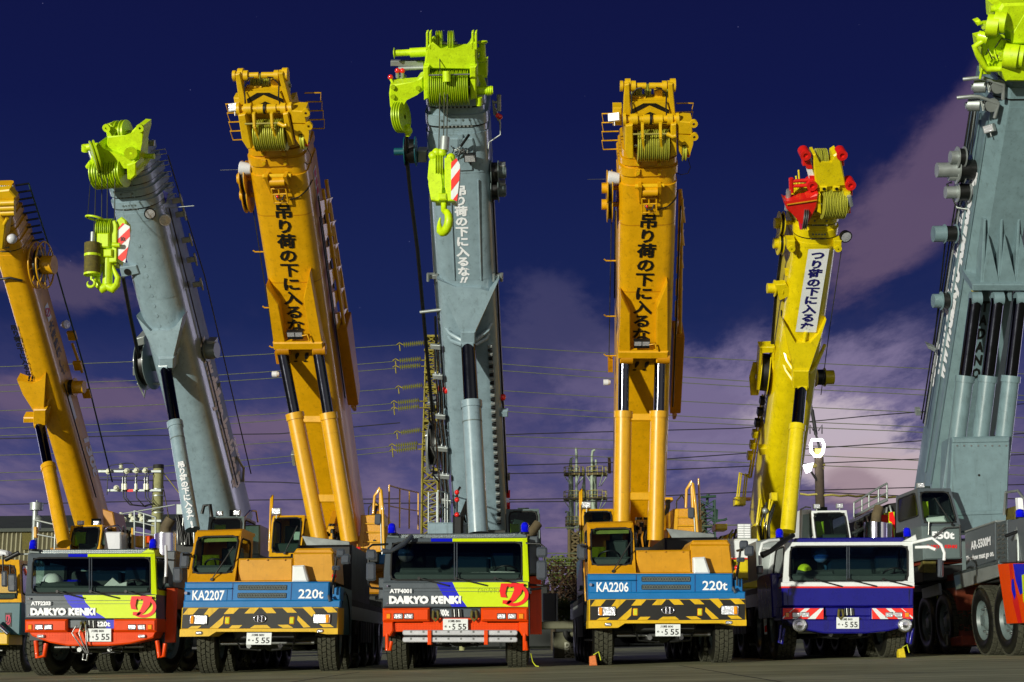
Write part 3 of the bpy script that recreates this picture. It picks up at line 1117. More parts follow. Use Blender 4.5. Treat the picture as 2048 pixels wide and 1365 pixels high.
    for pts in ([(290, 836), (360, 834), (325, 876), (260, 877)], [(425, 834), (490, 834), (430, 892), (392, 880)], [(555, 834), (620, 833), (585, 871), (522, 873)], [(690, 832), (748, 831), (715, 869), (655, 869)],
                [(762, 831), (828, 831), (860, 867), (797, 867)], [(893, 830), (955, 830), (992, 864), (930, 864)], [(1022, 828), (1082, 827), (1112, 868), (1088, 890)], [(1152, 827), (1218, 827), (1253, 862), (1190, 863)],
                [(525, 884), (520, 936), (490, 965), (435, 965)], [(1000, 882), (1085, 957), (1040, 960), (996, 910)],
                [(320, 950), (383, 948), (360, 966), (297, 967)], [(580, 945), (645, 944), (625, 964), (560, 965)], [(725, 944), (805, 943), (830, 963), (695, 964)], [(872, 942), (940, 941), (975, 961), (908, 962)], [(1140, 937), (1205, 936), (1235, 957), (1165, 958)]):
        f(pts)
    # emblem: a ring with a bar through it
    e = [T.at(1336 + 12 * math.cos(t), 1221 + 7.5 * math.sin(t), .18) for t in [i * math.pi / 12 for i in range(24)]]
    b.tube(e, .016, 'chrome', 6, closed=True)
    for x in (1332, 1340):
        b.tube([T.at(x, 1214, .18), T.at(x, 1228, .18)], .016, 'chrome', 6)
    b.tube([T.at(1332, 1221, .18), T.at(1340, 1215, .18)], .014, 'chrome', 6)
    b.tube([T.at(1333, 1221, .18), T.at(1341, 1228, .18)], .014, 'chrome', 6)
    bo = b.build('bumper', root)
    for x0, x1, y0, flip in ((1195, 1232, 1213, 0), (1442, 1478, 1211, 1)):
        hl = lamp_box('headlight', bo, T, x0, y0, x1, y0 + 20, .19, 'lens', 'black', 3)
        a = MB()
        xx = x0 + 3 if not flip else x1 - 10
        a.prism(rounded(T, xx, y0 + 2, xx + 7, y0 + 18, .225, 2), Y * .03, 'amber', .01)
        a.build('indicator', hl)
    for x in (1271, 1400):
        lamp_box('fog_lamp', bo, T, x - 5, 1217, x + 5, 1232, .18, 'yellowlens', 'amber', 2)
    for x, y in ((1216, 1249), (1458, 1245)):
        lamp_box('marker_lamp', bo, T, x - 7, y - 3, x + 7, y + 4, .2, 'lens', 'chrome', 3)
    plate(bo, T, 1311, 1249, 1361, 1273, .17)
    # mirrors
    mirror(root, T, [(1154, 1088, 1172, 1120)], -.3, [[(1163, 1092, -.25), (1166, 1094, -.1), (1175, 1093, -.3)]])
    mirror(root, T, [(1480, 1081, 1497, 1098), (1490, 1091, 1508, 1112)], .15, [[(1468, 1164, -.2), (1473, 1150, .05), (1478, 1125, .1), (1481, 1098, .15)], [(1474, 1102, -.1), (1486, 1100, .15)]])
    mirror(root, T, [(1474, 1115, 1490, 1124)], .2, [[(1468, 1164, -.2), (1474, 1150, .05), (1478, 1120, .1)]])
    m = MB()
    m.tube([T.at(1474, 1135, 0), T.at(1474, 1172, 0)], .022, 'black', 6)
    m.ball(T.at(1474, 1136, 0), .05, 'redlens', 8)
    m.ball(T.at(1474, 1143, 0), .05, 'amber', 8)
    m.build('marker_post', root)
    # left flank: door, steps, hand rail seen edge-on
    s = MB()
    xl = T.at(1177, 1200).x
    s.box((xl + .005, KD + .2, g + .75), (xl + .10, KD + 2.4, g + 1.65), 'skyblue', .02)
    s.build('door_panel', root)
    s = MB()
    s.box((xl + 2.78, KD + .3, g + .7), (xl + 2.9, KD + 2.4, g + 1.6), 'teal', .02)
    s.build('door_panel', root)
    s = MB()
    s.box((xl - .05, KD + 2.5, g + 1.5), (xl + .5, KD + 3.4, g + 1.58), 'teal', .02)
    s.build('step_plate', root)
    s = MB()
    s.tube([(xl - .03, KD + .5, g + 1.2), (xl - .06, KD + .5, g + 2.2), (xl, KD + .6, g + 2.3)], .018, 'orange_cab', 6)
    s.build('grab_handle', root)
    for i in range(3):
        s = MB()
        s.box((xl - .04, KD + 1.0, g + .45 + i * .35), (xl + .25, KD + 1.5, g + .49 + i * .35), 'black')
        s.build('entry_step', root)
    for sg in (0, 1):                                           # mudguards
        s = MB()
        xx = xl + sg * 2.45
        arc = [V((xx + .23, KD + 1.25 + .82 * math.cos(a), g + .68 + .82 * math.sin(a))) for a in [math.pi * i / 10 for i in range(11)]]
        for a, e in zip(arc, arc[1:]):
            s.prism([a - X * .24, a + X * .24, e + X * .24, e - X * .24], (a - V((a.x, KD + 1.25, g + .68))) * .04, 'black')
        s.build('mudguard', root)
    hb_ = MB()
    hb_.box((xl + 1.75, KD + 2.6, g + 1.42), (xl + 2.86, KD + 6.4, g + 2.55), 'black', .05)
    hb_.prism([(xl + 1.8, KD + 2.7, g + 2.75), (xl + 2.8, KD + 2.7, g + 2.62), (xl + 2.84, KD + 2.58, g + 2.15), (xl + 2.1, KD + 2.58, g + 2.2)], Y * .04, 'galv', .01)
    hb_.build('rear_engine_cover', root)
    hc_ = MB()
    hc_.box((xl + .02, KD + 2.6, g + 1.42), (xl + .9, KD + 5.4, g + 2.2), 'teal', .05)
    hc_.build('side_locker', root)
    carrier_body(root, KX, KD, 1.38, 11.5, (1.25, 2.9, 4.6, 6.3, 8.0, 9.6), 1.3, .66, .40, first=1.25)
    outrigger(root, KX, KD, 1.36, 3.75)


SD = 34.9


def kato_upper(root):
    """Slewing upper works: operator's cab, machinery house, access steps and rails (measured on the right one)."""
    T = wall(SD)
    c = MB()
    outer = [(1163, 1019), (1228, 1018), (1230, 1100), (1166, 1101)]
    inner = [(1168, 1024), (1223, 1023), (1225, 1092), (1171, 1093)]
    O, I, B_, H = shell(c, T, outer, inner, (-.35, -.35, 0, 0), (-.31, -.31, -.04, -.04), 1.5, 'orange', sides=([(.1, .08), (.9, .08), (.9, .75), (.04, .75)], [(.1, .08), (.9, .08), (.9, .75), (.04, .75)]))
    cab = c.build('operator_cab', root)
    pane(cab, 'windscreen', I, 'glass_dark')
    pane(cab, 'side_window', H[1], 'glass_dark')
    pane(cab, 'side_window', H[0], 'glass_dark')
    mid = (I[2] + I[3]) / 2
    seat(cab, mid + V((.05, .8, .1)), .5, .8)
    d = MB()
    d.obox(mid + V((0, .3, .12)), X * .3, Y * .1, Z * .12, 'dash', .03)
    d.obox(mid + V((.25, .3, .42)), X * .09, Y * .04, Z * .10, 'paper', .01)
    d.build('console', cab)
    wiper(cab, T, 1198, 1094, 1212, 1062, 0.0)
    l = MB()
    floodlight(l, T.at(1173, 1010, -.2), -Y, .11, 'galv')
    l.tube([T.at(1168, 1012, -.2), T.at(1180, 1019, -.4)], .02, 'orange', 5)
    l.tube([T.at(1161, 1090, -.3), T.at(1160, 985, -.3), T.at(1163, 978, -.3), T.at(1163, 1010, -.3)], .03, 'orange', 6)
    l.build('cab_lights', cab)
    # machinery house around the boom foot
    m = MB()
    P = T.at
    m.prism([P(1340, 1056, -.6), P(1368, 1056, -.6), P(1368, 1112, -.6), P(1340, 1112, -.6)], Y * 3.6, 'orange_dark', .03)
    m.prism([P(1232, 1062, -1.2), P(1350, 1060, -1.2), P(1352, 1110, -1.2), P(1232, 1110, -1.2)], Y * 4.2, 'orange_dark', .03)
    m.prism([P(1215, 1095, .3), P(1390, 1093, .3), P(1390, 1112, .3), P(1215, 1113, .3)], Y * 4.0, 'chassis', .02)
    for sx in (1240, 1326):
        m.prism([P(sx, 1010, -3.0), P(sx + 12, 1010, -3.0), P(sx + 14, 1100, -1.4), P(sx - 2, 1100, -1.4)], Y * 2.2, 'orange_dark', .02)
    m.build('turntable_house', root)
    v = MB()
    rr = random.Random(4)
    v.prism(T.r(1272, 1040, 1300, 1052, -.5), Y * .3, 'orange', .02)
    for i in range(9):
        x = 1268 + rr.random() * 28
        v.tube([P(x, 1095, -.6), P(x + rr.uniform(-4, 4), 1075, -.45), P(x + rr.uniform(-6, 8), 1055, -.5), P(x + rr.uniform(-4, 8), 1036, -.7)], .025, 'hose' if i % 3 else 'steel', 5)
    for i in range(8):
        v.obox(P(1270 + rr.random() * 30, 1045 + rr.random() * 30, -.5), X * .05, Y * .05, Z * rr.uniform(.03, .1), rr.choice(['orange', 'orange_dark', 'chassis']), .01)
    v.build('hose_block', root)
    # steps, platform and rails at the right
    s = MB()
    s.prism([P(*q, 0) for q in ((1346, 1018), (1392, 1017), (1400, 1090), (1348, 1097))], Y * 2.4, 'orange', .02)
    s.prism([P(*q, .02) for q in ((1350, 1019), (1358, 1019), (1354, 1093), (1342, 1097))], Y * .3, 'orange', .01)
    for i, y in enumerate((1020, 1037, 1056, 1075)):
        s.prism(T.r(1357, y, 1388, y + 13, .012 + i * .0), Y * .01, 'tread_yellow')
        s.prism(T.r(1354, y + 14, 1390, y + 16, .06), Y * .12, 'orange', .005)
    s.disc(P(1376, 1069, .02), -Y, .03, .03, 'black', 8)
    s.prism(T.r(1347, 1096, 1400, 1116, -.05), Y * 2.0, 'skyblue', .02)
    s.build('access_steps', root)
    r = MB()
    r.tube([P(1397, 1092, .05), P(1391, 1010, .05), P(1386, 968, .05), P(1383, 963, .05), P(1373, 980, .05), P(1372, 1016, .05)], .035, 'orange', 7)
    r.tube([P(1386, 1016, 0), P(1384, 972, 0)], .045, 'orange', 6)
    r.tube([P(1353, 1018, -.5), P(1353, 1003, -.5), P(1364, 990, -.5), P(1370, 1000, -.8), P(1370, 1016, -.8)], .022, 'galv', 6)
    r.tube([P(1392, 1088, .06), P(1388, 1030, .06)], .02, 'galv', 6)
    base = [P(1400, 1040, -.2), P(1401, 1044, -1.4), P(1401, 1046, -2.6), P(1401, 1048, -3.8)]
    railing(r, base, 1.0, 'orange', .022)
    r.build('handrail', root)
    pf = MB()
    pf.prism([P(1390, 1040, -.15), P(1404, 1040, -.15), P(1404, 1080, -.15), P(1390, 1080, -.15)], Y * 3.8, 'orange', .03)
    pf.build('walkway', root)
    mm = MB()
    mm.prism(rounded(T, 1376, 1015, 1389, 1037, .1, 4), Y * .06, 'mirrorback', .02)
    mm.build('mirror', root)
    t = MB()
    t.prism(T.r(1344, 1081, 1353, 1097, .25), Y * .15, 'redlens', .02)
    t.prism(T.r(1345, 1090, 1352, 1097, .256), Y * .1, 'amber', .01)
    t.build('tail_lamp', root)
    w = MB()
    w.prism([P(1330, 995, -2.4), P(1345, 995, -2.4), P(1347, 1001, -2.4), P(1330, 1001, -2.4)], Y * .9, 'orange', .01)
    for i in range(3):
        w.tube([P(1333 + i * 3, 1000, -2.4), P(1333 + i * 3, 1015, -2.2), P(1327 + i * 3, 1035, -2.0)], .02, 'hose', 5)
    w.build('hose_tray', root)
    cw = MB()
    x0, x1 = T.at(1235, 1100).x, T.at(1350, 1100).x
    xm = (x0 + x1) / 2
    cw.box((xm - 1.3, SD + 4.6, 1.9), (xm + 1.3, SD + 6.2, 3.0), 'orange_dark', .05)
    cw.build('counterweight', root)


GC = 'mobile cranes parked in a row'
root5 = thing('mobile_crane', 'orange and blue crane marked KA2206 with hazard stripe bumper', 'crane', (KX, KD, ground(KX)), GC)
kato_carrier(root5)
kato_upper(root5)
DX3 = wall(KD).at(1333 - 809, 1200).x - KX
root3 = thing('mobile_crane', 'orange and blue crane marked KA2207 with hazard stripe bumper', 'crane', (KX + DX3, KD, ground(KX + DX3)), GC)
for ch in list(root5.children):
    copy_part(ch, root3)
for rt, num in ((root5, 'KA2206'), (root3, 'KA2207')):           # fleet numbers on a riveted plate
    dx = rt.location - root5.location
    T = wall(KD)
    n = MB()
    n.prism([p + dx for p in T.r(1189, 1163, 1262, 1185.5, .012)], Y * .008, 'skyblue')
    n.text(num, [p + dx for p in T.r(1193, 1164.5, 1257, 1184.5, .016)], 'letter_white', .02)
    n.build('fleet_number', rt)
kato_boom(root5, K5, dict(x=[(1248, (1243, 1088)), (1320, (1311, 1086))], mid=828))
K3 = Boom((660, 1045), 38.3, (552, 332), 31.0)
kato_boom(root3, K3, dict(x=[(1248, (642, 1092)), (1320, (700, 1090))], mid=832))
class Mp:
    """A wall plane whose photo measurements were taken on a sister vehicle (same model, other place)."""

    def __init__(s, T, fx, fy):
        s.T, s.fx, s.fy = T, fx, fy
        s.ex, s.ey, s.en = T.ex, T.ey, T.en

    def at(s, px, py, k=0.0):
        return s.T.at(s.fx(px), s.fy(py), k)

    def r(s, x0, y0, x1, y1, k=0.0):
        return [s.at(x0, y0, k), s.at(x1, y0, k), s.at(x1, y1, k), s.at(x0, y1, k)]


def d_logo(mb, T, cx, cy, rx, ry, k, m='logored'):
    """The crest on the nose: a broad red ring, open at the lower left, with a wedge through it."""
    A = [rad(a) for a in range(-118, 152, 10)]
    for a, e in zip(A, A[1:]):
        pt = lambda t, f, g: T.at(cx + math.cos(t) * rx * f, cy + math.sin(t) * ry * f * g, k)
        mb.face([pt(a, 1, 1), pt(e, 1, 1), pt(e, .74, .95), pt(a, .74, .95)], m)
    q = lambda pts: mb.face([T.at(cx + x * rx, cy + y * ry, k + .002) for x, y in pts], m)
    q([(-.9, -.97), (-.30, -.97), (-.52, -.6), (-.60, -.1), (-.5, .25), (-.92, .2), (-1.0, -.35)])
    q([(-.05, -.97), (.70, -.97), (.48, -.1), (.05, .55), (-.35, .8), (-.55, .78), (-.20, .2), (.0, -.4)])
    q([(-.78, .45), (-.1, .5), (-.4, .85), (-.80, .75)])


def atf(root, D, fx, fy, style, axles, length=11.0, turn=0.0):
    T = Mp(wall(D), fx, fy)
    xc = T.at(911, 1200).x
    g = ground(xc)
    body = {'400': 'panel', '220': 'panel', 'blue': 'white'}[style]
    low = {'400': 'panel', '220': 'panel', 'blue': 'navy'}[style]
    bum = {'400': 'bumper', '220': 'bumper', 'blue': 'navy'}[style]
    c = MB()
    outer = [(773, 1077), (1054, 1076), (1058, 1164), (767, 1164)]
    inner = [(784, 1086), (1044, 1085), (1044, 1160), (781, 1161)]
    sides = ([(.06, .10), (.60, .10), (.60, .86), (.03, .86)],) * 2
    O, I, B_, H = shell(c, T, outer, inner, (-.34, -.34, 0, 0), (-.30, -.30, -.02, -.02), 1.75, body, sides=sides, sm=body)
    if style != 'blue':                                        # right-hand side and roof edge are lime
        c.face([p + V((0, -.006, 0)) for p in (T.at(1045, 1078, -.31), O[1], O[2], T.at(1046, 1163, 0.005))], 'carlime')
        c.face([T.at(905, 1077.5, -.335), T.at(1052, 1076.5, -.335), T.at(1046, 1083.5, -.30), T.at(905, 1083.5, -.30)], 'carlime')
        c.face([T.at(862, 1077.5, -.335), T.at(905, 1077.5, -.335), T.at(905, 1083.5, -.30), T.at(862, 1083.5, -.30)], 'royal')
        q = [O[1], B_[1], B_[2], O[2]]
        e = X * .006
        f = lambda s_, t_: q[0].lerp(q[1], s_).lerp(q[3].lerp(q[2], s_), t_) + e
        for a in ([(0, 0), (.75, 0), (.75, .10), (0.06, .10)], [(0, 0), (.06, .10), (.03, .86), (0, 1)], [(.60, .10), (.75, .10), (.7, 1), (.60, .86)], [(.03, .86), (.60, .86), (.7, 1), (0, 1)]):
            c.face([f(*u) for u in a], 'carlime')
    cab = c.build('driver_cab', root)
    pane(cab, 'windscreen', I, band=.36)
    pane(cab, 'side_window', H[1])
    pane(cab, 'side_window', H[0])
    m = MB()
    for x in (909, 914):
        m.tube([T.at(x, 1086, -.28), T.at(x, 1160, 0)], .013, 'mirrorback', 5)
    m.build('divider', cab)
    # what is inside: dash, seats, rear wall, odds and ends
    d = MB()
    d.prism([T.at(784, 1145, -.12), T.at(1042, 1145, -.12), T.at(1042, 1166, -.08), T.at(784, 1166, -.08)], Y * .42, 'dash', .05)
    d.prism([T.at(800, 1136, -.3), T.at(880, 1136, -.3), T.at(884, 1150, -.2), T.at(796, 1150, -.2)], Y * .3, 'dash', .05)
    d.build('dashboard', cab)
    w = MB()
    w.prism(T.r(790, 1104, 1040, 1160, -1.62), Y * .04, 'cabin_wall', .02)
    w.build('rear_panel', cab)
    seat(cab, T.at(1006, 1148, -1.0), .52, .72)
    seat(cab, T.at(824, 1150, -1.1), .52, .6)
    s = MB()
    s.prism(rounded(Pl((0, D, 0), X, Z, -Y), fx(868), fy(1114), fx(978), fy(1162), -1.3, 8), Y * .2, 'seat', .04)
    s.build('bench_seat', cab)
    steering(cab, T.at(1012, 1146, -.55), .22)
    n = MB()
    if style == '400':
        n.prism([T.at(943, 1145, -.28), T.at(977, 1145, -.28), T.at(975, 1158, -.12), T.at(941, 1158, -.12)], Y * .02, 'paper', .003)
        n.face([T.at(946, 1148, -.262), T.at(958, 1148, -.262), T.at(957, 1156, -.13), T.at(945, 1156, -.13)], 'royal')
        n.prism([T.at(981, 1143, -.3), T.at(1030, 1144, -.3), T.at(1032, 1158, -.12), T.at(980, 1158, -.12)], Y * .04, 'paper', .01)
        n.face([T.at(984, 1146, -.28), T.at(1000, 1146, -.28), T.at(999, 1156, -.12), T.at(983, 1156, -.12)], 'royal')
        n.build('papers', cab)
    elif style == '220':
        n.prism([T.at(935, 1150, -.3), T.at(960, 1128, -.35), T.at(975, 1142, -.3), T.at(992, 1136, -.3), T.at(990, 1158, -.12), T.at(930, 1158, -.12)], Y * .05, 'paper', .01)
        n.face([T.at(952, 1147, -.24), T.at(960, 1146, -.24), T.at(957, 1157, -.12), T.at(949, 1157, -.12)], 'tower_green')
        n.build('papers', cab)
        n = MB()
        n.ball(T.at(829, 1140, -.5), .2, 'paper', 10)
        n.prism(T.r(838, 1132, 880, 1150, -.5), Y * .3, 'royal', .08)
        n.build('work_bag', cab)
    else:
        n.prism([T.at(960, 1146, -.25), T.at(1000, 1146, -.25), T.at(998, 1156, -.12), T.at(958, 1156, -.12)], Y * .02, 'paper', .003)
        n.build('papers', cab)
        n = MB()
        n.ball(T.at(815, 1140, -.45), .16, 'vest', 10)
        n.build('work_bag', cab)
        n = MB()
        n.ball(T.at(857, 1150, -.4), .09, 'seat', 10, 1.6)
        n.build('headrest', cab)
    hm = MB()
    hx, hy = {'400': (812, 1108), '220': (822, 1135), 'blue': (850, 1105)}[style]
    hm.ball(T.at(hx, hy, -1.2), .16, 'helmet', 10)
    hm.lathe(T.at(hx, hy + 3, -1.2), Z, [(0, .19), (.02, .17), (.03, .14)], 'helmet', 14)
    hm.build('hard_hat', cab)
    for x0, x1 in ((838, 866), (912, 942), (990, 1020)):
        wiper(cab, T, x0, 1157, x1, 1166 - 2, .02)
    # nose panel with the company livery
    p = MB()
    x0, x1, y0, y1 = 765, 1058, 1164, 1215
    p.prism([T.at(x0, y0, .04), T.at(x1, y0, .04), T.at(x1 - 1, y1, .10), T.at(x0 + 1, y1, .10)], Y * 1.2, low, .03)
    K = .116
    if style == 'blue':
        p.prism(T.r(764, 1163, 1059, 1172, .062), Y * .3, 'white', .01)
        p.prism(T.r(764, 1172, 1059, 1175.5, .07), Y * .3, 'signred', .006)
        for x in (778, 1046):
            p.prism(T.r(x, 1177, x + 1, 1214, .102), Y * .03, 'letter_navy')
    else:
        Tl = lambda x, y: T.at(x, y, .045 + .06 * (y - y0) / (y1 - y0) + .006)
        if style == '400':
            bl = [(872, 1165), (880, 1180), (890, 1197), (904, 1214)]
            li = [(905, 1165), (912, 1180), (922, 1198), (934, 1214)]
        else:
            bl = [(852, 1165), (862, 1183), (880, 1200), (905, 1214)]
            li = [(893, 1165), (900, 1180), (916, 1197), (945, 1214)]
        for i in range(3):
            p.face([Tl(*bl[i]), Tl(*li[i]), Tl(*li[i + 1]), Tl(*bl[i + 1])], 'royal')
        for i in range(3):
            p.face([Tl(*li[i]), Tl(1056, li[i][1]), Tl(1056, li[i + 1][1]), Tl(*li[i + 1])], 'carlime')
        p.text('ATF4001' if style == '400' else 'ATF2203', T.r(779, 1178, 823, 1187, K), 'letter_white', .05)
        p.text('DAIKYO KENKI', T.r(778, 1192, 922, 1208.5, K), 'letter_white', .075)
        if style == '400':
            p.text('TADANO', T.r(952, 1177, 998, 1187, .085), 'carlime', .02)
        d_logo(p, T, 1028, 1190, 29, 23.5, K)
        for y in (1176, 1183):
            p.prism(T.r(766, y, 1056, y + .6, .09), Y * .02, low)
        for yy in (1170, 1205):
            p.prism(T.r(773, yy, 776, yy + 4, .118), Y * .03, 'chrome', .005)
    p.build('nose_panel', root)
    # bumper
    b = MB()
    L = [(765, 1217), (859, 1216), (859, 1243), (765, 1244)]
    Rr = [(962, 1216), (1057, 1215), (1057, 1243), (962, 1243)]
    b.prism([T.at(*q, .16) for q in L], Y * .9, bum, .04)
    b.prism([T.at(*q, .16) for q in Rr], Y * .9, bum, .04)
    b.prism(T.r(859, 1217, 962, 1236, .06), Y * .6, 'panel' if style != 'blue' else 'navy', .02)
    b.prism(T.r(846, 1236, 975, 1250, .02), Y * .5, bum, .01)
    if style == '400':
        b.prism([T.at(*q, .12) for q in ((766, 1244), (786, 1244), (787, 1262), (781, 1272), (766, 1274))], Y * .8, bum, .02)
        b.prism([T.at(*q, .12) for q in ((1038, 1244), (1057, 1244), (1057, 1272), (1044, 1272), (1038, 1262))], Y * .8, bum, .02)
        b.prism(T.r(787, 1246, 1038, 1264, .05), Y * .5, bum, .01)
        for i in range(42):
            for jx in range(3):
                x, y = 790 + i * 5.9, 1249 + jx * 4.6
                b.prism([T.at(x, y, .058), T.at(x + 2.5, y - 1.3, .058), T.at(x + 3.4, y, .058), T.at(x + 1, y + 1.3, .058)], Y * .012, bum)
        for x0, x1 in ((774, 785), (1049, 1058)):
            b.tube([T.at(x0, 1268, .1), T.at(x0, 1301, .1), T.at(x0 + 6 if x0 < 900 else x0 + 5, 1301, .1), T.at(x0 + 9 if x0 < 900 else x0 + 2, 1283, .1)], .035, bum, 7)
    else:
        sk = [(775, 1244), (1056, 1243), (1050, 1256), (1000, 1268), (950, 1273), (860, 1273), (820, 1266), (782, 1252)]
        b.prism([T.at(*q, .10) for q in sk], Y * .7, bum, .02)
        for i in range(40):
            for jx in range(4):
                x, y = 800 + i * 5.9, 1247 + jx * 4.6
                if y < 1266 - abs(x - 905) * .08:
                    b.prism([T.at(x, y, .108), T.at(x + 2.5, y - 1.3, .108), T.at(x + 3.4, y, .108), T.at(x + 1, y + 1.3, .108)], Y * .012, bum)
        if style == '220':
            for xa, xb, xc_, xd in ((790, 793, 809, 813), (1059, 1064, 1074, 1077)):
                b.tube([T.at(xa, 1262, .1), T.at(xb, 1297, .12), T.at(xc_, 1295, .12), T.at(xd, 1268, .1)], .045, bum, 7)
        else:
            for xa in (762, 1047):
                b.tube([T.at(xa, 1255, .05), T.at(xa - 4, 1292, .05), T.at(xa + 3, 1296, .05), T.at(xa + 8, 1262, .05)], .03, bum, 7)
    if style == 'blue':
        for sgn, (xa, xb) in ((-1, (765, 859)), (1, (962, 1057))):
            b.face(T.r(xa + 2, 1219, xb - 2, 1242, .166), 'white')
            for off in ((0, 22), (34, 56), (74, 92)):
                pts = []
                for (ox, yy) in ((off[0], 1219), (off[1], 1219), (off[1] - 28, 1242), (off[0] - 28, 1242)):
                    xx = xa + 28 + ox if sgn < 0 else xb - 28 - ox
                    pts.append((min(max(xx, xa + 2), xb - 2), yy))
                b.face([T.at(x, y, .172) for x, y in pts], 'signred')
            b.face([T.at(*q, .172) for q in ([(xa + 2, 1219), (xa + 26, 1219), (xa + 2, 1238)] if sgn < 0 else [(xb - 26, 1219), (xb - 2, 1219), (xb - 2, 1238)])], 'signred')
    if style == '400':
        b.text('400t', T.r(878, 1219, 898, 1233, .068), 'letter_white', .05)
    if style == '220':
        b.prism(T.r(946, 1217.5, 975, 1236, .066), Y * .01, 'royal')
        b.text('220t', T.r(923, 1221, 955, 1232, .074), 'letter_white', .05)
    bo = b.build('bumper', root)
    for i, (xa, xb) in enumerate(((772, 782), (787, 806), (808, 827), (994, 1012), (1015, 1033), (1037, 1048))):
        lamp_box('indicator' if i in (0, 5) else 'headlight', bo, T, xa, 1227, xb, 1239, .175, 'amber' if (i in (0, 5)) else 'lens', 'black' if i not in (0, 5) else bum, 1.2)
    for x in ((800, 1024) if style == '220' else ((803, 1036) if style == 'blue' else ())):
        f = MB()
        yy = 1252 if style == '220' else 1255
        if style == 'blue':
            f.lathe(T.at(x, yy, .12), -Y, [(-.05, .14), (.05, .14), (.06, .11), (.05, .105, 'lens'), (.07, .06), (.075, .001)], 'chrome', 18)
        else:
            f.prism(rounded(T.T, fx(x - 8), fy(yy - 3), fx(x + 8), fy(yy + 4), .16, 2.5), Y * .06, 'lens', .015)
        f.build('fog_lamp', bo)
    plate(bo, T, 886 if style != '220' else 902, 1238 if style != '220' else 1236, 936 if style != '220' else 957, 1263 if style != '220' else 1264, .13 if style != '220' else .15)
    for x in ((871, 948) if style == '400' else (895,)):
        h = MB()
        h.tube([T.at(x - 4, 1222, .1), T.at(x - 5, 1236, .12), T.at(x, 1242, .13), T.at(x + 6, 1236, .12), T.at(x + 4, 1222, .1)], .026, 'rusty', 7)
        h.prism(T.r(x - 5, 1219, x + 5, 1226, .11), Y * .06, 'chassis', .01)
        h.build('tow_hook', bo)
    h = MB()
    for i in range(5):
        x = 904 + i * 4.5
        h.tube([T.at(x, 1219, .09), T.at(x + 1, 1234, .09)], .02, 'steel' if i % 2 else 'black', 5)
    if style == '220':                                        # shackles and slings dangling from the tow eye
        for dx in (-14, -4, 6):
            h.tube([T.at(895 + dx, 1228, .16), T.at(892 + dx * 1.6, 1246, .2), T.at(897 + dx * .8, 1268, .2), T.at(905 + dx * .3, 1288, .18)], .014, 'steel', 5)
        h.tube([T.at(896, 1290, .18), T.at(894, 1302, .18), T.at(903, 1304, .18), T.at(905, 1290, .18)], .022, 'steel', 6)
    h.build('sling_hardware', bo)
    # mirrors
    mc = 'mirrorback'
    if style == '400':
        mirror(root, T, [(732, 1099, 752, 1120), (732, 1125, 751, 1162)], -.1, [[(776, 1089, -.3), (745, 1090, -.2), (737, 1096, -.15), (737, 1168, -.15), (742, 1176, -.2), (766, 1178, -.2)]])
        mirror(root, T, [(1073, 1094, 1095, 1115), (1073, 1121, 1094, 1160)], -.1, [[(1052, 1087, -.3), (1080, 1088, -.2), (1088, 1094, -.15), (1088, 1166, -.15), (1086, 1172, -.2), (1060, 1170, -.2)]])
        mirror(root, T, [(1055, 1176, 1063, 1188)], .1, [[(1060, 1180, .1), (1082, 1177, 0)]])
        a = MB()
        a.tube([T.at(823, 1073, -.25), T.at(805, 1090, 0), T.at(780, 1104, .15), T.at(764, 1103, .2)], [.05, .05, .04, .06], 'mirrorback', 8)
        a.build('front_mirror_arm', root)
    elif style == '220':
        mirror(root, T, [(1093, 1105, 1113, 1138)], -.1, [[(1054, 1085, -.35), (1078, 1086, -.3), (1080, 1130, -.2), (1072, 1150, -.3)]])
        a = MB()
        a.tube([T.at(1078, 1060, -.25), T.at(1079, 1095, -.1), T.at(1078, 1128, -.1)], .03, 'helmet', 7)
        a.tube([T.at(1078, 1126, -.1), T.at(1077, 1140, -.1)], .055, 'black', 8)
        a.build('mirror_stay', root)
    else:
        a = MB()
        for pts in ([(1054, 1078, -.3), (1098, 1068, -.2), (1118, 1083, -.1), (1125, 1100, -.1), (1124, 1116, -.1)], [(1060, 1088, -.3), (1090, 1087, -.2), (1106, 1093, -.1)]):
            a.tube([T.at(*q) for q in pts], .035, 'white', 7)
        a.prism([T.at(*q, -.3) for q in ((1033, 1075), (1062, 1060), (1066, 1076))], Y * .1, 'white', .02)
        a.build('mirror_stay', root)
        a = MB()
        a.tube([T.at(758, 1072, -.3), T.at(735, 1074, -.2), T.at(721, 1080, -.1), T.at(716, 1100, -.1), T.at(717, 1126, -.1)], .035, 'white', 7)
        a.tube([T.at(764, 1078, -.3), T.at(744, 1092, -.2), T.at(722, 1090, -.1)], .03, 'white', 7)
        a.tube([T.at(790, 1062, -.4), T.at(764, 1078, -.1), T.at(740, 1096, .1), T.at(720, 1105, .15)], [.05, .06, .05, .07], 'black', 8)
        a.build('mirror_stay', root)
        mirror(root, T, [(709, 1127, 724, 1146)], -.1)
        mirror(root, T, [(1112, 1112, 1124, 1152)], -.1)
    # roof: walkway strip, beacons
    r = MB()
    rm = 'tread_plate' if style != 'blue' else 'navy'
    r.prism([T.at(*q, -.5) for q in ((795, 1068), (1035, 1066), (1040, 1077), (790, 1078))], Y * 1.2, rm, .02)
    for i in range(60):
        for jj in range(2):
            r.prism(T.r(798 + i * 3.9, 1069.5 + jj * 4, 800.4 + i * 3.9, 1071.2 + jj * 4, -.492), Y * .015, 'steel' if style != 'blue' else 'navy')
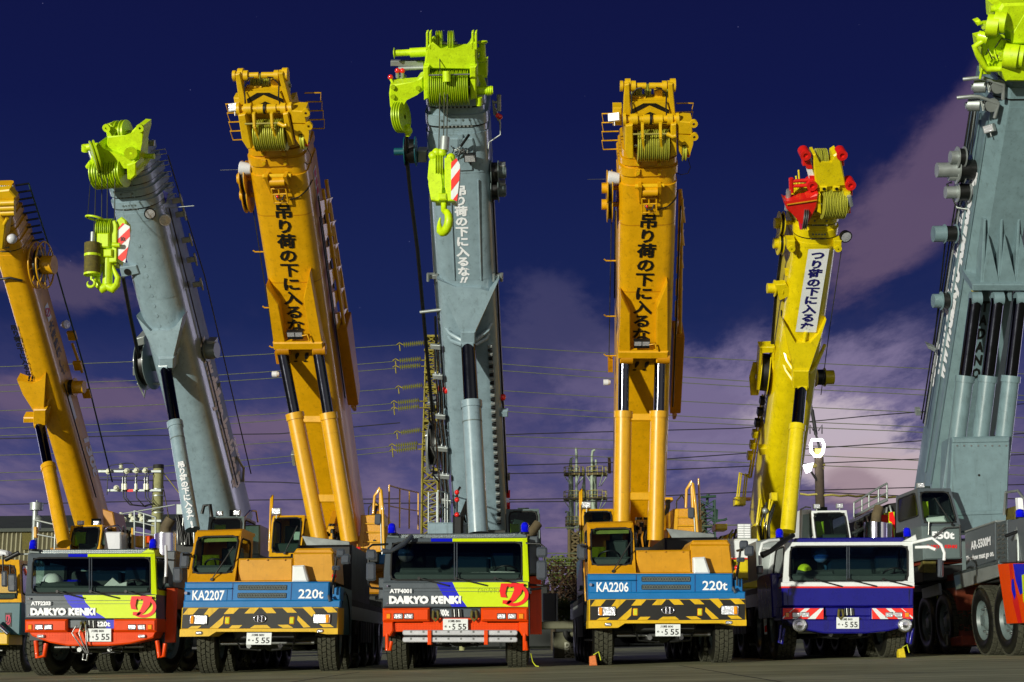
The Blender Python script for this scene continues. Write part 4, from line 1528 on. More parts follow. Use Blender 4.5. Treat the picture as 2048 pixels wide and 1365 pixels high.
    if style != 'blue':
        r.prism([T.at(*q, -.45) for q in ((773, 1076), (778, 1066), (796, 1067), (800, 1077))], Y * .4, 'grey_dark', .02)
        r.prism([T.at(*q, -.45) for q in ((1022, 1076), (1042, 1064), (1053, 1063), (1054, 1076))], Y * .4, 'carlime' if style == '220' else 'grey_dark', .02)
    r.build('roof_walkway', root)
    beacon(root, T, 784 if style != 'blue' else 760, 1070, -.4, .08, .22)
    beacon(root, T, 1050 if style != 'blue' else 1043, 1068, -.4, .08, .22)
    # red fender / flank panels
    s = MB()
    xr = T.at(1058, 1200).x
    xl = T.at(765, 1200).x
    if style == 'blue':
        s.box((xl - .12, D + .5, g + .85), (xl + .1, D + 2.2, g + 1.75), 'navy', .03)
        s.prism([(xl - .06, D + 1.9, g + 1.62), (xl + .42, D + 1.9, g + 1.62), (xl + .42, D + 1.9, g + .52), (xl - .06, D + 1.9, g + .52)], Y * .05, 'white')
        for i in range(4):
            z0 = g + .55 + i * .29
            s.face([(xl - .055, D + 1.893, z0), (xl + .415, D + 1.893, z0 + .26), (xl + .415, D + 1.893, z0 + .40), (xl - .055, D + 1.893, z0 + .14)], 'signred')
    else:
        s.box((xr + .02, D + .65, g + .62), (xr + .24, D + .72, g + 1.70), bum, .01)
        s.box((xr + .02, D + .72, g + 1.3), (xr + .16, D + 2.4, g + 1.70), bum, .03)
        s.build('fender_panel', root)
        s = MB()
        s.box((xl - .14, D + .72, g + 1.3), (xl - .02, D + 2.4, g + 1.70), 'panel', .03)
        s.build('fender_panel', root)
        s = MB()
        s.box((xr + .0, D + .55, g + 1.72), (xr + .20, D + 2.0, g + 2.45), 'panel', .03)
    s.build('fender_panel', root)
    for sg in (-1, 1):
        mb = MB()
        for ay in axles[:2]:
            xx = xc + sg * 1.13
            arc = [V((xx, D + ay + .80 * math.cos(a), g + .68 + .80 * math.sin(a))) for a in [math.pi * i / 10 for i in range(11)]]
            for a, e in zip(arc, arc[1:]):
                mb.prism([a - X * .22, a + X * .22, e + X * .22, e - X * .22], (a - V((a.x, D + ay, g + .68))) * .04, 'black')
        mb.build('mudguard', root)
    carrier_body(root, xc, D, 1.36, length, axles, 1.42, .68, .42, front_turn=turn)
    outrigger(root, xc, D, 1.34, axles[1] + 1.0, z1=1.1)
    return T, xc, g


I4 = lambda v: v
X4 = wall(26.6).at(911, 1200).x
root4 = thing('mobile_crane', 'grey crane with red bumper marked ATF4001 and 400t', 'crane', (X4, 26.6, ground(X4)), GC)
T4, _, _ = atf(root4, 26.6, I4, I4, '400', (1.35, 3.0, 5.3, 7.0, 8.6, 10.2), 11.6)
F2x, F2y = (lambda x: 58 + (x - 775) * .9025), (lambda y: 1108 + (y - 1077) * .94)
X2 = wall(28.6).at(F2x(911), 1220).x
root2 = thing('mobile_crane', 'grey crane with red bumper marked ATF2203 and 220t', 'crane', (X2, 28.6, ground(X2)), GC)
T2, _, _ = atf(root2, 28.6, F2x, F2y, '220', (1.35, 3.0, 5.6, 7.3, 9.0), 10.6, rad(-14))
F6x, F6y = (lambda x: 1573 + (x - 775) * .9025), (lambda y: 1085 + (y - 1077) * .93 - (0))
X6 = wall(29.4).at(F6x(911), 1210).x
root6 = thing('mobile_crane', 'yellow boom crane with navy and white driver cab', 'crane', (X6, 29.4, ground(X6)), GC)
T6, _, _ = atf(root6, 29.4, F6x, F6y, 'blue', (1.35, 3.0, 5.6, 7.3, 9.0), 10.6)
b = MB()                                                     # big locker behind the blue cab's left side
W6 = wall(31.4)
b.prism([W6.at(*q) for q in ((1512, 1083), (1556, 1074), (1560, 1150), (1514, 1160))], Y * 1.2, 'galv', .03)
b.build('side_locker', root6)
def opcab(root, T, outer, inner, m, depth=1.5, back=.3, glassm='glass_dark', lights=(), wip=None):
    c = MB()
    O, I, B_, H = shell(c, T, outer, inner, (-back, -back, 0, 0), (-back + .03, -back + .03, -.03, -.03), depth, m,
                        sides=([(.1, .1), (.9, .1), (.9, .72), (.05, .72)],) * 2)
    cab = c.build('operator_cab', root)
    pane(cab, 'windscreen', I, glassm)
    pane(cab, 'side_window', H[1], glassm)
    pane(cab, 'side_window', H[0], glassm)
    mid = (I[2] + I[3]) / 2
    seat(cab, mid + V((0, .8, .1)), .5, .8)
    d = MB()
    d.obox(mid + V((.1, .3, .1)), X * .3, Y * .1, Z * .1, 'dash', .03)
    d.obox(mid + V((-.25, .5, .35)), X * .14, Y * .05, Z * .2, 'vest', .03)
    d.build('console', cab)
    for x, y in lights:
        l = MB()
        floodlight(l, T.at(x, y, -back - .1), -Y, .085, 'galv')
        l.build('cab_light', cab)
    if wip:
        wiper(cab, T, *wip, .02)
    return cab


class Tb:
    """Telescopic boom of one crane: hull, nested tips and common fittings."""

    def __init__(s, root, b, half, H, m, rb=.45, nb=5, u0=0.0):
        s.root, s.b, s.half, s.H, s.m, s.rb, s.nb, s.u0 = root, b, half, H, m, rb, nb, u0
        s.N = -b.en
        s.mb = MB()

    def prof(s, f):
        return [(u + s.u0, k - s.half * (1 - f) * .9) for u, k in profile(s.half * f, s.H * f, s.half * s.rb * f, .12, s.nb)]

    def hull(s, s0, s1, seams=()):
        tube_section(s.mb, s.b, s0, s1, s.prof(1.0), s.m)
        for y in seams:
            tube_section(s.mb, s.b, y, y + .06, s.prof(1.012), s.m, cap=False)

    def nest(s, n, step, f0=.95, df=.045, first=0.0, rim=.05, pad=True):
        L = s.b.L + first
        out = []
        for i in range(n):
            f = f0 - df * i
            m = MB()
            a = L + step * i
            tube_section(m, s.b, a - .4, a + step * .55, s.prof(f), s.m)
            tube_section(m, s.b, a + step * .45, a + step, s.prof(f + rim), s.m)
            tube_section(m, s.b, a + step * .36, a + step * .45, s.prof(f + rim * .45), 'letter_black', cap=False)
            if pad:
                kk = -s.half * (1 - f - rim) * .9
                for j in range(17):
                    u = s.u0 + s.half * (1 - s.rb) * (-1 + 2 * j / 16)
                    m.prism([s.b.w(u - .022, a + step * .36, kk), s.b.w(u + .022, a + step * .36, kk), s.b.w(u + .022, a + step * .46, kk), s.b.w(u - .022, a + step * .46, kk)], s.N * .1, 'letter_black' if j % 2 else 'galv')
                for j in range(5):
                    u = s.u0 + s.half * (1 - s.rb) * (-.9 + 1.8 * j / 4)
                    m.disc(s.b.w(u, a + step * .75, kk), s.b.en, .025, .015, 'grey_dark', 8)
            m.prism([s.b.w(s.u0 - .12, a + step * .5, .02), s.b.w(s.u0 + .12, a + step * .5, .02), s.b.w(s.u0 + .12, a + step * .92, .02), s.b.w(s.u0 - .12, a + step * .92, .02)], s.N * .2, s.m, .01)
            so = m.build('boom_section', s.obj)
            split_smooth(so)
        return L + step * n

    def done(s):
        s.obj = s.mb.build('boom', s.root)
        split_smooth(s.obj)
        return s.obj

    def side(s, sgn):
        return s.b.side(s.half, sgn)


def flank_text(mb, tb, string, s0, s1, k0, k1, m, sgn=1, bold=.03, up=True, slant=0.0):
    """Lettering on a flank, read along the boom from s0 to s1, its top edge at depth k0 and base at k1."""
    u = tb.u0 + sgn * (tb.half + .012)
    q = lambda s, k: tb.b.w(u, s, k)
    mb.text(string, [q(s0, k0), q(s1, k0), q(s1, k1), q(s0, k1)], m, bold, slant=slant)


def gusset(mb, P, N, pts, k0, k1, m):
    """Ram bracket plate: the outline stands proud of the underside, deeper toward the rod eye."""
    ymin, ymax = min(p[1] for p in pts), max(p[1] for p in pts)
    f = [P.at(x, y, k0 + (k1 - k0) * (y - ymin) / (ymax - ymin)) for x, y in pts]
    mb.prism(f, N * .35, m, .02)


def rope(mb, pts, r=.012):
    mb.tube(pts, r, 'rope', 5)


def shackle_hook(mb, c, r, m, ex=X):
    """A plain crane hook: shank, swelling bowl, tip; c is the top of the shank."""
    c = V(c)
    pts, rs = [c, c - Z * r * 1.1], [r * .30, r * .30]
    o = c - Z * r * 2.2
    for i in range(12):
        a = rad(78 - i * 27)
        pts.append(o + ex * math.cos(a) * r + Z * math.sin(a) * r)
        rs.append(r * (.30 + .14 * math.sin(math.pi * i / 11)) * (1 if i < 9 else 1 - .25 * (i - 8)))
    mb.tube(pts, rs, m, 10)


# ================================================================ crane 4: grey boom in the middle
b4 = Boom((962, 1060), 36.0, (915, 268), 29.5)
hw4 = (b4.P.loc(977, 300).x - b4.P.loc(853, 300).x) / 2
t4 = Tb(root4, b4, hw4, 1.5, 'grey', .5, 6, (b4.P.loc(977, 300).x + b4.P.loc(853, 300).x) / 2)
P4, N4 = b4.P, t4.N
S4 = lambda y: P4.loc(915, y).y
t4.hull(-.8, b4.L, (S4(347), S4(820), S4(560)))
vtext(t4.mb, '吊り荷の下に入るな', P4, (920, 371), (928, 553), 26, 'letter_white', .012, .045, 1.0)
t4.mb.text('!!', [P4.at(*q, .012) for q in ((924, 554), (937, 554), (932, 566), (919, 566))], 'letter_white', .04)
flank_text(t4.mb, t4, '400t', S4(330), S4(262), -.8, -.3, 'letter_white', -1, .04)
flank_text(t4.mb, t4, '400t', S4(572), S4(625), -.85, -.35, 'letter_white', 1, .04)
gusset(t4.mb, P4, N4, [(873, 558), (881, 577), (922, 668), (950, 668), (998, 560), (978, 585), (962, 577), (912, 577)], .06, .35, 'grey')
for sg, pts in ((-1, [(880, 640), (900, 668), (924, 682)]), (1, [(993, 628), (975, 662), (950, 682)]), (-1, [(884, 655), (903, 682), (926, 690)]), (1, [(990, 645), (972, 678), (950, 690)])):
    t4.mb.tube([P4.at(pts[0][0], pts[0][1], -.35), P4.at(pts[1][0], pts[1][1], .05), P4.at(pts[2][0], pts[2][1], .22)], .055, 'grey', 8)
t4.mb.prism(P4.r(921, 664, 951, 690, .40), N4 * .4, 'grey', .03)
for x in (906, 964):                                             # long ribs beside the lettering
    t4.mb.tube([P4.at(x - 6 if x < 930 else x - 8, 360, .01), P4.at(x + 3 if x < 930 else x - 2, 560, .01)], .025, 'grey', 6)
t4.mb.prism([P4.at(*q, .05) for q in ((908, 460), (960, 462), (952, 572), (918, 572))][:0] or P4.r(915, 270, 925, 300, .05), N4 * .1, 'grey')
for y in (280, 300, 320):
    t4.mb.disc(P4.at(906, y, 0), b4.en, .03, .03, 'letter_black', 8)
t4.mb.prism([P4.at(*q, .05) for q in ((879, 278), (945, 277), (949, 292), (945, 342), (885, 344), (876, 292))], N4 * .1, 'grey', .02)
t4.done()
s4top = t4.nest(2, .42, .97, .05)
ram_top = P4.at(936, 684, .22)
ram_low = wall(32.0).at(957, 1072)
ram_mid = on_seg(ram_top, ram_low, 808)
cylinder(root4, b4, ram_top, ram_mid, ram_low, .172, .225, 'grey')
h = MB()
L_ = 'lime'
h.prism([P4.at(*q, .25) for q in ((852, 101), (854, 92), (864, 84), (874, 96), (880, 101), (931, 101), (936, 96), (943, 82), (952, 86), (953, 140), (848, 138))], N4 * .5, L_, .03)
for x in (852, 858.5, 943, 949.5):
    h.prism([P4.at(*q, .25) for q in ((x, 66), (x + 4, 64), (x + 4.5, 100), (x, 100))], N4 * .18, L_, .01)
h.prism(P4.r(848, 133, 953, 152, .05), N4 * 1.0, L_, .02)
for x0, x1 in ((846, 858), (939, 953)):
    h.prism([P4.at(*q, .40) for q in ((x0, 134), (x1, 133), (x1, 198), (x0 + 2, 201))], N4 * 1.1, L_, .03)
h.tube([P4.at(858, 151, .5), P4.at(940, 149, .5)], .02, 'steel', 6)
h.tube([P4.at(893, 143, .55), P4.at(894, 164, .62)], .09, L_, 12)
h.prism(P4.r(858, 155, 940, 200, -.3), N4 * .6, 'sheave_lime')
h.tube([P4.at(787, 107, -.2), P4.at(853, 104, -.2)], .07, L_, 10)
h.tube([P4.at(788, 107, -.2), P4.at(789, 107, -.2)], .12, L_, 10)
h.tube([P4.at(820, 106, -.2), P4.at(853, 104, -.2)], .10, L_, 10)
h.tube([P4.at(964, 84, -.2), P4.at(966, 119, -.2)], .07, L_, 8)
for y in (84, 119):
    h.tube([P4.at(964.5, y, -.2), P4.at(964.6, y + 2, -.2)], .12, L_, 10)
h.tube([P4.at(953, 100, -.2), P4.at(965, 100, -.2)], .06, L_, 8)
h.prism(P4.r(953, 126, 974, 157, -.4), N4 * .5, L_, .02)
h.tube([P4.at(953, 182, .1), P4.at(986, 181, .1)], .09, L_, 10)
for i in range(8):
    h.tube([P4.at(956 + i * 3.6, 182, .1), P4.at(957.4 + i * 3.6, 182, .1)], .11, L_, 10)
h.tube([P4.at(958, 195, .3), P4.at(958, 211, .3)], .07, L_, 8)
for i in range(6):
    h.tube([P4.at(955 + i * 2, 150, .1), P4.at(962 + i * 2, 168, .15), P4.at(958 + i * 3, 182, .1)], .014, 'sheave_lime', 4)
# swung-out auxiliary nose
h.prism([P4.at(*q, .35) for q in ((780, 171), (831, 167), (838, 157), (846, 154), (847, 182), (833, 187), (810, 199), (809, 214), (806, 250), (794, 240), (780, 214), (778, 188))], N4 * .45, L_, .03)
for x, y in ((786, 174), (786, 193), (836, 176)):
    h.disc(P4.at(x, y, .36), b4.en, .05, .05, 'sheave_lime', 10)
h.prism(P4.r(781, 123, 847, 133, -.3), N4 * .12, 'galv', .01)
h.tube([P4.at(797, 138, -.3), P4.at(847, 136, -.3)], .05, 'galv', 8)
h.prism(P4.r(792, 155, 811, 166, -.1), N4 * .2, 'galv', .01)
for x in (795, 805):
    h.tube([P4.at(x, 143, -.1), P4.at(x, 156, -.1)], .04, 'galv', 8)
    h.ball(P4.at(x, 142, -.1), .06, 'redlens', 8)
h.ball(P4.at(781, 155, 0), .06, 'redlens', 8)
h.tube([P4.at(781, 158, 0), P4.at(786, 168, .2)], .03, L_, 6)
h4 = h.build('boom_head', root4)
for nm, x0, x1, n, y, k, r in (('sheave_block', 859, 939, 10, 176, .2, .38), ('upper_sheaves', 873, 886, 2, 88, -.2, .28), ('upper_sheaves', 897, 909, 2, 88, -.2, .28)):
    m = MB()
    a, c = P4.loc(x0, y, k), P4.loc(x1, y, k)
    sheaves(m, b4, a.x, c.x, n, (a.y + c.y) / 2, k, r, 'sheave_lime')
    m.build(nm, h4)
m = MB()
for i in range(3):
    o = P4.at(794 + i * 5, 235, .35)
    m.lathe(o, (b4.ex + b4.a * .15 + b4.en * .25), [(0, .05), (0, .34), (.02, .34), (.035, .29), (.05, .34), (.07, .34), (.07, .05)], 'sheave_lime', 24)
m.build('nose_sheave', h4)
m = MB()
m.tube([P4.at(816, 250, .4), P4.at(816, 272, .4)], .06, L_, 8)
m.ball(P4.at(816, 262, .4), .10, L_, 8)
m.build('rope_socket', h4)
# fittings on the hull
m = MB()
reel(m, P4.at(821, 303, -.3), b4.ex * -1, .33, .26, 'teal', hub=.25)
m.prism(P4.r(835, 303, 853, 326, -.4), N4 * .3, 'galv', .02)
m.build('cable_reel', root4)
for y in (345, 381):
    m = MB()
    p = P4.at(990, y, -.35)
    reel(m, p, b4.ex, .27, .18, 'grey_dark', hub=.5)
    m.prism(P4.r(998, y - 14, 1010, y + 14, -.3), N4 * .25, 'galv', .02)
    m.build('cable_reel', root4)
m = MB()
floodlight(m, P4.at(940, 318, .25), b4.en - Z * .2, .13, 'black')
m.tube([P4.at(922, 293, .2), P4.at(938, 270, .3)], .03, 'black', 6)
for i in range(10):
    m.tube([P4.at(902 + i * 4, 292 + (i * 7) % 17, .1), P4.at(908 + (i * 13) % 30, 300, .16), P4.at(905 + (i * 11) % 36, 306 + (i * 5) % 12, .12)], .014, 'galv' if i % 2 else 'hose', 4)
m.build('work_light', t4.obj)
m = MB()
for i in range(4):
    m.tube([P4.at(985 + i * 3, 200 + i * 8, -.4), P4.at(988 + i * 4, 230 + i * 6, -.3), P4.at(1000, 232 + i * 5, -.4), P4.at(1001, 270, -.4), P4.at(978, 285, -.2), P4.at(974, 330, -.2)], .018, 'galv', 5)
m.tube([P4.at(998, 190, -.3), P4.at(998, 222, -.3)], .05, 'galv', 7)
m.tube([P4.at(985, 205, -.3), P4.at(999, 205, -.3)], .03, 'galv', 6)
m.ball(P4.at(996, 232, -.3), .06, 'redlens', 6)
m.ball(P4.at(1000, 234, -.3), .06, 'redlens', 6)
for i in range(4):                                                # hoses and conduits down both flanks
    u = t4.u0 - t4.half - .03
    m.tube([b4.w(u, S4(400), -.35 - i * .16), b4.w(u - .02, S4(560), -.3 - i * .18), b4.w(u, S4(700), -.35 - i * .15), b4.w(u, S4(960), -.3 - i * .2)], .028, 'galv' if i % 2 else 'steel', 5)
u = t4.u0 + t4.half + .03
for k in (-.3, -.42):
    m.tube([b4.w(u, S4(340), k), b4.w(u, S4(1000), k)], .025, 'hose', 5)
for x0, x1, y in ((853, 878, 555), (984, 1006, 555)):
    m.prism(P4.r(x0, y - 4, x1, y + 4, -.2), N4 * .15, 'galv', .01)
    m.tube([P4.at(x0 + 3, y - 7, -.15), P4.at(x0 + 3, y + 8, -.15)], .035, 'galv', 6)
    m.tube([P4.at(x1 - 3, y - 7, -.15), P4.at(x1 - 3, y + 8, -.15)], .035, 'galv', 6)
for x0, x1, y in ((966, 1016, 828), (884, 920, 826)):
    m.prism(P4.r(x0, y - 6, x1, y + 7, -.15), N4 * .12, 'grey', .02)
m.ball(P4.at(1005, 795, -.3), .09, 'redlens', 8)
m.ball(P4.at(892, 781, -.2), .09, 'redlens', 8)
m.tube([P4.at(840, 625, -.2), P4.at(882, 620, -.2)], .04, 'galv', 6)
m.build('hose_tray', root4)
m = MB()                                                          # long black hose from the nose to the lower drum
m.tube([P4.at(814, 262, .3), P4.at(813, 310, -.1), P4.at(820, 380, -.2), P4.at(835, 500, -.3), P4.at(846, 620, -.4), P4.at(855, 720, -.6), P4.at(868, 860, -.8)], .045, 'hose', 7)
m.build('hanging_hose', root4)
m = MB()                                                          # bright pipework left of the boom and the cable chain beside the ram
for i, (du, k, y0, y1) in enumerate(((.04, -.05, 690, 1055), (.09, -.2, 640, 1060), (.14, -.1, 700, 1050), (.19, -.3, 800, 1060), (.25, -.15, 850, 1055))):
    u = t4.u0 - t4.half - du
    pts = [b4.w(u - (.03 if j % 2 else 0), S4(y0 + (y1 - y0) * j / 7), k - (.04 if j % 3 else 0)) for j in range(8)]
    m.tube(pts, .03, 'chrome' if i % 2 == 0 else 'hose', 6)
for y in (700, 760, 840, 905, 960, 1010):
    m.prism([b4.w(t4.u0 - t4.half - .24, S4(y), -.05), b4.w(t4.u0 - t4.half, S4(y), .0), b4.w(t4.u0 - t4.half, S4(y) + .12, .0), b4.w(t4.u0 - t4.half - .24, S4(y) + .12, -.05)], N4 * .08, 'galv', .01)
rr = random.Random(21)
for i in range(26):
    y = 800 + rr.random() * 240
    u = t4.u0 - t4.half - rr.uniform(.05, .45)
    m.tube([b4.w(u, S4(y), -.3), b4.w(u + rr.uniform(-.15, .2), S4(y + 18), -.2), b4.w(u + rr.uniform(-.1, .25), S4(y + 40), -.35)], rr.uniform(.015, .035), rr.choice(['hose', 'chrome', 'steel', 'hose']), 5)
for i in range(44):
    y = 692 + i * 8.2
    m.prism([b4.w(t4.u0 + .44, S4(y), .03), b4.w(t4.u0 + .54, S4(y), .03), b4.w(t4.u0 + .54, S4(y + 5), .03), b4.w(t4.u0 + .44, S4(y + 5), .03)], N4 * .1, 'black' if i % 2 else 'galv', .01)
for y in (950, 985, 1010, 1030):
    m.prism(P4.r(1013, y, 1020, y + 12, -.4), N4 * .1, 'redlens' if y != 950 else 'galv', .01)
m.build('pipework', root4)
m = MB()
o = P4.at(869, 890, -.9)
reel(m, o, (b4.ex + b4.en * .04), .62, .22, 'galv', hub=.35)
m.prism([P4.at(*q, -.7) for q in ((850, 872), (860, 868), (862, 945), (852, 948))], N4 * .25, 'galv', .02)
m.prism(P4.r(855, 805, 882, 812, -.7), N4 * .3, 'galv', .02)
m.prism(P4.r(866, 955, 884, 962, -.7), N4 * .3, 'galv', .02)
for i in range(7):
    m.tube([P4.at(880 + i * 3, 850 + i * 8, -.6), P4.at(890 + i * 2, 880 + (i * 17) % 40, -.5), P4.at(888, 930 + i * 8, -.6), P4.at(896, 990 + i * 8, -.8)], .025, 'hose' if i % 2 else 'steel', 5)
m.build('hose_drum', root4)
# upper works
W = wall(33.0)
opcab(root4, W, [(1012, 1019), (1078, 1018), (1081, 1100), (1015, 1100)], [(1018, 1024), (1074, 1023), (1076, 1092), (1020, 1093)], 'grey_dark', 1.6, .2, 'glass_dark')
m = MB()
m.prism(W.r(855, 1045, 935, 1110, -.5), Y * 4, 'grey', .04)
m.prism(W.r(935, 1060, 1012, 1110, -1.4), Y * 3, 'chassis', .02)
m.prism(W.r(905, 1030, 926, 1080, -.3), Y * .6, 'black', .06)
m.build('turntable_house', root4)
m = MB()
for x in (857, 874):
    m.tube([W.at(x, 1048, -.6), W.at(x, 985, -.6)], .022, 'galv', 6)
for i in range(7):
    m.tube([W.at(857, 1044 - i * 9, -.6), W.at(874, 1040 - i * 9, -.6)], .016, 'galv', 5)
railing(m, [W.at(876, 1046, -.6), W.at(890, 1047, -1.5), W.at(895, 1049, -2.5)], .75, 'galv', .018)
m.build('ladder', root4)
m = MB()
m.tube([W.at(913, 1040, -.4), W.at(914, 985, -.4), W.at(920, 975, -.5)], .03, 'black', 6)
for y in (985, 1000, 1030):
    m.ball(W.at(914, y, -.35), .06, 'redlens', 6)
for i in range(6):
    m.tube([W.at(930 + i * 3, 1065, -.8), W.at(918 + i * 5, 1040 - i * 4, -.9), W.at(930 + i * 2, 1010 - i * 6, -1.2)], .028, 'hose', 5)
m.build('hose_stand', root4)
m = MB()
m.tube([W.at(998, 1078, .6), W.at(1050, 1076, .6)], .13, 'chrome', 12)
m.tube([W.at(1052, 1080, .6), W.at(1064, 1064, .4), W.at(1076, 1048, .3)], .11, 'wood', 10)
m.build('exhaust_pipe', root4)
m = MB()
m.box((X4 - 1.3, 37.5, 1.9), (X4 + 1.3, 39.5, 3.0), 'grey_dark', .05)
m.build('counterweight', root4)

# ================================================================ crane 2: grey boom at the left, long reach
b2 = Boom((424, 1050), 40.0, (263, 428), 34.5)
t2 = Tb(root2, b2, .63, 1.45, 'grey', .72, 7)
P2, N2 = b2.P, t2.N
S2 = lambda y: P2.loc(263 + (y - 428) * .259, y).y
t2.hull(-.6, b2.L, (S2(445), S2(600)))
for i in range(9):
    t2.mb.disc(P2.at(277 + i * 5.1, 492 + i * 20, -.0), b2.en, .055, .012, 'grey', 12)
flank_text(t2.mb, t2, 'www.daikyo-kenki.co.jp', S2(708), S2(1008), -1.22, -.50, 'letter_white', 1, .06)
flank_text(t2.mb, t2, '220t', S2(925), S2(985), -1.42, -1.24, 'letter_white', 1, .06)
gusset(t2.mb, P2, N2, [(272, 632), (282, 655), (317, 722), (346, 722), (366, 632), (352, 655), (335, 664), (300, 664)], .02, .32, 'grey')
for pts in ([(366, 655), (352, 690), (345, 712)], [(372, 668), (356, 702), (346, 726)]):
    t2.mb.tube([P2.at(pts[0][0] + 8, pts[0][1], -.5), P2.at(*pts[1], .0), P2.at(*pts[2], .2)], .055, 'grey', 8)
t2.mb.prism(P2.r(317, 716, 347, 738, .36), N2 * .35, 'grey', .03)
t2.mb.prism([P2.at(*q, .05) for q in ((238, 535), (272, 531), (278, 548), (243, 556))], N2 * .3, 'grey', .02)
t2.mb.disc(P2.at(255, 544, .06), b2.en, .09, .02, 'letter_black', 12)
t2.mb.face([b2.w(t2.half + .014, S2(430), -.7), b2.w(t2.half + .014, S2(403), -.7), b2.w(t2.half + .014, S2(416), -.98)], 'royal')
t2.done()
e2 = t2.nest(5, .30, .97, .042)
top = P2.at(331, 734, .22)
low = wall(35.6).at(386, 1064)
mid_ = on_seg(top, low, 849)


def txt2(c):
    d = (low - mid_).normalized()
    ey = -d
    n = (CAMP - mid_)
    n = (n - d * n.dot(d)).normalized()
    ex = ey.cross(n).normalized()
    ex = ex if ex.x > 0 else -ex
    p = Pl(mid_ + n * .172, ex, ey, n)
    vtext(c, '吊り荷の下に入るな', p, (361, 923), (382, 1042), 15, 'letter_white', .02, .05, 1.0)
    vtext(c, '!', p, (382, 1042), (385, 1056), 5, 'letter_white', .02, .05, 1.0)


cylinder(root2, b2, top, mid_, low, .150, .185, 'grey', text=txt2)
h = MB()
h.prism([P2.at(*q, .25) for q in ((214, 274), (258, 273), (264, 262), (276, 250), (287, 251), (287, 262), (281, 285), (280, 322), (262, 330), (252, 312), (212, 308))], N2 * .5, L_, .03)
h.prism([P2.at(*q, .15) for q in ((209, 252), (219, 249), (226, 256), (236, 259), (226, 276), (214, 276))], N2 * .2, L_, .02)
for x, y in ((214, 256), (281, 256)):
    h.lathe(P2.at(x, y, .26), b2.en, [(0, .03), (0, .10), (.05, .10), (.05, .03)], L_, 12)
h.prism([P2.at(*q, .45) for q in ((185, 300), (198, 285), (206, 300), (250, 318), (268, 322), (276, 340), (270, 350), (255, 335), (200, 330), (186, 334), (178, 330))], N2 * .8, L_, .03)
h.prism([P2.at(*q, .5) for q in ((253, 330), (272, 325), (272, 352), (262, 362), (254, 360))], N2 * .5, L_, .03)
h.lathe(P2.at(261, 306, .4), b2.en + b2.ex * .5, [(0, .05), (0, .16), (.06, .16), (.06, .03)], L_, 14)
h.tube([P2.at(168, 296, .1), P2.at(196, 293, .1)], .09, L_, 10)
h.tube([P2.at(171, 291, .1), P2.at(171, 303, .1)], .10, L_, 8)
h.tube([P2.at(179, 302, .1), P2.at(185, 320, .2)], .05, 'galv', 7)
h.tube([P2.at(280, 313, -.1), P2.at(309, 314, -.1)], .06, L_, 8)
for i in range(9):
    h.tube([P2.at(283 + i * 3, 313, -.1), P2.at(284.4 + i * 3, 313.2, -.1)], .075, L_, 8)
h.prism(P2.r(294, 282, 308, 293, -.5), N2 * .08, 'galv', .02)
h.tube([P2.at(294, 305, -.4), P2.at(296, 290, -.5)], .03, 'galv', 5)
h.tube([P2.at(183, 325, .45), P2.at(176, 335, .4)], .07, L_, 8)
h2 = h.build('boom_head', root2)
for nm, x0, x1, n, y, k, r, ax in (('sheave_block', 190, 252, 6, 347, .30, .38, 0), ('upper_sheaves', 231, 241, 1, 266, -.1, .30, 0), ('upper_sheaves', 246, 258, 1, 266, -.1, .32, 0)):
    m = MB()
    a, c = P2.loc(x0, y, k), P2.loc(x1, y, k)
    sheaves(m, b2, a.x, c.x, n, (a.y + c.y) / 2, k, r, 'sheave_lime')
    m.build(nm, h2)
m = MB()
o = P2.at(196, 312, .55)
m.lathe(o, b2.ex * -.8 + b2.en * .5, [(0, .03), (0, .40), (.03, .40), (.06, .34), (.09, .40), (.12, .40), (.12, .03)], 'sheave_lime', 26)
m.build('side_sheave', h2)
m = MB()
for i in range(5):                                                # stays and rungs along the right flank
    s_ = b2.L + .3 * i
    m.tube([b2.w(.5, s_, -.9), b2.w(.85, s_, -1.0), b2.w(.85, s_ + .12, -1.0), b2.w(.5, s_ + .12, -.9)], .014, 'galv', 4)
u = t2.half + .05
m.tube([b2.w(u, S2(440), -.75), b2.w(u, S2(1000), -.75)], .02, 'hose', 5)
m.tube([b2.w(u + .1, b2.L + 1.1, -1.2), b2.w(u + .24, S2(600), -1.35), b2.w(u + .2, S2(1000), -1.35)], .018, 'rope', 5)
for y in (440, 468, 520, 560, 610):
    m.prism([b2.w(u, S2(y), -1.0), b2.w(u + .24, S2(y), -1.05), b2.w(u + .24, S2(y) + .14, -1.05), b2.w(u, S2(y) + .14, -1.0)], b2.en * -.08, 'galv', .01)
    m.tube([b2.w(u + .24, S2(y) - .1, -1.05), b2.w(u + .24, S2(y) + .25, -1.05)], .03, 'galv', 5)
m.tube([b2.w(u, S2(437), -.6), b2.w(u + .75, S2(437), -.62)], .012, 'galv', 4)
m.tube([b2.w(t2.half + .02, S2(960), -1.2), b2.w(t2.half + .12, S2(985), -1.25), b2.w(t2.half + .03, S2(1010), -1.2)], .04, 'galv', 6)
m.build('rope_guides', root2)
m = MB()
for x, y, k in ((300, 428, .05), (330, 441, -.3)):
    p = P2.at(x, y, k)
    m.lathe(p, b2.en + b2.ex * .5, [(-.2, .05), (-.15, .12), (0, .15), (.02, .15), (.02, .12, 'lens'), (.03, .001)], 'helmet' if x > 310 else 'black', 14)
m.build('work_light', t2.obj)
m = MB()
reel(m, P2.at(297, 728, -.9), b2.ex - b2.en * .05, .72, .26, 'grey_dark', hub=.3)
m.prism([P2.at(*q, -.6) for q in ((271, 678), (288, 674), (289, 690), (272, 694))], N2 * .5, 'galv', .02)
m.tube([P2.at(272, 690, -.6), P2.at(277, 768, -.6), P2.at(289, 795, -.6), P2.at(292, 770, -.6)], .035, 'galv', 6)
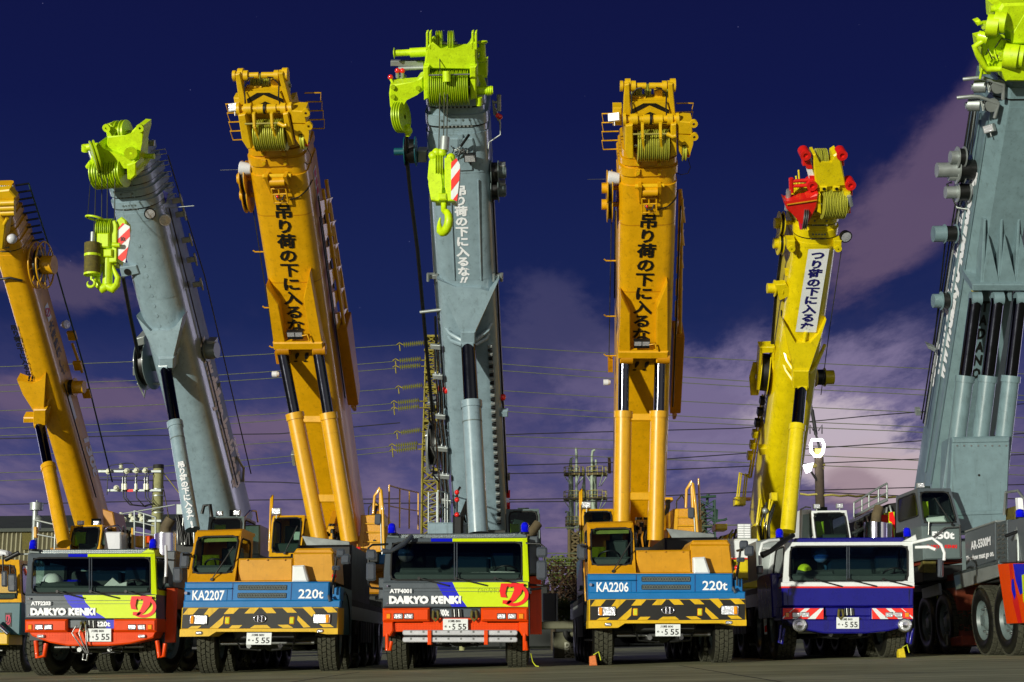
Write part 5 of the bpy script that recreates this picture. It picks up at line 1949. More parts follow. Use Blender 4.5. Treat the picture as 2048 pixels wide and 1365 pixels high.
m.tube([P2.at(275, 768, -.6), P2.at(320, 768, -.6)], .035, 'galv', 6)
m.prism(P2.r(265, 735, 275, 752, -.5), N2 * .2, 'galv', .02)
m.build('hose_drum', root2)
m = MB()
m.tube([P2.at(246, 555, .1), P2.at(262, 640, -.2), P2.at(279, 720, -.5)], .05, 'hose', 7)
m.build('hanging_hose', root2)
m = MB()
reel(m, P2.at(405, 702, -.9), b2.ex, .30, .30, 'grey_dark', hub=.75)
m.prism(P2.r(412, 684, 428, 720, -.85), N2 * .3, 'galv', .03)
m.build('cable_reel', root2)
m = MB()
for x in (420, 432):
    m.tube([P2.at(x + 8, 766, -1.2), P2.at(x - 10, 826, -1.1)], .025, 'galv', 6)
for i in range(7):
    m.tube([P2.at(428 - i * 2.6, 768 + i * 9, -1.2), P2.at(440 - i * 2.6, 768 + i * 9, -1.2)], .018, 'galv', 5)
m.build('access_ladder', root2)
W = wall(36.0)
opcab(root2, W, [(418, 1034), (488, 1033), (487, 1095), (412, 1096)], [(424, 1038), (483, 1037), (482, 1090), (419, 1091)], 'grey_dark', 1.7, .2, 'glass_dark', ((438, 1027), (473, 1026)))
m = MB()
m.prism(W.r(345, 1060, 412, 1110, -.8), Y * 4, 'chassis', .04)
m.prism(W.r(487, 1050, 520, 1110, -.9), Y * 3, 'grey_dark', .04)
m.tube([W.at(488, 1036, -.3), W.at(500, 1022, -.9), W.at(512, 1022, -1.5), W.at(516, 1045, -1.6)], .025, 'chrome', 6)
m.build('turntable_house', root2)
m = MB()
m.prism(W.r(352, 1008, 368, 1030, -.5), Y * .3, 'galv', .02)
rr = random.Random(8)
for i in range(14):
    x = 350 + rr.random() * 34
    m.tube([W.at(x, 1015 + rr.random() * 20, -.6), W.at(x + rr.uniform(-5, 12), 1045, -.5 - rr.random() * .4), W.at(x + rr.uniform(-4, 14), 1090, -.6)], .026, 'hose' if i % 3 else 'steel', 5)
m.tube([W.at(404, 1028, -.9), W.at(408, 1012, -.9), W.at(420, 1010, -.9), W.at(424, 1040, -.9)], .05, 'hose', 6)
m.build('hose_stand', root2)
m = MB()                                                          # exhaust drum behind the lime cab
V2 = wall(31.5)
m.tube([V2.at(331, 1112), V2.at(331, 1068)], .24, 'chrome', 20)
m.tube([V2.at(331, 1068), V2.at(331, 1066)], .21, 'steel', 20)
m.tube([V2.at(331, 1068), V2.at(332, 1054), V2.at(342, 1038)], .12, 'wood', 12)
m.build('exhaust_drum', root2)
m = MB()
m.box((X2 - 1.3, 40, 1.9), (X2 + 1.3, 42, 3.0), 'grey_dark', .05)
m.build('counterweight', root2)

# ================================================================ hook blocks hang from the two grey booms
W = wall(b4.w(0, s4top, .4).y)
hb = MB()
o4 = W.at(886, 360)
hk = thing('hook_block', 'lime hook block with striped cheek hanging before the middle grey boom', 'hook block', tuple(W.at(886, 446)), 'hook blocks hanging from the grey booms')
hb.prism([W.at(*q, .15) for q in ((858, 322), (868, 310), (880, 318), (882, 372), (884, 404), (862, 400), (859, 368), (855, 356))], Y * .14, L_, .02)
hb.prism([W.at(*q, .22) for q in ((889, 316), (902, 312), (907, 330), (905, 360), (914, 402), (896, 402), (889, 372))], Y * .14, L_, .02)
hb.prism(W.r(868, 336, 888, 376, .12), Y * .3, L_, .03)
hb.prism(W.r(870, 376, 900, 402, .05), Y * .35, L_, .03)
hb.tube([W.at(862, 345, 0), W.at(908, 345, 0)], .06, L_, 10)
hb.prism(W.r(877, 386, 894, 400, .25), Y * .35, L_, .03)
for q in ((866, 312), (884, 306), (902, 316), (873, 306)):
    hb.ball(W.at(*q, .1), .10, L_, 8)
hb.tube([W.at(888, 302, .1), W.at(890, 275, .1)], .10, 'galv', 8)
hb.build('block_frame', hk)
m = MB()
for i in range(3):
    m.lathe(W.at(872 + i * 5, 335, -.05), X, [(0, .04), (0, .30), (.012, .30), (.025, .26), (.04, .30), (.05, .30), (.05, .04)], 'sheave_lime', 24)
m.build('sheaves', hk)
m = MB()
q = [(904, 325), (913, 317), (920, 330), (919, 356), (912, 402), (904, 398)]
q = [(902, 325), (913, 317), (920, 330), (919, 356), (914, 403), (902, 398)]
m.prism([W.at(x, y, .24) for x, y in q], Y * .4, 'white', .0)


def stripes(mb, W, poly, k, n, slope, m='signred'):
    """Slanting bars clipped to a convex outline."""
    x0, x1 = min(p[0] for p in poly), max(p[0] for p in poly)
    y0, y1 = min(p[1] for p in poly), max(p[1] for p in poly)
    step = (y1 - y0 + (x1 - x0) * slope) / n

    def clip(pts, a, b, c):
        out = []
        for i in range(len(pts)):
            p, q = pts[i - 1], pts[i]
            dp, dq = a * p[0] + b * p[1] - c, a * q[0] + b * q[1] - c
            if (dp >= 0) != (dq >= 0):
                t = dp / (dp - dq)
                out.append((p[0] + (q[0] - p[0]) * t, p[1] + (q[1] - p[1]) * t))
            if dq >= 0:
                out.append(q)
        return out
    for i in range(0, n, 2):
        c0 = y0 + x0 * slope + step * i
        pts = clip(clip(poly, slope, 1, c0), -slope, -1, -(c0 + step))
        if len(pts) > 2:
            mb.face([W.at(x, y, k(x) if callable(k) else k) for x, y in pts], m)


stripes(m, W, q, .246, 5, 1.3)
m.build('striped_plate', hk)
m = MB()
shackle_hook(m, W.at(888, 400, .05), .22, L_, V((.5, -.85, 0)))
m.build('hook', hk)
m = MB()
for x0, x1, y in ((880, 877, 318), (889, 886, 312), (895, 893, 318)):
    rope(m, [P4.at(x0, 185, .55), W.at(x1, y, .05)])
rope(m, [P4.at(879, 90, -.1), P4.at(880, 150, .62)])
m.build('hoist_ropes', hk)

W = wall(P2.at(215, 350, .6).y)
hk = thing('hook_block', 'lime hook block marked 80t hanging from the left grey boom', 'hook block', tuple(W.at(215, 588)), 'hook blocks hanging from the grey booms')
hb = MB()
hb.prism([W.at(*q, .2) for q in ((190, 464), (200, 452), (230, 440), (234, 450), (233, 524), (200, 528), (193, 500))], Y * .10, L_, .02)
hb.prism(W.r(193, 466, 218, 495, .3), Y * .3, L_, .03)
hb.prism([W.at(*q, .12) for q in ((233, 440), (243, 433), (252, 440), (254, 452), (236, 525), (232, 520))], Y * .4, L_, .03)
hb.prism(W.r(200, 500, 232, 530, .1), Y * .35, L_, .03)
hb.prism(W.r(206, 498, 224, 514, .28), Y * .35, L_, .03)
hb.tube([W.at(225, 490, .25), W.at(240, 491, .25)], .06, L_, 8)
hb.build('block_frame', hk)
m = MB()
for i in range(4):
    m.lathe(W.at(197 + i * 8, 462, -.0), X, [(0, .04), (0, .30), (.015, .30), (.03, .25), (.05, .30), (.06, .30), (.06, .04)], 'sheave_lime', 24)
m.build('sheaves', hk)
m = MB()
q = [(233, 462), (245, 446), (259, 453), (260, 476), (250, 526), (236, 518)]
m.prism([W.at(x, y, .14) for x, y in q], Y * .06, 'white')
stripes(m, W, q, .146, 6, .95)
m.text('80t', [W.at(*z, .153) for z in ((241, 474), (251, 474), (251, 483), (241, 483))], 'letter_black', .02)
m.build('striped_plate', hk)
m = MB()                                                          # double hook
m.tube([W.at(216, 518, .1), W.at(215, 570, .1)], .12, L_, 12)
for sg in (-1, 1):
    m.tube([W.at(215 + sg * x, y, .1) for x, y in ((0, 572), (10, 578), (19, 570), (21, 556), (16, 546), (12, 538), (9, 530))], [.11, .12, .085, .07, .055, .045, .035], L_, 10)
m.build('hook', hk)
m = MB()
for x, x1 in ((204, 203), (215, 214), (230, 229)):
    rope(m, [P2.at(x, 350, .62), W.at(x1, 455, .05)])
m.build('hoist_ropes', hk)
hk = thing('hook_ball', 'rusty lime cylinder weight with small hook beside the 80t block', 'hook weight', tuple(W.at(184, 570)))
m = MB()
m.tube([W.at(185, 487, .3), W.at(184, 549, .3)], .19, 'rusty', 20)
m.tube([W.at(184.8, 509, .3), W.at(184.7, 514, .3)], .193, L_, 20)
m.tube([W.at(184, 547, .3), W.at(184, 551, .3)], .195, L_, 20)
m.build('weight', hk)
m = MB()
shackle_hook(m, W.at(183, 551, .3), .09, L_)
m.build('hook', hk)
m = MB()
ring = [W.at(190, 437, .3) + X * math.cos(a) * .21 + Y * math.sin(a) * .18 - Z * math.cos(a) * .04 for a in [i * math.pi / 10 for i in range(20)]]
m.tube(ring, .028, L_, 7, closed=True)
m.build('trip_ring', hk)
m = MB()
rope(m, [P2.at(192, 335, .6), W.at(190, 425, .3), W.at(187, 470, .3)], .011)
rope(m, [P2.at(183, 335, .4), W.at(175, 437, .3)], .009)
m.tube([W.at(186, 465, .3), W.at(185, 488, .3)], .06, 'galv', 8)
m.build('hoist_rope', hk)

# ================================================================ crane 6: yellow boom at the right
b6 = Boom((1557, 1050), 40.2, (1635, 488), 34.2)
t6 = Tb(root6, b6, .555, 1.35, 'yellow', .7, 7)
P6, N6 = b6.P, t6.N
S6 = lambda y: P6.loc(1635 - (y - 488) * .139, y).y
t6.hull(-.6, b6.L, (S6(495), S6(690), S6(870)))
q = [P6.at(1617, 499, .010), P6.at(1659, 498, .010), P6.at(1632, 665, .010), P6.at(1591, 664, .010)]
t6.mb.face(q, 'white')
vtext(t6.mb, 'つり荷の下に入るな', P6, (1637.5, 502), (1612, 662), 28, 'letter_navy', .018, .05, 1.0)
gusset(t6.mb, P6, N6, [(1568, 645), (1574, 672), (1588, 747), (1618, 747), (1653, 640), (1640, 668), (1622, 688), (1590, 688)], .03, .34, 'yellow')
t6.mb.prism(P6.r(1586, 742, 1619, 778, .40), N6 * .4, 'yellow', .03)
for pts in ([(1560, 672), (1574, 722), (1587, 742)], [(1557, 700), (1572, 742), (1586, 762)], [(1650, 690), (1630, 735), (1618, 748)]):
    t6.mb.tube([P6.at(pts[0][0], pts[0][1], -.5), P6.at(*pts[1], .0), P6.at(*pts[2], .22)], .05, 'yellow', 8)
t6.mb.tube([P6.at(1612, 664, .02), P6.at(1605, 700, .1)], .05, 'yellow', 8)
for sg in (-1,):
    u = -t6.half - .012
    t6.mb.face([b6.w(u, S6(770), -.75), b6.w(u, S6(880), -.75), b6.w(u, S6(880), -1.1), b6.w(u, S6(770), -1.1)], 'letter_navy')
    flank_text(t6.mb, t6, 'DAIKYO KENKI', S6(875), S6(775), -1.03, -.82, 'letter_white', -1.02, .05)
for x in (1583, 1676):
    t6.mb.prism(P6.r(x - 8, 482, x + 8, 500, .08), N6 * .3, 'yellow', .02)
    t6.mb.lathe(P6.at(x, 497, .12), b6.en, [(0, .02), (0, .09), (.05, .09), (.05, .02)], 'yellow', 10)
t6.done()
t6.nest(3, .36, .97, .045)
top = P6.at(1602, 772, .25)
low = wall(36.0).at(1575, 1068)
cylinder(root6, b6, top, on_seg(top, low, 855), low, .155, .195, 'yellow')
h = MB()
h.prism([P6.at(*q, .2) for q in ((1626, 310), (1632, 309), (1637, 328), (1665, 328), (1667, 312), (1676, 306), (1681, 312), (1692, 372), (1632, 378))], N6 * .45, 'yellow', .03)
h.prism(P6.r(1632, 372, 1694, 386, .1), N6 * .9, 'yellow', .02)
for x in (1648, 1673):
    h.prism(P6.r(x - 7, 374, x + 7, 384, .25), N6 * .2, 'yellow', .02)
    h.disc(P6.at(x, 378, .26), b6.en, .04, .02, 'letter_black', 8)
h.prism([P6.at(*q, .35) for q in ((1689, 384), (1702, 386), (1705, 408), (1698, 428), (1690, 430))], N6 * .8, 'yellow', .03)
h.prism([P6.at(*q, .35) for q in ((1633, 392), (1642, 390), (1643, 430), (1635, 425))], N6 * .8, 'yellow', .03)
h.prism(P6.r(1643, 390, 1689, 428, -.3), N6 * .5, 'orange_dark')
h.prism([P6.at(*q, .1) for q in ((1608, 318), (1618, 316), (1640, 388), (1628, 392))], N6 * .15, 'white', .01)
for a, e in ((318, 338), (352, 364), (376, 392)):
    f = lambda y: 1613 + (y - 316) * .29
    h.prism([P6.at(f(a) - 5.5, a, .12), P6.at(f(a) + 5.5, a, .12), P6.at(f(e) + 6, e, .12), P6.at(f(e) - 6, e, .12)], N6 * .18, 'red')
for x, y in ((1611, 311), (1684, 311), (1701, 371), (1624, 372)):
    h.lathe(P6.at(x, y, .22), b6.en, [(-.3, .03), (-.3, .13), (.03, .13), (.03, .06), (-.02, .055), (-.02, .001)], 'red', 16)
    h.prism(P6.r(x - 5, y + 3, x + 5, y + 22, .1), N6 * .2, 'red', .02)
h.prism([P6.at(*q, .4) for q in ((1568, 402), (1574, 406), (1615, 400), (1633, 389), (1637, 388), (1634, 415), (1615, 442), (1614, 455), (1603, 445), (1574, 420))], N6 * .4, 'red', .03)
h.tube([P6.at(1574, 410, .42), P6.at(1634, 401, .42)], .02, 'orange_dark', 5)
for y in (361, 371):
    h.tube([P6.at(1582, y + 2, .1), P6.at(1626, y - 1, .1)], .045, 'red', 8)
h.tube([P6.at(1582, 357, .1), P6.at(1583, 385, .1)], .06, 'red', 8)
h.tube([P6.at(1578, 380, .1), P6.at(1574, 420, .1)], .07, 'galv', 8)
for x, y0 in ((1597, 340), (1592, 352), (1588, 366)):
    h.tube([P6.at(x, y0, -.4), P6.at(x + 3, y0 + 40, -.2)], .025, 'yellow', 5)
for y in (384, 396):
    h.prism([P6.at(*q, -.1) for q in ((1584, y), (1618, y - 4), (1618, y + 3), (1590, y + 8))], N6 * .4, 'yellow', .02)
h.tube([P6.at(1698, 392, .4), P6.at(1702, 412, .4)], .06, 'galv', 8)
h.prism(P6.r(1695, 413, 1702, 428, .3), N6 * .15, 'red', .02)
h.tube([P6.at(1600, 440, .3), P6.at(1603, 458, .3)], .05, 'pink', 7)
h6 = h.build('boom_head', root6)
for nm, x0, x1, n, y, k, r in (('sheave_block', 1643, 1689, 7, 409, .18, .36), ('upper_sheaves', 1630, 1640, 2, 320, -.2, .28), ('upper_sheaves', 1642, 1652, 2, 320, -.2, .28)):
    m = MB()
    a, c = P6.loc(x0, y, k), P6.loc(x1, y, k)
    sheaves(m, b6, a.x, c.x, n, (a.y + c.y) / 2, k, r, 'sheave')
    m.build(nm, h6)
m = MB()
for i in range(2):
    m.lathe(P6.at(1606 + i * 4, 438, .38), b6.ex + b6.en * .2, [(0, .04), (0, .27), (.02, .27), (.03, .22), (.05, .27), (.06, .27), (.06, .04)], 'steel', 20)
m.build('nose_sheave', h6)
for x, y in ((1558, 447), (1556, 487)):
    m = MB()
    reel(m, P6.at(x + 4, y, -.5), -b6.ex, .30, .12, 'yellow', hub=.45)
    m.tube([P6.at(x + 4, y, -.5), P6.at(x + 30, y - 2, -.6)], .06, 'yellow', 8)
    m.build('hose_reel', root6)
m = MB()
reel(m, P6.at(1556, 577, -.4), -b6.ex, .22, .20, 'yellow', hub=.6)
m.tube([P6.at(1556, 577, -.4), P6.at(1580, 578, -.5)], .08, 'yellow', 8)
m.build('hose_reel', root6)
m = MB()
m.lathe(P6.at(1692, 474, .0), b6.en + b6.ex * .2, [(-.2, .05), (-.1, .14), (0, .16), (.02, .16), (.02, .13, 'lens'), (.03, .001)], 'black', 14)
m.tube([P6.at(1692, 474, -.1), P6.at(1680, 482, -.1)], .04, 'black', 6)
m.build('work_light', t6.obj)
m = MB()
m.tube([P6.at(1562, 508, -.5), P6.at(1551, 600, -.6), P6.at(1543, 705, -.8)], .045, 'hose', 7)
m.build('hanging_hose', root6)
m = MB()
rope(m, [P6.at(1683, 500, -.2), P6.at(1659, 660, -.2), P6.at(1642, 790, -.3)], .012)
for i in range(5):
    y = 540 + i * 28
    m.prism(P6.r(1570 - i * 2.4, y, 1577 - i * 2.4, y + 12, -.4), N6 * .1, 'letter_black' if i % 2 else 'yellow')
m.prism([P6.at(*q, -.2) for q in ((1550, 570), (1572, 568), (1588, 590), (1560, 602))], N6 * .2, 'yellow', .02)
m.build('rope_guides', root6)
m = MB()
reel(m, P6.at(1529, 745, -1.0), b6.ex + b6.en * .2, .62, .24, 'yellow', hub=.35)
m.prism([P6.at(*q, -.6) for q in ((1519, 695), (1550, 694), (1551, 706), (1521, 708))], N6 * .3, 'yellow', .02)
m.prism([P6.at(*q, -.6) for q in ((1520, 695), (1526, 695), (1519, 780), (1513, 782))], N6 * .3, 'yellow', .02)
m.prism([P6.at(*q, -.6) for q in ((1545, 697), (1550, 697), (1549, 780), (1544, 780))], N6 * .2, 'yellow', .02)
for i in range(5):
    m.tube([P6.at(1508 + i * 2, 725, -.9), P6.at(1500 + i * 2, 755, -.8), P6.at(1503 + i * 3, 790, -.9)], .03, 'yellow', 5)
m.build('hose_drum', root6)
m = MB()
reel(m, P6.at(1640, 755, -.9), b6.ex, .26, .26, 'yellow', hub=.75)
m.build('cable_reel', root6)
m = MB()
for dx in (0, 5):
    m.tube([P6.at(1525 + dx, 790, -1.2), P6.at(1497 + dx, 955, -1.2)], .03, 'yellow', 6)
Wc = wall(38.5)
m.prism(Wc.r(1471, 994, 1492, 1010), Y * .5, 'yellow', .03)
for i, x in enumerate((1474, 1478, 1486, 1490)):
    m.tube([Wc.at(x, 994, -.1), Wc.at(x + 5, 946 + i, -.1), Wc.at(1500, 956, -.3)], .022, 'yellow', 5)
m.prism(Wc.r(1492, 995, 1502, 1001, -.1), Y * .2, 'orange_dark', .01)
for i in range(6):
    m.prism([P6.at(1522 - i * 5, 800 + i * 22, -1.0), P6.at(1532 - i * 5, 800 + i * 22, -1.0), P6.at(1530 - i * 5, 812 + i * 22, -1.0), P6.at(1520 - i * 5, 812 + i * 22, -1.0)], N6 * .2, 'black' if i < 3 else 'yellow', .02)
m.prism([P6.at(*q, -.3) for q in ((1518, 898), (1548, 895), (1550, 908), (1520, 912))], N6 * .2, 'yellow', .02)
m.build('boom_bracket', root6)
W = wall(36.5)
cab6 = opcab(root6, W, [(1622, 1022), (1693, 1021), (1704, 1090), (1630, 1091)], [(1627, 1027), (1689, 1026), (1699, 1083), (1634, 1084)], 'white', 2.0, .25, 'glass_dark', ((1634, 1013), (1680, 1012)))
m = MB()
m.prism([W.at(*q, -.4) for q in ((1602, 1020), (1624, 1019), (1630, 1080), (1600, 1080))], Y * 1.4, 'white', .02)
m.prism([W.at(*q, -.395) for q in ((1606, 1030), (1622, 1027), (1626, 1080), (1604, 1080))], Y * .02, 'glass_dark')
m.tube([W.at(1600, 1020, -.4), W.at(1612, 1014, -.4), W.at(1622, 1016, -.4)], .02, 'galv', 5)
m.build('cab_door', cab6)
m = MB()
m.prism(W.r(1440, 1078, 1516, 1120, .1), Y * 3.2, 'white', .05)
m.prism(W.r(1468, 1119, 1516, 1160, .05), Y * 3.0, 'yellow', .05)
m.prism(W.r(1440, 1116, 1516, 1119, .13), Y * .5, 'signred', .01)
m.prism(W.r(1516, 1078, 1600, 1120, -1.2), Y * 3.0, 'chassis', .03)
m.prism([W.at(*q, -.3) for q in ((1500, 1060), (1512, 1046), (1524, 1090), (1510, 1100))], Y * 1.0, 'yellow', .03)
m.prism(W.r(1431, 1048, 1455, 1060, -.6), Y * .7, 'yellow', .03)
m.build('turntable_house', root6)
m = MB()
for i in range(6):
    y = 1049 + i * 4.7
    for xa in (1476, 1489):
        m.prism(W.r(xa, y, xa + 12, y + 3.6, .0), Y * .12, 'letter_white', .008)
m.prism(W.r(1475, 1048, 1502, 1078, -.02), Y * .1, 'galv')
m.build('step_grille', root6)
m = MB()
rr = random.Random(5)
for i in range(16):
    x = 1436 + rr.random() * 38
    y = 1078 - rr.random() * (x - 1434) * .7
    m.tube([W.at(x, 1080, -.4), W.at(x + rr.uniform(0, 8), (y + 1076) / 2, -.5), W.at(x + rr.uniform(4, 14), y, -.6)], .03, rr.choice(['yellow', 'hose', 'orange_dark', 'galv']), 5)
for i in range(10):
    x = 1510 + rr.random() * 36
    m.tube([W.at(x, 1090, -.9), W.at(x + rr.uniform(-3, 4), 1050, -.8), W.at(x + 8 + rr.uniform(-3, 8), 990 + rr.random() * 30, -.9)], .03, 'hose' if i % 3 else 'yellow', 5)
m.prism(W.r(1543, 985, 1556, 1002, -.9), Y * .3, 'yellow', .02)
m.ball(W.at(1530, 1022, -.8), .08, 'galv', 8)
m.build('hose_stand', root6)
m = MB()
m.box((X6 - 1.3, 40.5, 1.9), (X6 + 1.3, 42.5, 3.0), 'yellow', .05)
m.build('counterweight', root6)
# ================================================================ crane 7: the 550 t crane at the right edge
X7, HW7 = 11.55, 1.5
root7 = thing('mobile_crane', 'largest crane with three luffing rams marked AR-5500M and 550t', 'crane', (X7, 27.8, ground(X7)), GC)
b7 = Boom((1921, 1000), 38.0, (2054, 215), 31.0)
t7 = Tb(root7, b7, .72, 1.75, 'grey_slate', .42, 1)
P7, N7 = b7.P, t7.N
S7 = lambda y: P7.loc(2054 - (y - 215) * .169, y).y
t7.hull(-1.0, b7.L, (S7(262),))
flank_text(t7.mb, t7, 'www.daikyo-kenki.co.jp', S7(790), S7(345), -1.35, -.35, 'letter_white', -1, .06)
flank_text(t7.mb, t7, '550X', S7(825), S7(735), -1.62, -1.3, 'letter_white', -1, .06)
for k in (-.30, -.85):                                           # flank stiffeners and edge bars
    u = -t7.half - .02
    t7.mb.prism([b7.w(u, S7(250), k), b7.w(u, S7(980), k), b7.w(u, S7(980), k - .07), b7.w(u, S7(250), k - .07)], b7.ex * -.03, 'grey_slate')
for pts in ([(1977, 470), (2000, 568), (1965, 568)], [(2010, 470), (2034, 568), (1998, 568)], [(2042, 470), (2066, 568), (2032, 568)]):
    t7.mb.prism([P7.at(*q, .12 + (q[1] - 470) * .003) for q in pts], N7 * .4, 'grey_slate', .02)
for x in (1968, 2002, 2036):
    t7.mb.prism([P7.at(x, 440, .02), P7.at(x + 5, 440, .02), P7.at(x + 1, 575, .42), P7.at(x - 7, 575, .42)], N7 * .4, 'grey_slate', .02)
t7.mb.prism(P7.r(1945, 569, 2075, 583, .5), N7 * .9, 'grey_slate', .03)
for i in range(4):
    t7.mb.prism(P7.r(1950 + i * 33, 583, 1958 + i * 33, 603, .40), N7 * .3, 'yellow' if i == 0 else 'grey_slate', .01)
vtext(t7.mb, 'TADANO', P7, (1972, 600), (1950, 760), 17, 'letter_black', .02, .04, .8)
t7.done()
for i, (xt, xl) in enumerate(((1951, 1908), (1995, 1955), (2040, 2003))):
    top = P7.at(xt, 598, .45)
    low = wall(34.7).at(xl - 10, 1000)
    cylinder(root7, b7, top, on_seg(top, low, 757), low, .155, .205, 'grey_slate')
t7.nest(2, .46, .97, .05, 0.0, .05, False)
h = MB()
h.prism([P7.at(*q, .3) for q in ((2006, 8), (2075, 6), (2080, 60), (2043, 60), (2022, 66), (2000, 52), (1998, 20))], N7 * 1.0, L_, .05)
h.prism([P7.at(*q, .31) for q in ((2022, 66), (2046, 26), (2080, 24), (2080, 90), (2024, 90))], N7 * .5, L_, .05)
h.prism([P7.at(*q, .5) for q in ((2002, 138), (2018, 100), (2080, 96), (2080, 164), (2012, 164))], N7 * 1.2, L_, .04)
h.prism([P7.at(*q, .1) for q in ((1960, 82), (2002, 72), (2024, 90), (2010, 140), (1978, 142), (1966, 120))], N7 * .6, L_, .03)
for x, y, r, w in ((1974, 50, .24, .25), (1988, 44, .24, .25), (2008, 112, .28, .3), (2024, 112, .26, .25)):
    h.lathe(P7.at(x, y, .35), b7.ex * .9 + b7.en * .4, [(0, .04), (0, r), (w, r), (w, .04)], L_, 18)
    h.lathe(P7.at(x - 1, y, .35), b7.ex * -.9 - b7.en * .0 + b7.en * .3, [(0, .10), (.08, .10), (.08, .01)], 'sheave_lime', 12)
h.prism([P7.at(*q, .4) for q in ((1950, 44), (1960, 40), (1966, 46), (1966, 50), (1956, 53))], N7 * .2, L_, .03)
h.tube([P7.at(1956, 72, .2), P7.at(1976, 77, .3)], [.12, .15], L_, 10)
h.tube([P7.at(1966, 82, .3), P7.at(1949, 93, .3), P7.at(1956, 110, .3), P7.at(1968, 132, .3), P7.at(1974, 139, .3), P7.at(2004, 138, .4)], .07, L_, 8)
h.prism([P7.at(*q, .2) for q in ((1966, 128), (1980, 125), (1982, 150), (1966, 150))], N7 * .3, L_, .02)
h.tube([P7.at(1960, 158, .2), P7.at(1966, 128, .2)], .03, L_, 6)
h.tube([P7.at(1994, 6, .1), P7.at(1995, 20, .1)], .08, L_, 8)
h.tube([P7.at(1980, 18, .1), P7.at(1996, 18, .1)], .08, L_, 8)
for i in range(8):
    h.tube([P7.at(1972 + i * 4, 110 + (i * 7) % 12, .3), P7.at(1976 + i * 3, 98 + (i * 5) % 18, .34), P7.at(1984 + i * 2, 118, .32)], .018, 'hose' if i % 3 == 0 else L_, 5)
h.tube([P7.at(1990, 96, .35), P7.at(2002, 78, .4), P7.at(2020, 80, .4)], .015, 'hose', 5)
h.build('boom_head', root7)
m = MB()
for x0, y0, xs in ((1926, 159, (1956, 1968, 2007, 2010)), (1914, 196, (1944, 1958, 1997, 1993))):
    m.tube([P7.at(x0, y0, -.1), P7.at(xs[0], y0 - 3, 0), P7.at(xs[1], y0 - 2, 0), P7.at(xs[2], y0 + 11, .05), P7.at(xs[3] - 4, y0 + 40, .05)], .045, 'galv', 7)
    m.tube([P7.at(x0 + 22, y0 + 14, -.2), P7.at(x0 + 46, y0 + 14, -.1)], .15, 'galv', 14)
    m.tube([P7.at(x0 + 17, y0 + 16, -.2), P7.at(x0 + 22, y0 + 15, -.2)], .08, 'galv', 8)
    m.disc(P7.at(x0 + 70, y0 + 14, .0), b7.en, .16, .05, 'galv', 18)
    for i in range(6):
        m.tube([P7.at(x0 + 48 + i * 3, y0 + 6, -.05), P7.at(x0 + 52 + (i * 7) % 14, y0 + 22 + i, .02)], .03, 'hose' if i % 2 else 'galv', 5)
m.build('cable_guide', root7)
m = MB()
floodlight(m, P7.at(1976, 258, -.1), V((-.7, -.6, -.3)), .13, 'galv')
m.build('work_light', t7.obj)
m = MB()
u = -t7.half - .12
for k in (-1.0, -1.15, -1.35):
    m.tube([b7.w(u, S7(225), k), b7.w(u, S7(900), k - .2)], .022, 'galv' if k > -1.1 else 'hose', 5)
for dx in (0, 8, 14):
    m.tube([P7.at(1942 + dx * .8, 215, -.7), P7.at(1928 + dx, 310, -.9)], .014, 'rope', 4)
m.tube([P7.at(1926, 400, -1.2), P7.at(1905, 450, -1.1)], .012, 'rope', 4)
m.tube([P7.at(1892, 470, -1.2), P7.at(1868, 690, -1.5)], .02, 'hose', 5)
m.build('rope_guides', root7)
for x, y, r, w in ((1921, 315, .26, .18), (1937, 340, .30, .55), (1920, 352, .20, .2), (1925, 385, .25, .3)):
    m = MB()
    reel(m, P7.at(x, y, -.8), -b7.ex, r, w, 'galv', hub=.6)
    m.build('cable_reel', root7)
m = MB()
reel(m, P7.at(1900, 468, -.95), -b7.ex, .24, .30, 'grey_slate', hub=.85)
m.tube([P7.at(1900, 468, -.95), P7.at(1930, 466, -.9)], .05, 'grey_slate', 7)
m.build('cable_reel', root7)
m = MB()
reel(m, P7.at(1890, 602, -1.0), -b7.ex, .24, .22, 'grey_slate', hub=.75)
m.build('cable_reel', root7)
m = MB()
for x0, y0, s in ((1905, 305, 1), (1900, 337, 1), (1894, 366, 1)):
    a, c, d, e = P7.at(x0 + 10, y0 - 1, -1.2), P7.at(x0, y0 + 2, -1.2), P7.at(x0 + 20, y0 + 50, -1.0), P7.at(x0 + 62, y0 + 56, -.6)
    m.tube([a, c, d, e], .03, 'galv', 6)
for y in (690,):
    m.prism([P7.at(*q, -1.0) for q in ((1853, 690), (1872, 698), (1870, 705), (1857, 698))], N7 * .2, 'galv', .01)
m.prism(P7.r(1832, 820, 1842, 832, -1.2), N7 * .15, 'galv', .01)
m.build('guard_rail', root7)
# ram housing and upper works
W = wall(34.1)
m = MB()
m.prism([W.at(*q, .0) for q in ((1905, 874), (2021, 872), (2014, 1064), (1898, 1066))], Y * .9, 'grey_slate', .04)
m.prism([W.at(*q, .03) for q in ((1906, 878), (2019, 876), (2018, 884), (1905, 886))], Y * .05, 'grey_slate', .01)
m.prism([W.at(*q, .03) for q in ((1900, 1024), (2016, 1020), (2014, 1028), (1899, 1032))], Y * .05, 'grey_slate', .01)
for i in range(8):
    m.disc(W.at(1914 + i * 14, 892, .0), -Y, .022, .02, 'steel', 6)
m.disc(W.at(1958, 951, 0), -Y, .03, .01, 'letter_black', 8)
m.build('ram_housing', root7)
W = wall(33.3)
cab = opcab(root7, W, [(1834, 977), (1901, 977), (1921, 1050), (1843, 1052)], [(1840, 984), (1897, 984), (1914, 1046), (1848, 1047)], 'panel', 1.9, .35, 'glass', ((1842, 971),), (1905, 1050, 1884, 1018))
m = MB()
m.prism([W.at(*q, -.15) for q in ((1852, 1036), (1890, 1032), (1896, 1046), (1850, 1047))], Y * .4, 'paper', .05)
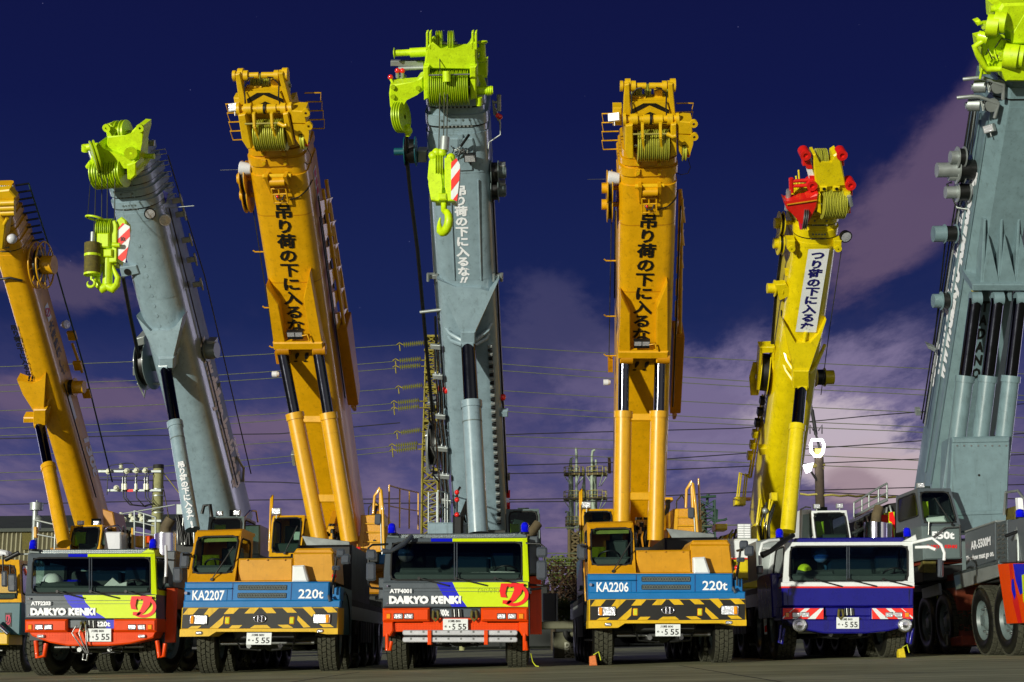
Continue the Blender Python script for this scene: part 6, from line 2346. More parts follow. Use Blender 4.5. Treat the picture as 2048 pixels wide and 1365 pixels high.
m.build('rag_pile', cab)
m = MB()
m.prism([W.at(*q, .02) for q in ((1843, 1052), (1921, 1050), (1923, 1118), (1847, 1120))], Y * 1.5, 'grey_dark', .03)
m.text('550t', W.r(1863, 1063, 1909, 1079, .03), 'letter_white', .05)
m.text('DAIKYO KENKI', W.r(1854, 1090, 1914, 1097, .03), 'logored', .04)
m.tube([W.at(1858, 1044, .1), W.at(1857, 1070, .1)], .02, 'steel', 5)
m.tube([W.at(1866, 1075, .1), W.at(1890, 1056, .1), W.at(1919, 1054, .1)], .02, 'steel', 5)
m.tube([W.at(1920, 1050, .08), W.at(1922, 1115, .08)], .025, 'black', 5)
m.build('cab_apron', cab)
m = MB()
m.prism([W.at(*q, -.4) for q in ((1846, 1118), (1925, 1116), (1925, 1126), (1846, 1129))], Y * 3, 'dark_red', .03)
m.prism([W.at(*q, -.6) for q in ((1846, 1132), (1925, 1130), (1925, 1160), (1846, 1164))], Y * 3, 'chassis', .03)
Sd = Pl((W.at(1841, 1100).x, 0, 0), Y, Z, -X)
m.prism([W.at(1822, 1092, -2.2), W.at(1846, 1088, -.2), W.at(1846, 1146, -.2), W.at(1824, 1146, -2.2)], X * .3, 'rusty', .02)
m.build('turntable_house', root7)
m = MB()                                                         # rails and walkway behind the cab
W8 = wall(38.0)
pts = [(1708, 1034), (1724, 1026), (1738, 1018), (1757, 1008), (1774, 1000)]
for i, (x, y) in enumerate(pts):
    m.tube([W8.at(x, y, -.1 * i), W8.at(x, y - 28 - i * 1.2, -.1 * i)], .025, 'galv', 6)
m.tube([W8.at(x, y - 28 - i * 1.2, -.1 * i) for i, (x, y) in enumerate(pts)], .03, 'galv', 6)
m.tube([W8.at(x, y - 14, -.1 * i) for i, (x, y) in enumerate(pts)], .02, 'galv', 6)
m.tube([W8.at(x, y, -.1 * i) for i, (x, y) in enumerate(pts)], .05, 'galv', 6)
m.tube([W8.at(1704, 1068, .2), W8.at(1742, 1050, .1), W8.at(1775, 1042, 0)], .05, 'galv', 6)
m.build('handrail', root7)
m = MB()
rr = random.Random(9)
m.prism([W8.at(*q, -.6) for q in ((1712, 1042), (1776, 1008), (1830, 1000), (1830, 1080), (1712, 1084))], Y * 3, 'chassis', .03)
for i in range(26):
    x = 1712 + rr.random() * 70
    y = 1036 - (x - 1712) * .45
    m.tube([W8.at(x, y + 6 + rr.random() * 30, -.5), W8.at(x + rr.uniform(-6, 6), y + 14 + rr.random() * 20, -.4), W8.at(x + rr.uniform(-8, 8), y + 40, -.5)], rr.uniform(.02, .05), rr.choice(['galv', 'hose', 'steel', 'black']), 5)
m.build('engine_bay', root7)
m = MB()
m.tube([W8.at(1751, 1085, .5), W8.at(1751, 1046, .5)], .30, 'chrome', 22)
m.tube([W8.at(1770, 1085, .3), W8.at(1770, 1047, .3)], .18, 'galv', 16)
m.tube([W8.at(1752, 1046, .5), W8.at(1753, 1030, .5), W8.at(1758, 1016, .4)], .13, 'wood', 10)
m.build('exhaust_drum', root7)
m = MB()
m.prism(W8.r(1763, 1030, 1778, 1060, .1), Y * .5, 'logored', .02)
m.prism(W8.r(1778, 1024, 1790, 1090, .2), Y * .5, 'carlime', .02)
m.face([W8.at(*q, .205) for q in ((1778, 1026), (1786, 1024), (1790, 1040), (1790, 1060), (1783, 1045), (1778, 1042))], 'logored')
m.face([W8.at(*q, .205) for q in ((1778, 1046), (1784, 1052), (1789, 1078), (1784, 1080), (1778, 1064))], 'logored')
m.build('marked_locker', root7)
# carrier: left flank on its own plane
SX = X7 - HW7
F7 = Pl((SX, 0, 0), Y, Z, -X)
m = MB()
m.prism([F7.at(*q, .0) for q in ((1929, 1066), (1990, 1045), (1991, 1121), (1932, 1142))], X * 1.2, 'panel', .02)
m.text('AR-5500M', [F7.at(*q, .012) for q in ((1941, 1084), (1981, 1072), (1981, 1091), (1942, 1101))], 'letter_white', .04)
m.text('The show must go on.', [F7.at(*q, .012) for q in ((1932, 1113), (1988, 1100), (1988, 1116), (1932, 1126))], 'letter_white', .05)
m.prism([F7.at(*q, .01) for q in ((1929, 1062), (1991, 1041), (1991, 1045), (1929, 1066))], X * .3, 'galv', .01)
m.build('deck_locker', root7)
m = MB()
m.prism([F7.at(*q, .03) for q in ((1907, 1152), (1997, 1128), (1999, 1153), (1912, 1180))], X * .06, 'galv', .01)
m.prism([F7.at(*q, .02) for q in ((1907, 1146), (1997, 1121), (1997, 1128), (1907, 1152))], X * 2.4, 'tread_plate', .01)
m.build('mudguard', root7)
m = MB()
m.prism([F7.at(*q, .03) for q in ((1843, 1178), (1877, 1167), (1880, 1190), (1845, 1199))], X * .06, 'galv', .01)
m.prism([F7.at(*q, .02) for q in ((1843, 1173), (1877, 1161), (1877, 1167), (1843, 1178))], X * 2.4, 'chassis', .01)
m.build('mudguard', root7)
m = MB()
m.prism([F7.at(*q, .0) for q in ((1991, 1046), (2014, 1040), (2016, 1126), (1992, 1126))], X * .8, 'tread_plate', .02)
for i in range(8):
    for j_ in range(2):
        x, y = 1994 + j_ * 9, 1052 + i * 9
        m.prism([F7.at(x, y, .012), F7.at(x + 5, y - 3, .012), F7.at(x + 6, y, .012), F7.at(x + 1, y + 3, .012)], X * .02, 'steel')
m.prism([F7.at(*q, .0) for q in ((2014, 1042), (2070, 1030), (2072, 1124), (2016, 1126))], X * 2.4, 'panel', .02)
m.build('driver_cab', root7)
m = MB()
m.prism([F7.at(*q, .06) for q in ((1995, 1129), (2020, 1127), (2050, 1127), (2060, 1246), (2013, 1248))], X * .08, 'bumper', .01)
m.face([F7.at(*q, .066) for q in ((2018, 1128), (2024, 1128), (2026, 1170), (2036, 1200), (2044, 1246), (2036, 1246), (2026, 1205))], 'redlens')
m.face([F7.at(*q, .07) for q in ((2026, 1128), (2050, 1128), (2055, 1180), (2040, 1190), (2031, 1160))], 'royal')
m.face([F7.at(*q, .067) for q in ((2023, 1160), (2027, 1158), (2032, 1190), (2029, 1200), (2023, 1180))], 'royal')
m.prism([F7.at(*q, .10) for q in ((2043, 1150), (2060, 1146), (2062, 1215), (2046, 1205))], X * .05, 'carlime', .01)
m.build('front_panel', root7)
m = MB()
m.tube([wall(28.6).at(2036, 1054), wall(28.6).at(2037, 1122)], .03, 'galv', 6)
m.tube([wall(28.6).at(2011, 1073), wall(28.6).at(2034, 1064), wall(28.6).at(2046, 1058)], .035, 'black', 6)
m.prism(wall(28.6).r(2032, 1060, 2042, 1080), Y * .1, 'galv', .01)
m.build('mirror_stay', root7)
m = MB()
m.prism(rounded(wall(28.6), 2036, 1093, 2060, 1128, 0, 4), Y * .1, 'black', .03)
m.build('mirror', root7)
beacon(root7, wall(29.0), 2041, 1038, 0, .09, .2)
m = MB()
m.tube([F7.at(2008, 1030, -.5), F7.at(2012, 985, -.5), F7.at(2036, 982, -.5), F7.at(2050, 1000, -.5)], .03, 'galv', 6)
m.prism([F7.at(*q, -.6) for q in ((2010, 1018), (2030, 1012), (2030, 1040), (2012, 1044))], X * .5, 'rusty', .02)
m.prism([F7.at(*q, -.62) for q in ((2030, 996), (2036, 996), (2038, 1020), (2032, 1022))], X * .1, 'letter_white', .01)
m.build('deck_rail', root7)
m = MB()
g7 = ground(X7)
m.prism([F7.at(*q, -.12) for q in ((1889, 1152), (1908, 1146), (1919, 1278), (1903, 1282))], X * 2.6, 'dark_red', .03)
m.prism([F7.at(*q, .05) for q in ((1899, 1276), (1922, 1272), (1924, 1290), (1902, 1294))], X * .5, 'dark_red', .02)
m.tube([F7.at(1894, 1270, .1), F7.at(1894, 1290, .1)], .06, 'steel', 8)
m.build('outrigger', root7)
beacon(root7, F7, 1955, 1196, -.2, .06, .16, 'amber')
beacon(root7, F7, 1879, 1200, -.1, .06, .12, 'carlime')
m = MB()
m.box((X7 - .65, 29.0, g7 + .7), (X7 + .65, 42, g7 + 1.3), 'chassis', .03)
m.box((X7 - HW7 + .1, 28.6, g7 + 1.5), (X7 + HW7 - .1, 42, g7 + 1.66), 'chassis', .02)
m.build('chassis', root7)
for y in (29.75, 31.25, 34.0, 35.5, 37.0, 38.6):
    for sx in (-1, 1):
        wheel(root7, X7 + sx * (HW7 - .25), y, .75, .5)
m = MB()
m.box((X7 - 1.5, 40.0, 1.9), (X7 + 1.5, 42.5, 3.2), 'grey_dark', .05)
m.build('counterweight', root7)

# ================================================================ crane 1: orange 130 t crane at the left edge
b1 = Boom((168, 1050), 45.0, (14, 512), 38.0)
X1 = -13.5
root1 = thing('mobile_crane', 'leftmost orange crane with 130t on its boom flank', 'crane', (X1, 35.0, ground(X1)), GC)
t1 = Tb(root1, b1, .41, 1.18, 'orange', .7, 7)
P1, N1 = b1.P, t1.N
S1 = lambda y: P1.loc(14 + (y - 512) * .286, y).y
t1.hull(-.8, b1.L, (S1(520), S1(610)))
vtext(t1.mb, '吊り荷の下に入るな', P1, (26, 650), (58, 752), 14, 'letter_black', .012, .045, 1.0)
t1.mb.text('!!', [P1.at(*q, .012) for q in ((57, 752), (68, 752), (66, 763), (55, 763))], 'letter_black', .04)
flank_text(t1.mb, t1, '130t', S1(912), S1(988), -1.08, -.68, 'letter_white', 1, .05, slant=.15)
f1 = lambda s, k: b1.w(t1.half + .013, s, k)
n = 6
for i, ch in enumerate('大京建機(株'[:6]):
    s0 = S1(668 + i * 18)
    s1_ = S1(668 + i * 18 + 15)
    t1.mb.text(ch, [f1(s0, -.45), f1(s0, -.80), f1(s1_, -.80), f1(s1_, -.45)], 'letter_black', .05, em=True)
t1.mb.face([f1(S1(665), -.5), f1(S1(635), -.5), f1(S1(635), -.78), f1(S1(665), -.78)], 'white')
fl = Pl(b1.A + b1.ex * (t1.half + .018), b1.a, b1.en, b1.ex)
lx, ly = proj(f1((S1(665) + S1(635)) / 2, -.64))
d_logo(t1.mb, Pl(b1.A + b1.ex * (t1.half + .02), b1.a, b1.en, b1.ex), lx, ly, 5, 9, 0, 'pink')
t1.mb.face([f1(S1(860), -.45), f1(S1(812), -.45), f1(S1(812), -.62), f1(S1(860), -.62)], 'white')
gusset(t1.mb, P1, N1, [(33, 760), (45, 790), (68, 826), (88, 826), (92, 745), (82, 762), (64, 770), (46, 765)], .02, .30, 'orange')
t1.mb.prism(P1.r(66, 820, 92, 852, .36), N1 * .4, 'orange', .03)
for pts in ([(100, 770), (98, 800), (90, 822)], [(106, 790), (100, 815), (92, 834)]):
    t1.mb.tube([P1.at(pts[0][0], pts[0][1], -.5), P1.at(*pts[1], .0), P1.at(*pts[2], .2)], .05, 'orange', 8)
t1.mb.prism(P1.r(46, 836, 70, 847, .3), N1 * .3, 'orange', .03)
t1.done()
t1.nest(5, .36, .96, .05, 0, .06)
top = P1.at(79, 848, .22)
low = wall(40.0).at(129, 1092)
cylinder(root1, b1, top, on_seg(top, low, 935), low, .145, .195, 'orange')
m = MB()
m.prism([P1.at(*q, .2) for q in ((-22, 384), (18, 380), (31, 395), (28, 404), (-22, 406))], N1 * .25, 'kyellow', .03)
m.prism([P1.at(*q, .45) for q in ((-20, 440), (0, 432), (12, 446), (6, 500), (-20, 500))], N1 * .5, 'kyellow', .03)
for y in (408, 418, 428):
    m.tube([P1.at(-20, y, .3), P1.at(30, y - 2, .3)], .09, 'kyellow', 8)
m.tube([P1.at(8, 450, .5), P1.at(15, 437, .5)], .05, 'kyellow', 6)
m.ball(P1.at(24, 478, .35), .14, 'helmet', 10)
for i in range(7):
    m.tube([P1.at(2 + i * 4, 372, -.1), P1.at(6 + i * 3, 380 + (i * 5) % 9, 0)], .03, 'galv', 5)
m.build('boom_head', root1)
m = MB()                                                          # big spoked reel on the right flank
c = b1.w(t1.half + .22, S1(552), -.55)
ax = b1.ex
e, f = b1.a, b1.en
for off in (-.10, .12):
    m.tube([c + ax * off + (e * math.cos(t) + f * math.sin(t)) * .66 for t in [i * math.pi / 16 for i in range(32)]], .028, 'orange', 6, closed=True)
    for i in range(10):
        t = i * math.pi / 5
        m.tube([c + ax * off, c + ax * off + (e * math.cos(t) + f * math.sin(t)) * .66], .018, 'orange', 5)
m.lathe(c - ax * .06, ax, [(0, .02), (0, .48), (.12, .48), (.12, .02)], 'hose', 24)
m.lathe(c + ax * .05, ax, [(0, .27), (.34, .27), (.34, .01)], 'orange', 20)
m.tube([c - ax * .1, c - ax * .5], .06, 'orange', 8)
m.tube([P1.at(-10, 560, .05), P1.at(20, 556, .12), P1.at(45, 562, .05)], .035, 'hose', 6)
m.build('hose_reel', root1)
m = MB()
u = t1.half + .06
m.tube([b1.w(u + .15, b1.L + 1.6, -1.2), b1.w(u + .22, S1(560), -1.3), b1.w(u + .25, S1(800), -1.4), b1.w(u + .2, S1(1020), -1.35)], .025, 'tower_green', 5)
m.tube([b1.w(u, S1(780), -.3), b1.w(u, S1(1010), -.35)], .02, 'hose', 5)
for i in range(9):
    s_ = b1.L + 1.7 - i * .22
    m.tube([b1.w(u - .1, s_, -.9), b1.w(u + .2, s_ - .05, -1.1)], .03, 'black', 5)
for y, k in ((735, -1.35), (790, -1.2), (850, -1.3)):
    m.prism([b1.w(u, S1(y), k), b1.w(u + .25, S1(y), k), b1.w(u + .25, S1(y) + .3, k), b1.w(u, S1(y) + .3, k)], b1.en * -.12, 'orange', .02)
m.tube([b1.w(u + .1, S1(740), -1.35), b1.w(u + .15, S1(800), -1.4)], .05, 'orange', 6)
m.build('rope_guides', root1)
m = MB()
reel(m, b1.w(t1.half + .02, S1(805), -.75), ax, .28, .3, 'orange', hub=.7)
m.build('cable_reel', root1)
m = MB()
m.lathe(b1.w(t1.half + .1, S1(695), -1.15), ax - Y * .6, [(0, .06), (.1, .12), (.2, .13), (.2, .10, 'lens'), (.21, .001)], 'helmet', 12)
m.build('work_light', t1.obj)
W = wall(40.5)
opcab(root1, W, [(142, 1052), (205, 1050), (198, 1105), (132, 1106)], [(148, 1056), (200, 1054), (194, 1100), (139, 1101)], 'orange', 1.7, .25, 'glass_dark', ((160, 1046), (192, 1046)))
m = MB()
m.prism(W.r(100, 1096, 245, 1130, -.6), Y * 4, 'orange_dark', .03)
m.prism([W.at(*q, -1.2) for q in ((205, 1018), (226, 1024), (240, 1100), (205, 1100))], Y * 1.2, 'orange_dark', .03)
m.prism(W.r(207, 1064, 242, 1104, -.3), Y * 1.0, 'helmet', .04)
m.tube([W.at(207, 1060, -.3), W.at(215, 1054, -.6), W.at(236, 1052, -.9), W.at(243, 1062, -1.0)], .03, 'chrome', 6)
m.build('turntable_house', root1)
m = MB()
for x in (67, 109):
    m.tube([W.at(x, 1104, -.2), W.at(x + 2, 1040 if x < 80 else 1050, -.2)], .03, 'galv', 6)
m.tube([W.at(69, 1040, -.2), W.at(111, 1050, -.2)], .03, 'galv', 6)
m.tube([W.at(68, 1068, -.2), W.at(110, 1076, -.2)], .025, 'galv', 6)
m.prism(W.r(67, 1054, 73, 1076, -.15), Y * .15, 'orange', .02)
m.build('handrail', root1)
m = MB()
for x, y0 in ((269, 1022), (288, 1028), (311, 1035)):
    m.tube([W.at(x, 1098, -.8), W.at(x, y0, -.8)], .03, 'galv', 6)
m.tube([W.at(269, 1022, -.8), W.at(288, 1028, -.8), W.at(311, 1035, -.8)], .03, 'galv', 6)
m.tube([W.at(269, 1043, -.8), W.at(288, 1047, -.8), W.at(311, 1053, -.8)], .025, 'galv', 6)
m.tube([W.at(269, 1064, -.8), W.at(311, 1071, -.8)], .025, 'galv', 6)
m.prism(W.r(268, 1072, 292, 1094, -1.0), Y * .6, 'orange', .03)
m.prism(W.r(262, 1056, 267, 1098, -.9), Y * .2, 'orange', .02)
m.prism(W.r(293, 1072, 304, 1086, -1.0), Y * .4, 'bumper', .03)
rr = random.Random(3)
for i in range(14):
    x = 240 + rr.random() * 28
    m.tube([W.at(x, 1050 + rr.random() * 20, -1.2), W.at(x + rr.uniform(-4, 8), 1075, -1.0), W.at(x + 3, 1104, -1.2)], .03, rr.choice(['hose', 'galv', 'black']), 5)
m.build('access_rail', root1)
W = wall(35.0)
c = MB()
O, I, B_, H = shell(c, W, [(-120, 1118), (38, 1120), (43, 1206), (-118, 1208)], [(-110, 1130), (30, 1131), (35, 1198), (-108, 1200)], (-.4, -.4, 0, 0), (-.35, -.35, -.03, -.03), 1.8, 'orange', sides=([(.1, .1), (.8, .1), (.8, .8), (.05, .8)],) * 2)
c1 = c.build('driver_cab', root1)
pane(c1, 'windscreen', I, 'glass')
pane(c1, 'side_window', H[1], 'glass')
d = MB()
d.prism(W.r(-110, 1186, 33, 1206, -.2), Y * .4, 'dash', .04)
d.build('dashboard', c1)
m = MB()
m.prism([W.at(*q, .08) for q in ((-120, 1206), (42, 1205), (40, 1270), (-120, 1272))], Y * 1.2, 'teal', .03)
m.prism(W.r(10, 1226, 23, 1254, .09), Y * .01, 'chassis')
d_logo(m, W, 16.5, 1240, 5, 10, .1, 'pink')
m.build('nose_panel', root1)
m = MB()
m.prism([W.at(*q, .2) for q in ((-120, 1262), (16, 1266), (16, 1290), (-120, 1290))], Y * 1.0, 'kyellow', .03)
m.tube([W.at(-10, 1245, .25), W.at(16, 1268, .25)], .05, 'chrome', 8)
m.build('bumper', root1)
mirror(root1, W, [(15, 1148, 31, 1184), (2, 1142, 13, 1174)], .2, [[(20, 1130, .1), (20, 1172, .18)], [(6, 1110, .1), (6, 1160, .18)]], 'mirrorback')
m = MB()
m.prism([W.at(*q, .1) for q in ((-4, 1098), (14, 1102), (16, 1112), (-4, 1112))], Y * .3, 'helmet', .04)
m.tube([W.at(10, 1120, .1), W.at(26, 1112, .1), W.at(38, 1106, .1)], .06, 'black', 6)
m.tube([W.at(16, 1110, 0), W.at(70, 1108, 0)], .025, 'galv', 5)
m.build('lamp_bracket', root1)
carrier_body(root1, X1, 35.0, 1.38, 11, (1.4, 3.0, 5.6, 7.3), 1.3, .66, .40)
def ground_mesh():
    m = bpy.data.materials.new('yard_asphalt')
    m.use_nodes = True
    nt = m.node_tree
    b = nt.nodes['Principled BSDF']
    tc = nt.nodes.new('ShaderNodeTexCoord')
    n = nt.nodes.new('ShaderNodeTexNoise')
    n.inputs['Scale'].default_value = .35
    n.inputs['Detail'].default_value = 10
    n.inputs['Roughness'].default_value = .7
    n2 = nt.nodes.new('ShaderNodeTexNoise')
    n2.inputs['Scale'].default_value = 30
    n2.inputs['Detail'].default_value = 6
    mp = nt.nodes.new('ShaderNodeMapping')
    mp.inputs['Scale'].default_value = (.22, 2.6, 1)
    n3 = nt.nodes.new('ShaderNodeTexNoise')
    n3.inputs['Scale'].default_value = .8
    n3.inputs['Detail'].default_value = 6
    for q in (n, n2):
        nt.links.new(tc.outputs['Object'], q.inputs['Vector'])
    nt.links.new(tc.outputs['Object'], mp.inputs[0])
    nt.links.new(mp.outputs[0], n3.inputs['Vector'])
    cr = nt.nodes.new('ShaderNodeValToRGB')
    cr.color_ramp.elements[0].position = .32
    cr.color_ramp.elements[0].color = (.10, .11, .045, 1)
    cr.color_ramp.elements[1].position = .72
    cr.color_ramp.elements[1].color = (.62, .62, .36, 1)
    ad = nt.nodes.new('ShaderNodeMath')
    ad.operation = 'MULTIPLY_ADD'
    ad.inputs[1].default_value = .5
    nt.links.new(n.outputs['Fac'], ad.inputs[0])
    m2 = nt.nodes.new('ShaderNodeMath')
    m2.operation = 'MULTIPLY'
    m2.inputs[1].default_value = .5
    nt.links.new(n3.outputs['Fac'], m2.inputs[0])
    nt.links.new(m2.outputs[0], ad.inputs[2])
    nt.links.new(ad.outputs[0], cr.inputs[0])
    nt.links.new(cr.outputs[0], b.inputs['Base Color'])
    b.inputs['Roughness'].default_value = .62
    bp = nt.nodes.new('ShaderNodeBump')
    bp.inputs['Strength'].default_value = .5
    bp.inputs['Distance'].default_value = .02
    nt.links.new(n2.outputs['Fac'], bp.inputs['Height'])
    nt.links.new(bp.outputs[0], b.inputs['Normal'])
    MATS['yard'] = m
    g = MB()
    xs = [-900, -60, -20, 0, 20, 60, 900]
    ys = [-60, 5, 14, 24, 40, 90, 1500]

    def z(x):
        return ground(max(-60, min(60, x)))
    for i in range(len(xs) - 1):
        for j in range(len(ys) - 1):
            g.face([(xs[i], ys[j], z(xs[i])), (xs[i + 1], ys[j], z(xs[i + 1])), (xs[i + 1], ys[j + 1], z(xs[i + 1])), (xs[i], ys[j + 1], z(xs[i]))], 'yard')
    struct(g.build('ground'))


ground_mesh()
mat('joint', (30, 30, 24), rough=.9)
mat('paint_line', (210, 205, 170), rough=.7, var=.3, scale=6, dirt=(70, 70, 50), dirt_amt=.8)
j = MB()
for y in (15.2, 18.0, 20.6, 23.4):                        # tarred joints across the slab
    pts = [(x, y + .25 * math.sin(x * .23 + y), ground(x) + .004) for x in range(-24, 25, 4)]
    for a, b in zip(pts, pts[1:]):
        j.face([a, b, (b[0], b[1] + .05, b[2]), (a[0], a[1] + .05, a[2])], 'joint')
for x in (-9.3, -3.1, 2.6, 8.7, 14.5):
    j.face([(x, 13, ground(x) + .0045), (x + .04, 13, ground(x) + .0045), (x + .34, 26, ground(x) + .0045), (x + .3, 26, ground(x) + .0045)], 'joint')
struct(j.build('ground_joints'))
# ================================================================ behind the cranes: pylon, lines, poles, works, yard clutter
def lattice(mb, W, rows, r, m, depth):
    """Four-legged lattice mast from (y, x0, x1) rows measured on plane W."""
    def ring(y, x0, x1):
        a, b = W.at(x0, y), W.at(x1, y)
        d = (b - a).length * depth
        return [a, b, b + Y * d, a + Y * d]
    R_ = [ring(*q) for q in rows]
    for a, b in zip(R_, R_[1:]):
        for i in range(4):
            j = (i + 1) % 4
            mb.tube([a[i], b[i]], r * 1.5, m, 4)
            mb.tube([a[i], b[j]], r, m, 4)
            mb.tube([a[j], b[i]], r, m, 4)
            mb.tube([b[i], b[j]], r, m, 4)


WP = wall(200)
py = thing('lattice_pylon', 'tall yellowish steel lattice pylon with rows of insulator strings', 'pylon', tuple(V((WP.at(858, 1290).x, 201, ground(-12)))))
m = MB()
rows = [(672, 853, 873)] + [(672 + i * 14, 852.5 - i * .45, 873.2 + i * .0) for i in range(1, 17)]
lattice(m, WP, rows, .10, 'pylon_steel', 1.0)
rows = [(896, 845, 873)] + [(896 + i * 22, 845 - i * .3, 874 + i * .3) for i in range(1, 19)]
lattice(m, WP, rows, .13, 'pylon_steel', 1.0)
for y in (672, 700, 745, 775, 842, 872):
    m.prism(WP.r(848, y - 2, 876, y + 2, .4), Y * 2.6, 'pylon_steel')
for y, xa, xb in ((688, 846, 877), (721, 842, 880), (733, 842, 880), (775, 845, 880), (803, 839, 880), (816, 839, 880), (864, 841, 880), (889, 836, 882), (899, 836, 882)):
    m.tube([WP.at(xa, y, .2), WP.at(xb, y, .2)], .12, 'pylon_steel', 4)
m.build('tower', py)
for (x0, y0, x1, y1) in ((806, 690, 848, 686), (798, 722, 842, 718), (798, 735, 841, 731), (804, 776, 845, 771), (795, 806, 838, 801), (795, 818, 838, 813), (801, 866, 842, 860), (791, 892, 835, 887), (792, 902, 834, 896), (876, 686, 900, 688), (879, 718, 900, 720), (879, 732, 900, 734), (876, 772, 900, 775), (879, 802, 898, 804), (879, 866, 900, 868)):
    s = MB()
    a, b = WP.at(x0, y0, .2), WP.at(x1, y1, .2)
    nn = 10 if x0 < 850 else 6
    for i in range(nn):
        p = a.lerp(b, (i + .5) / nn)
        s.lathe(p - (b - a).normalized() * .06, b - a, [(0, .08), (.06, .46), (.18, .24), (.24, .08)], 'insulator', 10)
    s.tube([a, b], .05, 'pylon_steel', 5)
    if x0 < 850:
        s.tube([a, a - X * .5 + Z * .3, a - X * .9], .10, 'pylon_steel', 5)
        s.tube([a - X * .5, a - X * .4 - Z * .9], .10, 'pylon_steel', 5)
    s.build('insulator_string', py)


def line(pts, D, r, m, label, group):
    mb = MB()
    P = [wall(d).at(x, y) for (x, y), d in zip(pts, D)]
    mb.tube(P, r, m, 5)
    o = mb.build('power_line', None, origin=P[0])
    tag(o, label, 'power line', group)


GL = 'power lines running to the pylon'
ORD = ['topmost', 'second from top', 'third from top', 'fourth from top', 'middle one', 'fourth from bottom', 'third from bottom', 'second from bottom', 'lowest']
nl = 0
for (y0, ym, x1, y1) in ((734, 724, 800, 690), (771, 762, 792, 723), (784, 775, 792, 737), (822, 813, 798, 777), (857, 847, 790, 807), (872, 862, 788, 820), (911, 903, 795, 867), (946, 938, 786, 893), (962, 953, 786, 903)):
    line([(-120, y0 + 6), (0, y0), (260, ym), (530, (ym * .5 + y1 * .5) + 2), (x1, y1)], [200] * 5, .058, 'wire', ORD[nl] + ' of the pale cables reaching the pylon from the left', GL)
    nl += 1
nl = 0
for (y0, y1, y2) in ((688, 720, 750), (720, 762, 793), (734, 773, 803), (775, 809, 838), (804, 839, 866), (816, 850, 876), (868, 889, 906), (889, 905, 934), (900, 925, 952)):
    line([(898, y0), (1180, (y0 + y1) / 2 + 1), (1480, y1), (1780, (y1 + y2) / 2 - 1), (2150, y2 + 4)], [200] * 5, .058, 'wire', ORD[nl] + ' of the pale cables running right from the pylon', GL)
    nl += 1
DL = ['steep dark cable rising to the right above the other dark ones', 'dark cable sloping up behind the right orange crane, second from top', 'dark cable climbing gently right, lowest of the sloping three', 'thin dark cable high on the left, climbing to the pylon', 'nearly level dark cable low on the left behind the orange crane', 'nearly level dark cable low across the middle and right', 'short dark cable from the middle grey boom to the process columns', 'short dark cable beside the left utility pole', 'dark cable low at the far right behind the lamp pole']
GD = 'dark telecom lines low in the sky'
for dl, pts in zip(DL, ([(870, 876), (1060, 868), (1480, 857), (1740, 832), (2150, 800)], [(870, 936), (1060, 930), (1240, 925), (1520, 905), (2150, 860)], [(870, 950), (1240, 944), (1520, 932), (2150, 905)], [(-100, 880), (260, 872), (560, 868), (800, 846)], [(-100, 1012), (280, 1003), (560, 1000), (800, 998)], [(870, 1001), (1060, 999), (1240, 996), (1480, 985), (2100, 968)], [(700, 1008), (1060, 1004), (1240, 1003)], [(200, 960), (560, 965), (700, 972)], [(1640, 985), (1800, 992), (2100, 1000)])):
    line(pts, [120] * len(pts), .045, 'wire_dark', dl, GD)
BL_ = ['highest', 'second highest', 'third highest', 'fourth highest', 'second lowest', 'lowest']
for bl, pts in zip(BL_, ([(1090, 1056), (1180, 1056), (1500, 1050)], [(1090, 1107), (1180, 1107), (1240, 1107)], [(1090, 1117), (1240, 1116)], [(1090, 1126), (1240, 1126)], [(1090, 1131), (1240, 1131)], [(1090, 1146), (1240, 1146)])):
    line(pts, [90] * len(pts), .04, 'wire', bl + ' of the bright low cables between the middle and right cranes', 'bright low cables')

# left utility pole with switchgear
Wl = wall(55)
base = Wl.at(312, 1200)
up = thing('utility_pole', 'stout concrete utility pole with two crossarms of white insulators', 'utility pole', (base.x, 55, ground(base.x)))
m = MB()
m.tube([V((base.x - .02, 55.2, ground(base.x))), Wl.at(315, 1000, -.2), Wl.at(317, 936, -.2)], [.24, .215, .20], 'concrete_pole', 18)
m.tube([Wl.at(317, 938, -.2), Wl.at(317, 930, -.2)], .21, 'rubber', 18)
for y in (978, 991, 1020, 1025):
    m.tube([Wl.at(316, y, -.2), Wl.at(316, y + 2.4, -.2)], .232, 'galv', 18)
m.build('pole', up)
for (y, x0) in ((943, 196), (981, 213), (1042, 232)):
    s = MB()
    s.prism(Wl.r(x0, y - 2.5, 322, y + 2.5, .1), Y * .12, 'galv', .01)
    if y == 981:
        s.prism(Wl.r(253, 979, 266, 984, .11), Y * .02, 'logored')
    s.build('crossarm', up)
for x, y in ((218, 944), (255, 943), (274, 942), (292, 942), (234, 977), (249, 1040), (268, 1039), (286, 1039)):
    s = MB()
    s.lathe(Wl.at(x, y, .12), -Y, [(0, .05), (.02, .10), (.10, .11), (.14, .07), (.2, .05), (.2, .01)], 'porcelain', 14)
    s.build('insulator', up)
for x, y in ((242, 938), (242, 1036), (261, 1036), (280, 1036)):
    s = MB()
    s.lathe(Wl.at(x, y, .1), Z, [(0, .05), (.04, .09), (.08, .06), (.12, .09), (.16, .06), (.20, .07), (.22, .01)], 'porcelain', 12)
    s.build('insulator', up)
